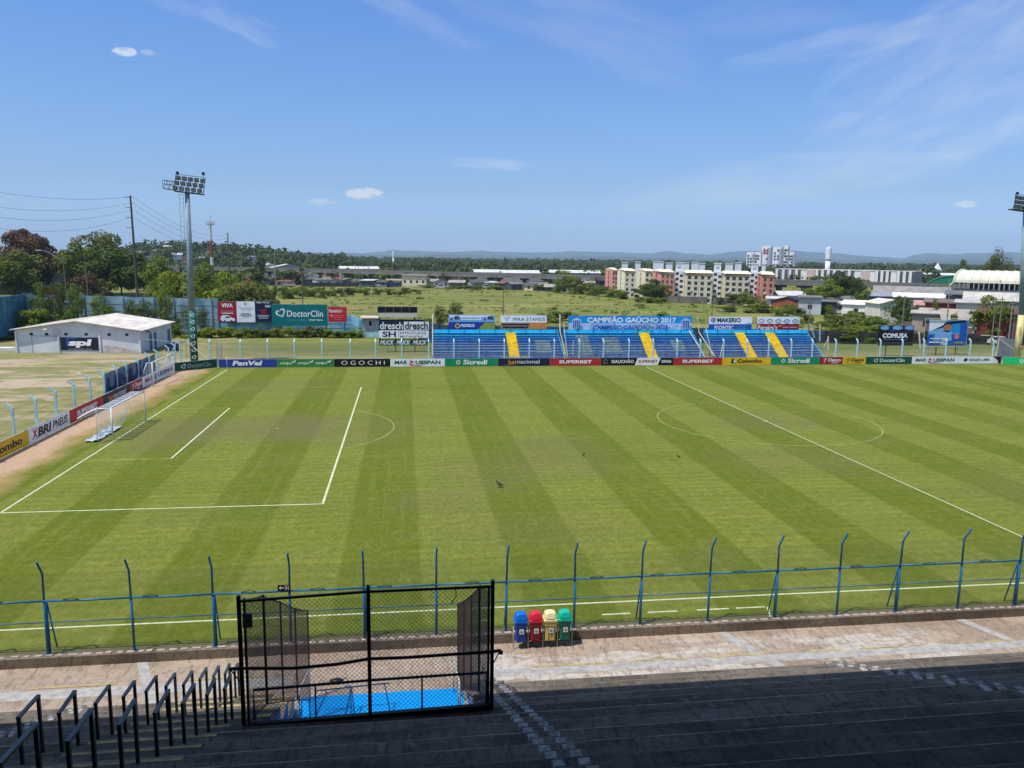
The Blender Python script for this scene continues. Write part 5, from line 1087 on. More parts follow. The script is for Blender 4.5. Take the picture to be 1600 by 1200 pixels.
q.tube([(0,0,z0_), (0,0,z1_), (w_,0,z1_), (w_,0,z0_), (0,0,z0_)], .05, 6, cm('pale_tube', (190,190,180))); q.build('tube', fb_)
for f_ in (.15,.85): q = MB(); q.beam((w_*f_,.3,0), (w_*f_,.3,z1_-.1), .1, .1, cm('pale_tube', (190,190,180))); q.build('post', fb_)
# ================================================================== VEGETATION
LEAF = {}
def leafmat(key, a, b, tr=.25):
    if key not in LEAF: LEAF[key] = mat('foliage_'+key, a, .75, var=0, vs_=.55, col2=b, rnd=.22, trans=tr, spec=.15, det=3)
    return LEAF[key]
leafmat('bright', (.25,.29,.028), (.14,.19,.018)); leafmat('green', (.19,.235,.032), (.10,.145,.019)); leafmat('dark', (.105,.14,.025), (.055,.082,.016))
leafmat('purple', (.19,.105,.06), (.09,.06,.035)); leafmat('olive', (.18,.19,.045), (.10,.115,.028)); leafmat('far', (.085,.12,.03), (.045,.072,.02)); leafmat('reed', (.27,.27,.075), (.18,.20,.05))
BARK = mat('bark', (.13,.10,.075), .9, vs_=6, bump=.4)
def crown_mesh(seed, lobes, leaves, leaf, flat=1.0, hole=.0, z0=.18, tall=False):
    """Unit crown (about 1 wide, 1 high, ground at 0): leaf-sized faces on many uneven lobes."""
    rnd = random.Random(seed); mb = MB(); V = []; Fs = []
    L_ = []
    for i in range(lobes):
        for _ in range(30):
            x, y, z = rnd.uniform(-.5,.5), rnd.uniform(-.5,.5), rnd.uniform(0,1)
            w = math.sin(math.pi*min(1, (z*.86+.12)))**(.55 if not tall else .8)*.5
            if math.hypot(x, y) < w*.86: break
        L_.append((Vector((x, y, z0+(1-z0)*z*.9)), rnd.uniform(.10,.21)*(.8 if tall else 1)*(1.1 if i % 3 else .75)))
    # a few inner lobes close the middle of the crown
    for i in range(max(2, lobes//6)): L_.append((Vector((rnd.uniform(-.16,.16), rnd.uniform(-.16,.16), rnd.uniform(z0+.2, .72))), .2))
    per = leaves//len(L_)
    for c, r_ in L_:
        for k in range(per):
            d = Vector((rnd.gauss(0,1), rnd.gauss(0,1), rnd.gauss(0,1))).normalized()
            if d.z < -.35 and rnd.random() < .6: d.z = -d.z
            rr = r_*(1-.35*rnd.random()**2)*(1+.25*noise.noise(d*2.2+c*9))
            p = c+Vector((d.x*rr, d.y*rr, d.z*rr*.8*flat)); p.z = min(max(p.z, .01), 1.0)
            if rnd.random() < hole: continue
            n = (d+Vector((rnd.gauss(0,.55), rnd.gauss(0,.55), rnd.gauss(0,.55)+.25))).normalized(); a = n.orthogonal().normalized(); b = n.cross(a); t = rnd.random()*6.28
            a, b = a*math.cos(t)+b*math.sin(t), b*math.cos(t)-a*math.sin(t); s = leaf*rnd.uniform(.6,1.35); k0 = len(V)
            V += [p-a*s, p-b*s*.55+n*s*.12, p+a*s, p+b*s*.55+n*s*.12]; Fs.append((k0, k0+1, k0+2, k0+3))
    mb.mesh(V, Fs); return mb
def trunk_mesh(seed, top=.6, r=.022):
    rnd = random.Random(seed); mb = MB(); mb.tube([(0,0,0), (rnd.uniform(-.02,.02), 0, top*.35), (rnd.uniform(-.04,.04), rnd.uniform(-.03,.03), top)], r, 7, BARK, r*.4)
    for i in range(5): a = i*1.26+rnd.random(); z = top*(.35+.1*i); mb.tube([(0,0,z), (.12*math.cos(a), .12*math.sin(a), z+.12), (.24*math.cos(a), .24*math.sin(a), z+.2)], r*.5, 5, BARK, r*.15)
    return mb.data('trunk')
CP = {}
def proto(k):
    if k in CP: return CP[k]
    d = dict(big=(11,34,11000,.026), big2=(12,30,9500,.027), dome=(13,44,12000,.025,.9), round=(14,22,3600,.030), round2=(15,20,3200,.032), round3=(16,24,3400,.031), bush=(17,14,1700,.045,1,.0,.0), bush2=(18,12,1500,.048,1,0,.0), bush3=(19,16,1700,.043,1,0,.0),
             open=(20,26,2600,.030,1,.25), gum=(21,30,3600,.021,1,.15,.25,True), far=(22,9,330,.085,1,0,.0), far2=(23,8,300,.09,1,0,.0), far3=(24,10,340,.08,1,0,.0), slim=(25,16,1800,.03,1,.1,.05,True))[k]
    CP[k] = crown_mesh(*d).data('crown_'+k); return CP[k]
TR = [trunk_mesh(1), trunk_mesh(2, .7, .018), trunk_mesh(3, .5, .03)]
def tree(name, label, px, D, w, h, key, pk, cat='tree', group=None, trunk=True, z=None, seed=0, xy=None):
    p = xy if xy else gd(px, 405, D); rnd = random.Random(int(px*13+D)+seed); zb = (0 if z is None else z)
    me = proto(pk)
    cr = bpy.data.objects.new('crown', me); COL.objects.link(cr)
    if not me.materials: me.materials.append(LEAF['green'])
    cr.material_slots[0].link = 'OBJECT'; cr.material_slots[0].material = LEAF[key]
    if trunk:
        t = thing(name, label, cat, (p.x, p.y, zb-.05), 0, group); cr.parent = t
        tk = bpy.data.objects.new('trunk', TR[rnd.randrange(3)]); COL.objects.link(tk); tk.parent = t; tk.scale = (h, h, h)
    else:
        cr.name = name; tag(cr, label, cat, group); t = cr; cr.location = (p.x, p.y, zb-.05)
    cr.scale = (w, w*rnd.uniform(.85,1.1), h); cr.rotation_euler = (0, 0, rnd.uniform(0, 6.28))
    return t
def T(name, label, px, row_base, row_top, wpx, key, pk, D=None, **k):
    """tree placed by the distance of its foot on the flat ground, its real size following from that"""
    if D is None: q = gz(px, row_base, 0); D = math.hypot(q.x-CX, q.y-CY)
    zt = gd(px, row_top, D).z; w = wpx/F*D
    return tree(name, label, px, D, w, zt*1.03, key, pk, **k)
# left group beyond the wall
T('tree', 'large round tree with purple brown foliage at the far left', 46, 440, 357, 92, 'purple', 'big', D=300)
T('tree', 'bushy green tree at the left edge below the purple brown tree', 20, 446, 391, 84, 'green', 'big2', D=285)
T('tree', 'green tree between the purple brown tree and the tall dome tree', 118, 446, 379, 60, 'green', 'big2', D=292)
T('tree', 'tall domed tree with feathery light green top left of the pole', 163, 450, 362, 84, 'olive', 'dome', D=305)
T('tree', 'broad dark spreading tree in front of the domed tree', 186, 448, 386, 96, 'dark', 'big', D=283)
T('tree', 'dark low tree right of the broad spreading tree', 212, 446, 400, 50, 'dark', 'round', D=290)
T('tree', 'green tree right of the dark spreading tree', 246, 446, 400, 52, 'green', 'round2', D=262)
T('bush', 'rust coloured round bush beside the twin wooden poles', 132, 450, 421, 44, 'purple', 'bush', D=262, trunk=False, cat='bush')
T('bush', 'grey green bush at the foot of the domed tree', 160, 448, 426, 30, 'olive', 'bush2', D=268, trunk=False, cat='bush')
for i, (px, D, rt, w, key, pk) in enumerate([(262,150,424,58,'bright','round'), (292,158,417,62,'bright','round3'), (268,141,440,54,'bright','bush3'), (322,165,424,58,'green','round2'), (356,150,423,66,'bright','round'), (338,142,441,60,'bright','bush'), (378,140,432,62,'olive','round3'), (398,146,438,60,'olive','round2'), (416,138,455,46,'dark','bush2'), (312,190,410,54,'green','round'), (246,176,426,46,'green','round3'), (366,135,457,54,'dark','bush3'), (300,138,452,50,'green','bush'), (404,165,430,40,'green','slim'), (418,170,420,26,'dark','slim')]):
    D += 20; T('tree', '%s %s tree, %s in from the left behind the left floodlight mast' % ({'bright':'lime green','green':'mid green','olive':'olive','dark':'dark'}[key], 'low bushy' if pk[:4] == 'bush' else 'rounded', nth(i)), px, 0, rt, w, key, pk, D=D, group='trees of the thicket behind the left mast')
# shrubs on the blue wall
for i, (px, D, rt, w, h_, key, pk) in enumerate([(58,113,444,34,0,'green','open'), (48,110,478,50,0,'bright','round3'), (86,113,444,26,0,'green','open'), (98,112,482,34,0,'green','round'), (114,113,446,30,0,'green','open'), (152,113,462,34,0,'green','open'), (166,112,480,24,0,'green','open'), (200,113,470,24,0,'green','open'), (224,112,472,36,0,'dark','open'), (254,114,452,30,0,'green','open'), (262,113,482,26,0,'green','slim'), (288,113,478,22,0,'olive','open'), (310,113,482,22,0,'olive','open'), (272,110,503,20,0,'green','bush'), (62,106,502,46,0,'bright','bush2'), (100,107,510,44,0,'green','bush'), (20,106,514,28,0,'dark','bush3'), (5,104,522,28,0,'green','bush2')]):
    T('shrub', '%s shrub growing against the blue wall behind the shed, %s from the left' % ({'green':'loose green','dark':'dense dark','olive':'thin olive','bright':'low light green'}[key], nth(i)), px, 0, rt, w, key, pk, D=math.hypot(gy(px,480,D).x-CX, D-CY), group='shrubs along the blue wall', cat='shrub')
# hedge in front of billboards
i = 0
for px in range(300, 566, 13):
    rnd = random.Random(px); D = 108+rnd.uniform(-1,1); T('hedge_bush', 'low weedy bush below the billboards, %s from the left' % nth(i), px, 0, 509+rnd.uniform(-2.5,3)+(4 if px > 520 else 0), 28+rnd.uniform(-4,8), rnd.choice(['green','bright','olive']), rnd.choice(['bush','bush2','bush3']), D=math.hypot(gy(px,510,D).x-CX, D-CY), group='weedy bushes below the billboards', trunk=False, cat='bush'); i += 1
# around the stand
for j, (px, D, rt, w, key, pk, lab) in enumerate([(688,118,480,26,'dark','open','sparse dark tree left of the MB banner'), (712,122,474,30,'dark','open','sparse dark tree right behind the MB banner'), (668,112,492,20,'green','bush','small green bush behind the sign stack'), (864,140,479,44,'green','bush3','dark green bush left behind the champions banner'), (884,146,482,36,'dark','bush2','small dark bush behind the left end of the champions banner'), (1002,205,475,24,'olive','open','small open tree in the meadow behind the champions banner'), (1040,160,487,26,'green','bush','low bush behind the right part of the champions banner'), (1180,175,480,40,'green','bush3','green bush in the meadow behind the Pereira\'s banner'), (1140,178,476,34,'green','bush','green bush in the meadow behind the MAKERIO banner')]):
    T('meadow_tree', lab, px, 0, rt, w, key, pk, D=math.hypot(gy(px,490,D).x-CX, D-CY))
# thicket right of the bleachers
rnd = random.Random(77); spots = []
for (pa, pb, ra, rb, n, key) in [(1275,1395,500,534,15,'green'), (1210,1400,470,500,24,'green'), (1180,1330,458,482,18,'bright'), (1400,1430,470,500,3,'green'), (1290,1420,505,526,8,'bright'), (1530,1590,505,524,5,'green'), (1440,1470,515,530,2,'dark')]:
    for q in range(n): spots.append((rnd.uniform(pa, pb), rnd.uniform(ra, rb), key if rnd.random() < .6 else rnd.choice(['bright','green','olive','dark'])))
spots.sort()
for i, (px, row, key) in enumerate(spots):
    q = gz(px, min(row+9, 537)); D = math.hypot(q.x-CX, q.y-CY); wpx = rnd.uniform(20, 36)*(1.15 if row > 500 else .9); rt = row-rnd.uniform(4, 9)*(1.7 if row > 500 else 1)
    T('thicket_bush', '%s bush of the overgrown thicket right of the bleachers, %s from the left' % ({'green':'mid green','dark':'dark green','olive':'olive','bright':'light green'}[key], nth(i)), px, 0, rt, wpx, key, rnd.choice(['bush','bush2','bush3','round2']), D=D, group='bushes of the thicket right of the bleachers', trunk=False, cat='bush')
# trees around the apartments
for (px, D, rt, w, key, pk, lab) in [(1008,288,446,40,'dark','round','dark round tree in front of the left apartment blocks'), (1022,268,436,44,'dark','round2','tall dark tree before the salmon apartment block'), (1036,272,441,34,'green','round3','green tree before the right side of the salmon block'), (1018,262,462,22,'bright','bush','low light green tree in front of the dark trees'), (1036,260,462,24,'green','bush2','second low green tree in front of the dark trees'), (976,285,453,26,'green','bush','low green tree at the foot of the first yellow block'), (1000,270,463,20,'green','bush3','low bush left of the dark trees by the apartments'),
    (1150,258,457,30,'dark','round3','dark tree in front of the fourth yellow block'), (1166,252,454,28,'green','round','green tree right of the dark tree by the yellow block'), (1128,262,462,16,'dark','bush','small dark bush at the white stair core'), (1110,268,463,12,'green','bush2','small bush below the third yellow block'), (1196,245,462,30,'green','bush3','bush below the right salmon block'), (1180,250,460,24,'green','bush','bush left of the right salmon block'),
    (1318,290,424,56,'dark','big2','large dark tree in front of the long white housing rows'), (1300,270,436,50,'green','round2','spreading green tree left below the large dark tree'), (1340,280,434,32,'dark','round','dark tree right of the large dark tree'), (1268,260,444,28,'green','bush','round green tree left of the grey wall'), (1352,255,444,24,'green','bush2','low green bush right of the large dark tree'),
    (1415,195,458,34,'dark','round3','dense dark tree right of the cream gabled house'), (1448,185,470,28,'dark','bush','low dark tree in front of the grey warehouse'), (1466,182,466,20,'green','bush3','small green tree right of the low dark tree'), (1560,165,462,54,'bright','round','yellow green tree by the parked cars at the right'), (1500,172,483,14,'green','bush','little bush before the white house'), (1390,210,480,20,'green','bush2','bush below the cream gabled house'), (1442,190,478,16,'green','bush3','small bush left of the low dark tree')]:
    T('tree', lab, px, 0, rt, w, key, pk, D=D)
T('tree', 'tall open eucalyptus standing above the station roof', 1557, 0, 383, 44, 'olive', 'gum', D=345)
T('tree', 'round eucalyptus left of the tall one above the station roof', 1510, 0, 406, 24, 'olive', 'round', D=370)
T('tree', 'tree top at the right edge above the station roof', 1602, 0, 411, 22, 'dark', 'round', D=350)
for i, (px, D, rt, w, key, pk) in enumerate([(872,330,431,26,'green','bush'), (890,325,428,36,'green','round3'), (905,320,433,30,'green','bush3'), (922,312,437,30,'green','bush'), (938,305,441,28,'green','bush2'), (955,300,447,28,'green','bush3'), (968,292,450,24,'green','bush')]):
    T('tree', 'mid green tree, %s from the left in the clump left of the apartments' % nth(i), px, 0, rt, w, key, pk, D=D, group='clump of trees left of the apartments')
# bush band at the far edge of the meadow
i = 0
rnd = random.Random(31); px = 440
while px < 870:
    D = rnd.uniform(265, 310) if px < 660 else rnd.uniform(345, 375); T('meadow_bush', 'low bush, %s from the left in the band along the far edge of the meadow' % nth(i), px, 0, (446 if px < 620 else 449 if px < 660 else 443)+rnd.uniform(-2,3), rnd.uniform(16,34), rnd.choice(['green','olive','green']), rnd.choice(['bush','bush2','bush3']), D=D, group='bushes along the far edge of the meadow', trunk=False, cat='bush'); px += rnd.uniform(9, 18); i += 1
# far trees, individually placed between the houses
rnd = random.Random(5); far = []
for px in range(196, 440, 8): far.append((px+rnd.uniform(-3,3), rnd.uniform(520, 950), 1))
for px in range(420, 1220, 9): far.append((px+rnd.uniform(-4,4), rnd.uniform(430, 640), 0))
for px in range(240, 470, 16): far.append((px+rnd.uniform(-4,4), rnd.uniform(360, 440), 0))
for px in range(560, 960, 13): far.append((px+rnd.uniform(-5,5), rnd.uniform(420, 470), 0))
for px in range(-20, 200, 22): far.append((px+rnd.uniform(-5,5), rnd.uniform(360, 520), 0))
for px in range(1240, 1600, 14): far.append((px+rnd.uniform(-5,5), rnd.uniform(480, 700), 0))
for px in (405,408): far.append((px, 470, 2))
far.sort()
for i, (px, D, kind) in enumerate(far):
    z = max(0, HILLZ(px, D)); h = rnd.uniform(5.5, 10.5) if kind != 2 else 17; w = h*rnd.uniform(.9, 1.5) if kind != 2 else 6
    if px < 200: h *= 1.2
    tree('far_tree', 'distant dark green tree in the town beyond the meadow, %s from the left' % nth(i), px, D, w, h, rnd.choice(['far','far','dark','olive','green']), rnd.choice(['far','far2','far3']), group='distant trees of the town beyond the meadow', trunk=False, z=z)
def wood(n, pa, pb, da, db, seed, h0, h1, hill=False):
    """far-off wood that reads as one mass"""
    rnd = random.Random(seed); mb = MB(); V = []; Fs = []
    for _ in range(n):
        px = rnd.uniform(pa, pb); D = da*(db/da)**rnd.random(); p = gd(px, 405, D); h = rnd.uniform(h0, h1); w = h*rnd.uniform(.5, .8); zb = max(0, HILLZ(px, D)) if hill else 0
        L_ = 26 if D < 1500 else 14; s0 = .20 if L_ > 20 else .3
        for k in range(L_):
            d = Vector((rnd.gauss(0,1), rnd.gauss(0,1), rnd.gauss(0,1))).normalized(); q = Vector((p.x+d.x*w, p.y+d.y*w, zb+h*.55+d.z*h*.45)); nn = (d+Vector((rnd.gauss(0,.5), rnd.gauss(0,.5), .3))).normalized(); a = nn.orthogonal().normalized(); b = nn.cross(a); s = h*s0*rnd.uniform(.7,1.3); k0 = len(V)
            V += [q-a*s, q-b*s*.7, q+a*s, q+b*s*.7]; Fs.append((k0, k0+1, k0+2, k0+3))
    mb.mesh(V, Fs, LEAF['far']); o = mb.build('far_wood'); return tag(o, None, None, None, 'stuff')
wood(1300, 180, 1650, 620, 1500, 1, 6, 11, True)
wood(330, 170, 470, 640, 1150, 7, 4, 7, True)
wood(2600, -60, 1700, 1400, 5500, 2, 9, 16)
def grass_tufts(n, seed, box, hmin, hmax, key, wfac=.5):
    rnd = random.Random(seed); V = []; Fs = []; x0, x1, y0, y1 = box
    for _ in range(n):
        y = y0*(y1/y0)**rnd.random(); x = rnd.uniform(x0, x1)
        if noise.noise(Vector((x*.02, y*.035, seed))) < -.12: continue
        h = rnd.uniform(hmin, hmax); w = h*wfac*rnd.uniform(.6,1.6)
        for k in range(3):
            a = rnd.random()*3.14; dx, dy = math.cos(a)*w, math.sin(a)*w; ox, oy = rnd.uniform(-w,w), rnd.uniform(-w,w); k0 = len(V)
            V += [(x+ox-dx, y+oy-dy, -.02), (x+ox+dx, y+oy+dy, -.02), (x+ox+dx*.5+rnd.uniform(-w,w)*.5, y+oy+dy*.5, h), (x+ox-dx*.6, y+oy-dy*.6, h*.8)]; Fs.append((k0,k0+1,k0+2,k0+3))
    mb = MB(); mb.mesh(V, Fs, LEAF[key]); o = mb.build('tall_grass'); tag(o, None, None, None, 'stuff')
grass_tufts(4500, 3, (-60, 330, 119, 420), .10, .30, 'reed', 2.2)
grass_tufts(260, 4, (-40, 300, 119, 400), .3, .7, 'green', 1.4)
grass_tufts(2500, 6, (-30, 90, 101, 116), .1, .35, 'bright', 1.2)
# ================================================================== VIADUCT
VD = [(60,560),(250,520),(450,470),(700,394),(950,347),(1230,333),(1450,315),(1700,300)]
def via(px):
    for (a, da), (b, db) in zip(VD, VD[1:]):
        if a <= px <= b: return da+(db-da)*(px-a)/(b-a)
    return VD[-1][1]
def viaduct():
    t = thing('railway_viaduct', 'long grey concrete railway viaduct on piers crossing behind the meadow', 'viaduct', (gd(800, 405, via(800)).x, gd(800, 405, via(800)).y, 0))
    O = t.location.copy(); M = mat('viaduct_concrete', (.17,.165,.155), .9, var=.2, vs_=.15); Md = mat('viaduct_dark', (.10,.10,.10), .9, var=.2)
    xs = list(range(60, 1701, 20)); P = [gd(px, 405, via(px)) for px in xs]
    for i in range(len(P)-1):
        a, b = P[i]-O, P[i+1]-O; e = (b-a); e.z = 0; w = e.length; e /= w; n = Vector((e.y, -e.x, 0)); a.z = b.z = 0
        m_ = MB(); m_.prism([a+Z3*4.9+n*4, b+Z3*4.9+n*4, b+Z3*6.3+n*4, a+Z3*6.3+n*4], -n*8, M); m_.prism([a+Z3*6.3+n*4.05, b+Z3*6.3+n*4.05, b+Z3*7.1+n*4.05, a+Z3*7.1+n*4.05], -n*.25, cm('viaduct_parapet', (122,119,114), .9, var=.15)); m_.build('deck', t)
        if i % 2 == 0:
            q = MB(); c = a; q.box(c.x-.8, c.y-1.2, 0, c.x+.8, c.y+1.2, 4.0, M); q.box(c.x-1.6, c.y-3.4, 4.0, c.x+1.6, c.y+3.4, 4.9, Md); q.build('pier', t)
    for i, px in enumerate((520, 567, 577, 613, 640, 555)):
        c = gd(px, 405, via(px)-1)-O; c.z = 0; q = MB(); q.tube([(c.x, c.y, 6.5), (c.x, c.y, 10.5+(i % 3))], .12, 5, GREYC); q.build('mast', t)
viaduct()
# ================================================================== BUILDINGS
WIN = mat('window_dark', (.03,.035,.04), .3, spec=.5)
def house(px, D, w, d, h, rot, wall_c, roof_c, label, roof='gable', windows=2, rh=None, name='house', z=0, group=None, cat='house'):
    p = gd(px, 405, D); face = math.atan2(p.y-CY, p.x-CX)-math.pi/2+R_(rot); t = thing(name, label, cat, (p.x, p.y, z), face, group)
    Mw = cm('house_wall_%d_%d_%d' % wall_c, wall_c, .85, var=.08, vs_=.4); Mr = cm('house_roof_%d_%d_%d' % roof_c, roof_c, .8, var=.12, vs_=.5)
    m_ = MB(); rh = rh if rh is not None else min(2.2, w*.12)
    if roof == 'gable':      # ridge along x, gables at the ends
        m_.box(-w/2,-d/2,0,w/2,d/2,h, Mw); m_.mesh([(-w/2,-d/2,h),(-w/2,d/2,h),(-w/2,0,h+rh),(w/2,-d/2,h),(w/2,d/2,h),(w/2,0,h+rh)], [(0,2,1),(3,4,5)], Mw); wl_ = m_.build('wall', t)
        for s_ in (-1, 1): r_ = MB(); e = .4; r_.prism([(-w/2-e,s_*(d/2+e),h-.15), (w/2+e,s_*(d/2+e),h-.15), (w/2+e,0,h+rh+.05), (-w/2-e,0,h+rh+.05)], (0,0,.14), Mr); r_.build('roof', t)
    elif roof == 'front':    # gable towards the viewer
        m_.box(-w/2,-d/2,0,w/2,d/2,h, Mw); m_.mesh([(-w/2,-d/2,h),(w/2,-d/2,h),(0,-d/2,h+rh),(-w/2,d/2,h),(w/2,d/2,h),(0,d/2,h+rh)], [(0,1,2),(3,5,4)], Mw); wl_ = m_.build('wall', t)
        for s_ in (-1, 1): r_ = MB(); e = .4; r_.prism([(s_*(w/2+e),-d/2-e,h-.15), (s_*(w/2+e),d/2+e,h-.15), (0,d/2+e,h+rh+.05), (0,-d/2-e,h+rh+.05)], (0,0,.14), Mr); r_.build('roof', t)
    else:
        m_.box(-w/2,-d/2,0,w/2,d/2,h, Mw); wl_ = m_.build('wall', t); r_ = MB(); r_.prism([(-w/2-.4,-d/2-.6,h), (w/2+.4,-d/2-.6,h), (w/2+.4,d/2+.4,h+min(.9,rh*.5)), (-w/2-.4,d/2+.4,h+min(.9,rh*.5))], (0,0,.2), Mr); r_.build('roof', t)
    for k in range(windows):
        x = -w/2+w*(k+.5)/windows; q = MB(); q.box(x-.55,-d/2-.04,h*.35,x+.55,-d/2+.02,h*.35+1.1, WIN); q.build('window', wl_ if False else t)
    return t
W1, W2, W3, W4, W5 = (225,222,214), (200,200,205), (170,170,178), (226,208,180), (175,105,90)
RW, RG, RO, RB_, RT = (205,204,200), (122,120,118), (140,86,66), (92,88,86), (168,158,144)
house(648, 386, 11.5, 8, 5.2, -6, (238,222,190), RT, 'cream cubic building with four small openings at the far edge of the meadow', 'flat', 4, .2)
house(100, 322, 26*.7, 10, 7.5, 12, (150,155,170), RW, 'grey house with white lean-to roof under the trees at the left', 'flat', 2, 2.2)
house(105, 330, 8, 6, 8.4, 0, W2, RW, 'white roofed block beside the grey house under the trees', 'flat', 1, 1.0)
house(2, 310, 20, 8, 3.6, 6, (120,130,120), (120,170,140), 'open shed with pale green roof at the left edge', 'flat', 2, .8)
for i, (px, D, w, d, h, rot, wc, rc, rf, lab) in enumerate([
    (1238,268,9,6,3.4,20,W2,RW,'gable','white warehouse with shallow roof right of the salmon block'),
    (1243,232,9,8,3.2,-20,(150,90,60),(60,66,90),'front','brown house with dark panels on its gable roof'),
    (1220,238,6,7,3.4,0,W1,RW,'flat','small white house at the foot of the salmon block'),
    (1270,226,5.5,4,4.4,4,(196,198,200),RG,'flat','plain pale grey wall house below the large dark tree'),
    (1296,232,5.5,4,3.2,0,(90,92,96),RG,'flat','dark grey flat building right of the pale grey wall'),
    (1348,222,6.8,5,3.3,-14,(236,234,226),(228,224,214),'gable','white house with cream roof in the bushes'),
    (1318,240,5,4,2.6,0,W1,RW,'flat','low white building behind the white house'),
    (1320,268,12,4,2.6,0,(120,118,120),RG,'flat','long low grey roof under the viaduct'),
    (1391,204,6.5,7,4.6,28,(232,226,206),(220,214,196),'front','cream gabled house with one dark window'),
    (1406,212,6.5,6,4.2,0,(186,182,174),RG,'flat','grey side wing right of the cream gabled house'),
    (1452,250,16,7,4.4,4,(150,156,176),(236,236,234),'flat','long warehouse with bright white roof'),
    (1428,292,22,5,4.0,0,(110,108,112),(150,146,142),'gable','long pale grey roof behind the bright white warehouse'),
    (1380,278,14,5,3.4,0,(110,112,120),(150,156,166),'flat','long grey blue roof left of the warehouses'),
    (1484,182,8.5,7,3.6,-12,(206,202,200),RT,'gable','house with long beige roof near the white van'),
    (1456,180,5,4,3.8,0,(176,158,146),(186,176,170),'flat','pinkish walled yard building behind the man billboard'),
    (1512,178,7,6,3.0,8,(222,222,220),RT,'gable','white house with beige roof above the man billboard'),
    (1530,205,7,6,5.2,0,(206,200,196),(190,186,180),'flat','two storey house left of the yellow green tree'),
    (1566,225,14,6,5.2,0,(120,118,120),(196,190,178),'gable','grey building behind the yellow green tree'),
    (1552,245,20,5,5.6,0,(90,96,100),(110,112,116),'flat','dark roofed building under the station'),
    (1590,168,10,8,5,0,(120,60,50),(110,70,60),'flat','red brick building at the right edge'),
    (1486,215,9,7,4.6,0,(150,80,70),(130,110,104),'flat','red brick house between the warehouse and the trees'),
    (1432,236,8,6,3.0,0,W1,(196,150,140),'gable','small pink roofed house behind the dark tree')]):
    house(px, D, w, d, h, rot, wc, rc, lab, rf, 3 if w > 10 else 1)
# town strip under and beyond the viaduct
rnd = random.Random(41); H_ = []
for px in range(446, 960, 19):
    if 628 < px < 670: continue
    H_.append((px+rnd.uniform(-4,4), via(px)+rnd.uniform(-24,-8) if px > 640 else rnd.uniform(372,412), 0))
for px in range(400, 960, 22): H_.append((px+rnd.uniform(-5,5), via(px)+rnd.uniform(20,110), 0))
for px in range(205, 440, 7): H_.append((px+rnd.uniform(-4,4), rnd.uniform(660, 930), 1))
for px in (372,388,398,415,430,445,460,360): H_.append((px, rnd.uniform(385,430), 0))
for px in (275,283,262,248,236): H_.append((px, rnd.uniform(520,600), 0))
H_.sort()
for i, (px, D, hill) in enumerate(H_):
    wc = rnd.choice([W1, W2, W3, W4, W5, (110,100,96), (130,130,130), (90,96,100)]); rc = rnd.choice([RW, RG, RG, RO, RT, RB_, RB_]); w = rnd.uniform(5, 9) if not hill else rnd.uniform(6, 10)
    nm = {W1:'white',W2:'pale',W3:'grey',W4:'cream',W5:'brick red',(110,100,96):'brown',(90,96,100):'dark grey'}.get(wc, 'grey'); rn = {RW:'white',RG:'grey',RO:'orange tiled',RB_:'dark',RT:'beige'}[rc]
    house(px, D, w, rnd.uniform(6,9), rnd.uniform(2.0,2.9)*(1.7 if D > 600 else 1), rnd.uniform(-30,30), wc, rc, 'distant %s house with %s roof in the town, %s from the left' % (nm, rn, nth(i)), rnd.choice(['gable','flat','gable','front']), 2 if D < 450 else 1, name='town_house', z=max(0, HILLZ(px, D)-.3), group='distant small houses of the town')
for (px, D, w, lab) in [(448,500,22,'wide industrial hall with a bright white arched roof beyond the viaduct'), (560,520,24,'long low hall with white roof beyond the viaduct left of the cream building'), (812,430,20,'white roofed hall beyond the viaduct right of the cream building'), (895,460,30,'long white roofed hall beyond the viaduct left of the apartments'), (420,515,18,'white arched hall left of the wide industrial hall'), (760,440,14,'small white hall beyond the viaduct above the meadow pole'), (1470,640,20,'pale hall beyond the white housing rows')]:
    house(px, D, w, 16, 6.4, 6, (160,158,156), (214,214,212), lab, 'front' if w in (22,18) else 'gable', 0, 2.4 if w in (22,18) else 1.2, name='industrial_hall', cat='hall')
# boundary wall at the far end of the meadow
w0, w1 = gd(470,405,372), gd(640,405,385); wall([(w0.x,w0.y,1.9), (w1.x,w1.y,1.9)], 'dark grey far wall at the end of the meadow', (92,90,88), 8, 0)
w0, w1 = gd(1040,405,268), gd(1200,405,262); wall([(w0.x,w0.y,2.2), (w1.x,w1.y,2.2)], 'weathered grey fence wall in front of the apartment blocks', (130,124,118), 5, 0)
w0, w1 = gd(1415,405,183), gd(1530,405,170); wall([(w0.x,w0.y,1.9), (w1.x,w1.y,1.9)], 'brown garden wall in front of the houses at the right', (128,110,98), 5, 0)
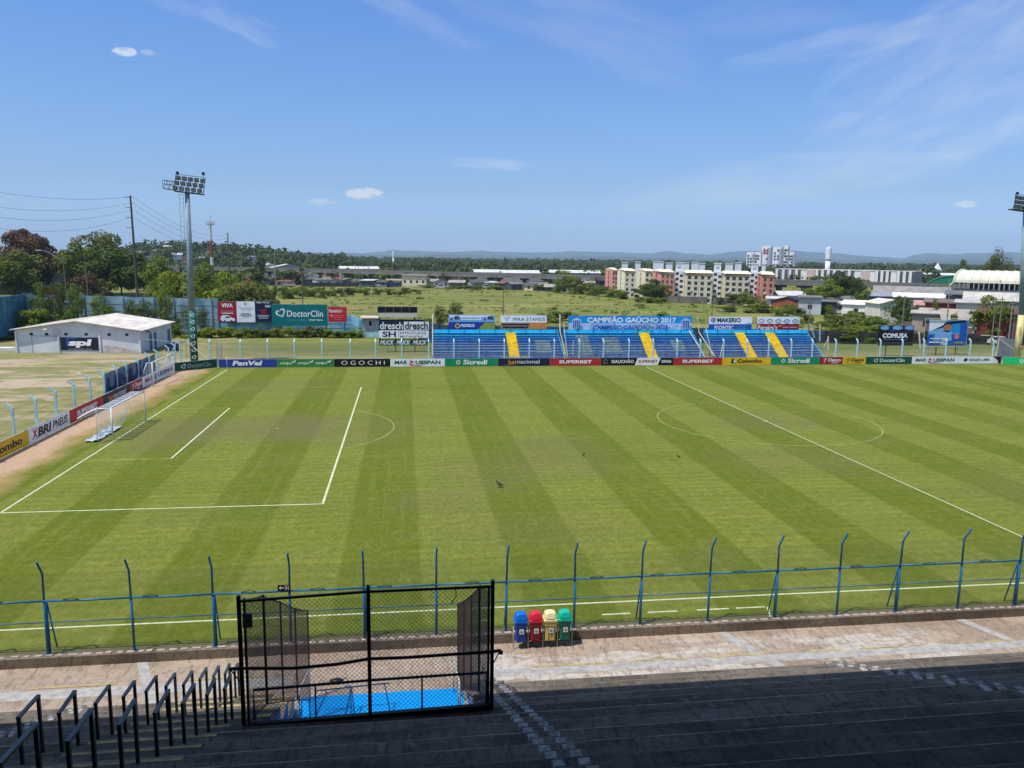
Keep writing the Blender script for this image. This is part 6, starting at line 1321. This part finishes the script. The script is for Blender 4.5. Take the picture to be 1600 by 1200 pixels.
# ---- apartment blocks
SAL, YEL, YEL_SHADED, WHT = (226,160,144), (246,240,208), (196,188,164), (232,230,226)  # front tones are darker copies of the side colours, painting in weaker sun
def apartment(pa, pm, pb, Da, Db, side_c, front_c, label, nwin, floors=5, h=9.9):
    """pa..pm: narrow side, sunlit tone; pm..pb: long front, shaded tone"""
    A_, M_, B_ = gd(pa,405,Da+9), gd(pm,405,Da), gd(pb,405,Db); O = Vector((M_.x, M_.y, 0)); t = thing('apartment_block', label, 'apartment block', O)
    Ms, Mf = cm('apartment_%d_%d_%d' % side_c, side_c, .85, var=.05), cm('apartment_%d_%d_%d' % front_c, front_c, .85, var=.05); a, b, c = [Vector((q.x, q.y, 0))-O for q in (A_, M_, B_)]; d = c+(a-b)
    m_ = MB(); H3 = Z3*h
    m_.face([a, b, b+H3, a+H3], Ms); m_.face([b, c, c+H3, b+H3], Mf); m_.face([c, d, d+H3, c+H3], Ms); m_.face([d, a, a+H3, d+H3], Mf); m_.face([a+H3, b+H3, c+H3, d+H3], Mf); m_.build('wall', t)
    mid1, mid2 = (a+b)/2+Z3*(h+.8), (c+d)/2+Z3*(h+.8); r_ = MB(); RC = cm('apartment_roof', (236,224,196), .8)
    def out(p, k=.5): q = p-(a+b+c+d)/4; q.z = 0; return p+q.normalized()*k
    r_.face([out(b)+H3-Z3*.1, out(c)+H3-Z3*.1, mid2, mid1], RC); r_.face([out(d)+H3, out(a)+H3, mid1, mid2], RC); r_.face([out(a)+H3, out(b)+H3, mid1], RC); r_.face([out(c)+H3, out(d)+H3, mid2], RC); r_.build('roof', t)
    e = (c-b).normalized(); w = (c-b).length; n = Vector((e.y, -e.x, 0)); es = (b-a).normalized(); ws = (b-a).length; ns = Vector((es.y, -es.x, 0))
    sd = MB(); sd.prism([b+n*.04+e*.3+H3-Z3*.95, c+n*.04-e*.1+H3-Z3*.95, c+n*.04-e*.1+H3-Z3*.1, b+n*.04+e*.3+H3-Z3*.1], n*.08, cm('apartment_band', (130,118,92), .8)); sd.build('eaves_band', t)
    for k in range(1, max(1, nwin//2)): j = MB(); q = b+e*(w*k/(nwin//2)); j.beam(q+n*.05, q+n*.05+Z3*(h-1.0), .12, .1, Mf); j.build('joint', t)
    for f_ in range(floors):
        z = .7+f_*(h-.9)/floors
        for k in range(nwin):
            q = b+e*(w*(k+.5)/nwin)+n*.04; v = MB(); v.prism([q-e*.6+Z3*z, q+e*.6+Z3*z, q+e*.6+Z3*(z+.95), q-e*.6+Z3*(z+.95)], n*.05, WIN); v.build('window', t)
            if (k+f_) % 5 == 2: ac = MB(); g2 = q+e*.9+n*.2+Z3*(z-.1); ac.box(g2.x-.4, g2.y-.25, g2.z-.3, g2.x+.4, g2.y+.2, g2.z+.3, WHITE); ac.build('air_conditioner', t)
        q = a+es*(ws*.5)+ns*.04; v = MB(); v.prism([q-es*.5+Z3*z, q+es*.5+Z3*z, q+es*.5+Z3*(z+1.3), q-es*.5+Z3*(z+1.3)], ns*.05, cm('stair_window_'+('s' if side_c == SAL else 'y'), (160,70,60) if side_c == SAL else (190,170,110))); v.build('stair_window', t)
    return t
def core(pa, pb, D, label, top=12.9, tank=True):
    a, b = gd(pa,405,D), gd(pb,405,D); O = Vector((a.x, a.y, 0)); e = Vector((b.x-a.x, b.y-a.y, 0)); w = e.length; e /= w; face = math.atan2(e.y, e.x); t = thing('stair_tower', label, 'stair tower', O, face)
    m_ = MB(); M = cm('stair_tower_white', (224,226,232), .85, var=.04); m_.box(.05,1.0,0,w-.05,8,10.3, M); m_.build('wall', t)
    for f_ in range(5):
        for k in (.3, .8): z = .9+f_*1.85+(.7 if k < .5 else 0); v = MB(); v.box(w*k-.5, .94, z, w*k+.5, .995, z+.8, WIN); v.build('window', t)
    if tank: m_ = MB(); m_.box(w*.1,2,10.3,w*.9,6.5,top, M); m_.box(w*.05,1.8,top,w*.95,6.7,top+.25, cm('tank_cap', (236,232,224))); m_.box(w*.3,1.9,11.2,w*.7,1.98,12.0, ci('lgrey')); m_.build('roof_tank', t)
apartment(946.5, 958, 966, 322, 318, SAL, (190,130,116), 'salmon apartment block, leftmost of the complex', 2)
apartment(965.5, 977, 994, 300, 294, YEL, YEL_SHADED, 'first cream yellow apartment block from the left', 2)
apartment(995.5, 1009, 1024, 300, 296, YEL, YEL_SHADED, 'second cream yellow apartment block behind the dark trees', 2)
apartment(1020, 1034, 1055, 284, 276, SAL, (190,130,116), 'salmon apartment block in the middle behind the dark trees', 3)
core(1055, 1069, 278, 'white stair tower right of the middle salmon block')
apartment(1069, 1074, 1115, 270, 264, YEL, YEL_SHADED, 'third cream yellow apartment block with four window columns', 4)
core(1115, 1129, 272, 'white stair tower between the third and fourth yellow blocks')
apartment(1128, 1134, 1174, 266, 262, YEL, YEL_SHADED, 'fourth cream yellow apartment block with a broad front', 4)
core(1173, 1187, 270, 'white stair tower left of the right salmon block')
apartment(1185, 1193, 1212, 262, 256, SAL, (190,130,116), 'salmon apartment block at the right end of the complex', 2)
for i, (pa, pb, D) in enumerate([(971,982,330), (992,1002,330), (1020,1038,335), (1040,1052,330), (1066,1078,322), (1080,1093,330), (1092,1103,318), (1133,1147,322), (1148,1160,330), (1190,1198,325)]):
    a, b = gd(pa,405,D), gd(pb,405,D); w = (b-a).length; t = thing('roof_tower', 'white rooftop tank tower rising behind the apartment blocks, %s from the left' % nth(i), 'tank tower', (a.x, a.y, 0), math.atan2(b.y-a.y, b.x-a.x), 'white rooftop towers behind the apartment blocks')
    m_ = MB(); m_.box(0,0,0,w,5,10, cm('stair_tower_white', (224,226,232))); m_.build('shaft', t); m_ = MB(); m_.box(.2,.2,10,w-.2,4.6,12.7+.25*(i % 3), cm('stair_tower_white', (224,226,232))); m_.box(0,0,12.7+.25*(i % 3),w,4.8,12.95+.25*(i % 3), cm('tank_cap', (236,232,224))); m_.build('tank', t)
# ---- long white housing rows
rowsH = [(1212,1253,0), (1253,1275,1), (1275,1302,0), (1302,1337,0), (1337,1361,1), (1361,1369,2), (1369,1394,0), (1394,1403,2), (1403,1431,0)]
for i, (pa, pb, kind) in enumerate(rowsH):
    D = 560-(pa-1212)*.14; a, b = gd(pa,405,D), gd(pb,405,D-1.5); w = (b-a).length; t = thing('housing_row', '%s in the housing rows beyond the viaduct, %s from the left' % (['white finned block','block with pink end wall','plain white gable'][kind], nth(i)), 'apartment block', (a.x, a.y, 0), math.atan2(b.y-a.y, b.x-a.x), 'long white housing rows')
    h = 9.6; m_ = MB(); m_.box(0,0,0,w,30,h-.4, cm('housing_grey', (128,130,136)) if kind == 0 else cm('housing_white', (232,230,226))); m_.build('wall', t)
    if kind == 0:
        n = max(3, int(w/4.1)); 
        for k in range(n):
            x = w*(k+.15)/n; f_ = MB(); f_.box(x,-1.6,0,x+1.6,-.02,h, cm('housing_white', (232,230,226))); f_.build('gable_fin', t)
            f_ = MB(); f_.box(x+1.9,-.9,.2,x+2.3,-.02,h-.8, cm('housing_mid_grey', (104,106,112))); f_.build('stair_strip', t)  # darker grey strip beside each fin
    elif kind == 1: f_ = MB(); f_.box(w*.42,-.6,0,w,-.02,h-.2, cm('housing_pink', (206,184,178))); f_.build('end_wall', t)
    r_ = MB(); r_.box(-.2,-.3,h-.4,w+.2,30,h-.1, cm('housing_roof', (236,222,212))); r_.build('roof', t)
# ---- tower blocks and water towers
def tower(pa, pb, D, rt, label, mark=False, sh=True, name='tower_block', grey=None):
    a, b = gd(pa,405,D), gd(pb,405,D); w = (b-a).length; zt = gd((pa+pb)/2, rt, D).z; t = thing(name, label, 'tower block', (a.x, a.y, 0), math.atan2(b.y-a.y, b.x-a.x)+R_(-18)); M = cm('tower_white', (236,234,238), .8, var=.03)
    m_ = MB(); m_.box(0,0,0,w,w*.8,zt, M); m_.build('wall', t); 
    if grey: m_ = MB(); m_.box(w*grey[0],-.25,0,w*grey[1],-.02,zt-2, cm('tower_grey', (168,170,180))); m_.build('grey_strip', t)
    rnd = random.Random(pa)
    for f_ in range(int(zt/3.4)-3):
        for k in (.25, .6): 
            if rnd.random() < .8: v = MB(); v.box(w*k-1.1,-.35,10+f_*3.4,w*k+1.1,-.26,11.9+f_*3.4, cm('tower_window', (70,74,86), .4)); v.build('window', t)
    if mark: v = MB(); v.mesh([(w*.2,-.4,zt-9),(w*.34,-.4,zt-9),(w*.34,-.4,zt-2.4),(w*.2,-.4,zt-2.4),(w*.4,-.4,zt-9),(w*.58,-.4,zt-9),(w*.5,-.4,zt-5),(w*.4,-.4,zt-5.5)], [(0,1,2,3),(4,5,6,7)], ci('red')); v.build('emblem', t)
tower(1166.5, 1178, 1000, 394, 'low white tower block at the left of the high rise cluster', grey=(.7,1))
tower(1179, 1189, 990, 394, 'second low white tower block of the high rise cluster', grey=(.0,.15))
tower(1190, 1204, 1005, 384.5, 'white tower block with a red emblem near its top', True, grey=(.62,1))
tower(1207, 1221, 1000, 386, 'white tower block right of the one with the red emblem', grey=(.7,1))
tower(1224.5, 1231.5, 985, 383.5, 'slender white windowless tower of the high rise cluster', grey=(.85,1))
tower(1231.5, 1241.5, 1010, 394, 'low white tower block at the right end of the high rise cluster', grey=(.7,1))
def water(px, D, rt, w_, label):
    p = gd(px,405,D); zt = gd(px, rt, D).z; t = thing('water_tower', label, 'water tower', (p.x, p.y, 0)); M = cm('tower_white', (236,234,238)); r0 = w_/F*D/2
    q = MB(); q.tube([(0,0,0), (0,0,zt*.62)], r0*.8, 16, M, r0*.85); q.build('shaft', t, True); q = MB(); q.tube([(0,0,zt*.62), (0,0,zt*.66), (0,0,zt-.6), (0,0,zt)], r0, 16, M); q.build('tank', t, True); q = MB(); q.tube([(0,0,zt), (0,0,zt+.8)], r0*.3, 8, M); q.build('cap', t, True)
water(1294, 700, 387, 8.5, 'white cylindrical water tower above the long housing rows')
water(614.5, 1100, 393, 2.6, 'slim white water tower on the left before the hills')
def church():
    p = gd(1466,405,900); t = thing('church', 'small church with a white pointed spire left of the station roof', 'church', (p.x, p.y, 0)); M = cm('tower_white', (236,234,238)); q = MB(); q.box(-3,-3,0,3,3,9,M); q.mesh([(-2.6,-2.6,9),(2.6,-2.6,9),(2.6,2.6,9),(-2.6,2.6,9),(0,0,15.5)], [(0,1,4),(1,2,4),(2,3,4),(3,0,4)], M); q.build('spire', t)
    q = MB(); q.box(-22,-4,0,-3,8,6, cm('church_brick', (190,130,110))); q.build('nave', t); q = MB(); q.mesh([(-22.5,-4.5,6),(-3,-4.5,6),(-3,8.5,6),(-22.5,8.5,6),(-22.5,2,9),(-3,2,9)], [(0,1,5,4),(2,3,4,5),(0,4,3),(1,2,5)], cm('church_roof', (170,110,95))); q.build('roof', t)
church()
# ---- station with barrel roof
def station():
    a, b = gd(1497,405,298), gd(1680,405,285); O = Vector((a.x, a.y, 0)); e = (b-a); e.z = 0; w = e.length; e /= w; ang = math.atan2(e.y, e.x)
    t = thing('station', 'elevated station with a long cream barrel roof on the viaduct at the right', 'station', O, ang); M = cm('station_roof_cream', (226,222,200), .6, var=.05, vs_=.2, stretch=(1,.1,1)); zs = 7.9; R0 = 5.2; hz = 3.9
    prof = [(4.2-R0*math.cos(q), zs+hz*math.sin(q)) for q in [i*math.pi/14 for i in range(15)]]
    m_ = MB()
    for (y0, z0), (y1, z1) in zip(prof, prof[1:]): m_.face([(0,y0,z0), (w,y0,z0), (w,y1,z1), (0,y1,z1)], M)
    for k in range(0, int(w/2.6)):
        x = k*2.6; m_.tube([(x, y, z+.08) for y, z in prof], .12, 4, M)
    m_.build('barrel_roof', t)
    g_ = MB(); RGc = cm('station_arch', (206,212,180), .7)
    g_.tube([(-.1, y*1.0, z) for y, z in prof], .45, 6, RGc); g_.tube([(-2.0, -1.0, 3.5), (-1.4,-1,6.5), (-.1, -1.0, 8)], .4, 6, RGc); g_.tube([(-.5, 9.4, 7.9), (-.5, 9.4, 4)], .4, 6, RGc); g_.build('end_arch', t)
    s_ = MB(); s_.box(0,-.9,4.9,w,-.7,6.0, cm('station_dark', (70,72,74))); s_.box(0,8.9,4.9,w,9.1,8.2, cm('station_dark', (70,72,74))); s_.box(0,-.9,4.3,w,9.1,4.9, cm('station_dark', (70,72,74))); s_.build('platform', t)
    for k in range(int(w/1.5)): c = MB(); c.box(k*1.5,-.95,6.0,k*1.5+.35,-.75,7.95, cm('station_column', (150,150,145))); c.build('mullion', t) if k < 60 else None
    f_ = thing('green_gable', 'dark green curved roof hall left of the station', 'hall', gd(1480,405,318)); f_.location.z = 0; f_.rotation_euler = (0,0,ang); q = MB(); G = cm('green_sheet', (16,120,88), .6)
    pts = [(-5,0),(-5,7.2),(-3.5,8.0),(-1.5,8.9),(.5,9.5),(2.5,9.8),(4,9.9),(4,0)]; q.prism([Vector((x,-2,z)) for x, z in pts], (0,9,0), G); q.build('wall', f_); q = MB(); q.tube([(x,-2.1,z) for x, z in pts[1:7]], .15, 5, cm('green_edge', (120,160,150))); q.build('edge', f_)
station()
# ---- poles, wires, masts
def pole(px, D, rt, label, r=.16, arms=0, name='utility_pole', col=(120,118,112), lean=0, z=0):
    p = gd(px, 405, D); zt = gd(px, rt, D).z; t = thing(name, label, 'pole', (p.x, p.y, z)); M = cm('pole_%d' % col[0], col, .85, var=.1)
    q = MB(); q.tube([(0,0,0), (lean,0,zt-z)], r, 8, M, r*.6); q.build('pole', t)
    for k in range(arms): a = MB(); zz = zt-z-.3-k*2.0; a.tube([(lean,0,zz), (lean-.9,0,zz-.05), (lean-1.2,0,zz+.12)], .06, 5, M); a.build('arm', t)
    if arms == 0: a = MB(); a.box(-.5,-.05,zt-z-.5,.5,.05,zt-z-.38, M); a.build('crossarm', t)
    return t
pole(212, 180, 306, 'tall dark concrete pole carrying four wires above the left trees', .30, 4, col=(88,86,82), lean=-.3)
pole(357.5, 345, 364, 'dark concrete pole with three arms right of the telecom mast', .32, 3, col=(86,84,80))
pole(429.5, 352, 393, 'tall pale pole rising from the houses left of the meadow', .26, 0, col=(150,140,125))
pole(471, 212, 409, 'thin wooden pole standing in the meadow behind the DoctorClin billboard', .15, 0, col=(110,104,90))
pole(787, 190, 449, 'thin wooden pole standing in the meadow behind the WKA STANDS banner', .13, 0, col=(112,104,92))
pole(1117, 180, 470, 'thin pole in the meadow right of the champions banner', .1, 0, col=(112,104,92))
pole(133, 252, 399, 'wooden pole with wires at the left in front of the domed tree', .15, 0, col=(128,118,98))
pole(1271, 135, 470, 'grey pole rising behind the right end of the bleachers', .12, 0, col=(120,118,112))
pole(1419, 150, 462, 'thin wooden pole left behind the dark COMUSA billboard', .12, 0, col=(130,126,112))
pole(1489, 165, 458, 'pale pole left of the white house with beige roof', .14, 0, col=(150,142,132))
pole(1563, 158, 464, 'first of two thin poles by the parked cars at the right', .12, 0, col=(130,124,112))
pole(1573, 156, 464, 'second of two thin poles by the parked cars at the right', .12, 0, col=(130,124,112))
pole(1590, 150, 470, 'pole hidden beside the right floodlight mast', .12, 0, col=(150,142,120))
pole(1533, 255, 441, 'lamp pole in front of the station, left one', .14, 0, col=(170,170,165)); pole(1541, 256, 442, 'lamp pole in front of the station, right one', .14, 0, col=(170,170,165)); pole(1567, 262, 437, 'tall grey pole in front of the middle of the station', .12, 0, col=(160,160,155)); pole(1487, 250, 436, 'grey pole in front of the arch of the station', .16, 0, col=(150,150,140))
for i, (px, rt) in enumerate([(560,414), (575,416), (612,418), (556,423), (640,421)]): pole(px, 405, rt, 'distant pole beside the viaduct, %s from the left' % nth(i), .16, 0, col=(150,148,140))
def street_lamp():
    p = gd(100,405,262); zt = gd(97,397,262).z; t = thing('street_lamp', 'street lamp with a long curved arm on a wooden pole at the left', 'street lamp', (p.x, p.y, 0)); q = MB(); q.tube([(0,0,0), (-.3,0,zt-.8)], .16, 8, cm('pole_128', (128,118,98)), .12); q.build('pole', t)
    q = MB(); za = gd(68,391,262).z; q.tube([(-.2,0,zt-2.2), (-2.5,0,za-1.6), (-4.6,0,za-.3), (-6.2,0,za)], .06, 6, cm('lamp_arm', (150,160,175))); q.build('arm', t); q = MB(); q.box(-7.3,-.2,za-.1,-6.0,.2,za+.1, WHITE); q.build('head', t)
street_lamp()
def telecom():
    D = 440; p = gd(331,405,D); zt = gd(331,350,D).z; t = thing('telecom_mast', 'red and white banded telecom mast with antenna ring behind the left mast', 'mast', (p.x, p.y, 0)); a = cm('mast_white', (214,208,200)); b = cm('mast_red', (150,70,55)); n = 7
    for k in range(n): q = MB(); z0, z1 = zt*k/n, zt*(k+1)/n; q.tube([(0,0,z0), (0,0,z1)], .95-.07*k, 10, b if k in (1,3,4) else a, .95-.07*(k+1)); q.build('segment', t)
    q = MB(); q.tube([(1.9*math.cos(i*.785), 1.9*math.sin(i*.785), zt) for i in range(9)], .14, 5, GREYC)
    for i in range(8): c, s = 1.9*math.cos(i*.785), 1.9*math.sin(i*.785); q.tube([(c,s,zt-.4),(c,s,zt+1.5)], .2, 5, a); q.tube([(0,0,zt-1.2),(c,s,zt)], .1, 4, GREYC)
    q.tube([(0,0,zt),(0,0,zt+4.5)], .1, 5, GREYC); q.build('antenna_ring', t)
telecom()
def wire(a, b, sag, label, r=.022):
    a, b = Vector(a), Vector(b); n = 16; q = MB(); q.tube([a.lerp(b, i/n)-a-Z3*(sag*4*(i/n)*(1-i/n)) for i in range(n+1)], r, 4, cm('wire_dark', (70,74,80))); o = q.build('overhead_wire'); o.location = a; tag(o, label, 'wire', 'overhead wires of the tall concrete pole')
for k, (rl, rr) in enumerate([(290,307), (315,316.5), (330,327), (347,338.5)]):
    A_ = gd(207, rr, 180); wire(gd(-60, rl, 150), A_, 1.2+.3*k, 'overhead wire from the left edge to the tall concrete pole, %s from the top' % nth(k, 'first'))
    B_ = gd(356, 366+k*6, 345); wire(A_, B_, 3.2, 'overhead wire from the tall concrete pole down to the next pole, %s from the top' % nth(k, 'first'), .03)
# ---- vehicles
def vehicle(px, D, rz, rgb, label, L_=4.2, H_=1.5, wid=1.75, name='parked_car', cat='car', z=0, van=False):
    p = gd(px,405,D); t = thing(name, label, cat, (p.x, p.y, z), math.atan2(p.y-CY, p.x-CX)-math.pi/2+R_(rz)); M = cm('car_%d_%d_%d' % rgb, rgb, .3, var=.02)
    pr = [(-L_/2,.35),(-L_/2,.85),(-L_*.46,H_*.62),(-L_*.36,H_*.97),(-L_*.05,H_),(L_*.12,H_*.95),(L_*.27,H_*.62),(L_*.46,H_*.52),(L_/2,.62),(L_/2,.32)] if not van else [(-L_/2,.35),(-L_/2,H_*.9),(-L_*.45,H_),(L_*.25,H_),(L_*.36,H_*.62),(L_*.48,H_*.52),(L_/2,.35)]
    b = MB(); b.prism([Vector((x,-wid/2,z_)) for x, z_ in pr], (0,wid,0), M); b.build('body', t)
    g = MB(); gw = [(-L_*.34,H_*.64),(-L_*.29,H_*.92),(-.02*L_,H_*.94),(L_*.11,H_*.9),(L_*.2,H_*.64)] if not van else [(L_*.02,H_*.58),(L_*.02,H_*.9),(L_*.22,H_*.9),(L_*.31,H_*.58)]
    for s_ in (-1, 1): g.prism([Vector((x,s_*(wid/2+.01),z_)) for x, z_ in gw], (0,s_*.01,0), WIN)
    g.prism([Vector((-L_*.462-.01,-wid*.4,H_*.64)), Vector((-L_*.462-.01,wid*.4,H_*.64)), Vector((-L_*.375-.02,wid*.4,H_*.93)), Vector((-L_*.375-.02,-wid*.4,H_*.93))], (-.02,0,.01), WIN); g.build('window', t)
    for sx in (-.31,.31):
        for s_ in (-1, 1): w_ = MB(); w_.tube([(L_*sx,s_*wid*.36,.32),(L_*sx,s_*wid*.52,.32)], .32, 14, BLACKM); wh = w_.build('wheel', t); w2_ = MB(); w2_.tube([(L_*sx,s_*wid*.52,.32),(L_*sx,s_*wid*.53,.32)], .18, 10, ci('lgrey')); w2_.build('rim', wh)
    for s_ in (-1, 1): w_ = MB(); w_.box(L_*.49,s_*wid*.36-.15,.58,L_*.5+.02,s_*wid*.36+.15,.74, ci('offw')); w_.build('headlight', t)
vehicle(39, 284, -68, (214,220,232), 'silver hatchback driving on the road at the left')
vehicle(75, 292, 20, (120,24,34), 'dark red van parked under the trees at the left', 5.2, 2.6, 2.0, 'parked_van', 'van', van=True)
vehicle(1536, 163, 5, (60,62,68), 'dark grey car parked under the carport at the right')
vehicle(1562, 160, 4, (196,190,184), 'light grey car parked below the yellow green tree')
vehicle(1578, 159, 6, (206,204,200), 'white car parked right of the light grey car')
for i, (px, c) in enumerate([(570,(230,230,230)), (590,(210,214,220)), (618,(60,70,110)), (452,(210,180,180)), (690,(200,200,205)), (762,(190,190,195)), (610,(40,60,140))]): vehicle(px, 376 if px < 660 else 362, 4, c, 'distant parked vehicle below the viaduct, %s from the left' % nth(i), 5, 2, 2, 'distant_vehicle')
# ---- haze
hz = MB(); hz.box(-14000, -120, -1.5, 14000, 15500, 560); ho = hz.build('haze'); tag(ho, kind='stuff')
HM = bpy.data.materials.new('haze_air'); HM.use_nodes = True; hn = HM.node_tree; hn.nodes.remove(hn.nodes['Principled BSDF']); pv = hn.nodes.new('ShaderNodeVolumePrincipled')
pv.inputs['Color'].default_value = (.58,.79,1,1); pv.inputs['Density'].default_value = .000085; pv.inputs['Anisotropy'].default_value = .0
hn.links.new(pv.outputs[0], hn.nodes['Material Output'].inputs['Volume']); ho.data.materials.append(HM)
tmp = bpy.data.scenes.get('text_tmp')
if tmp: bpy.data.scenes.remove(tmp)
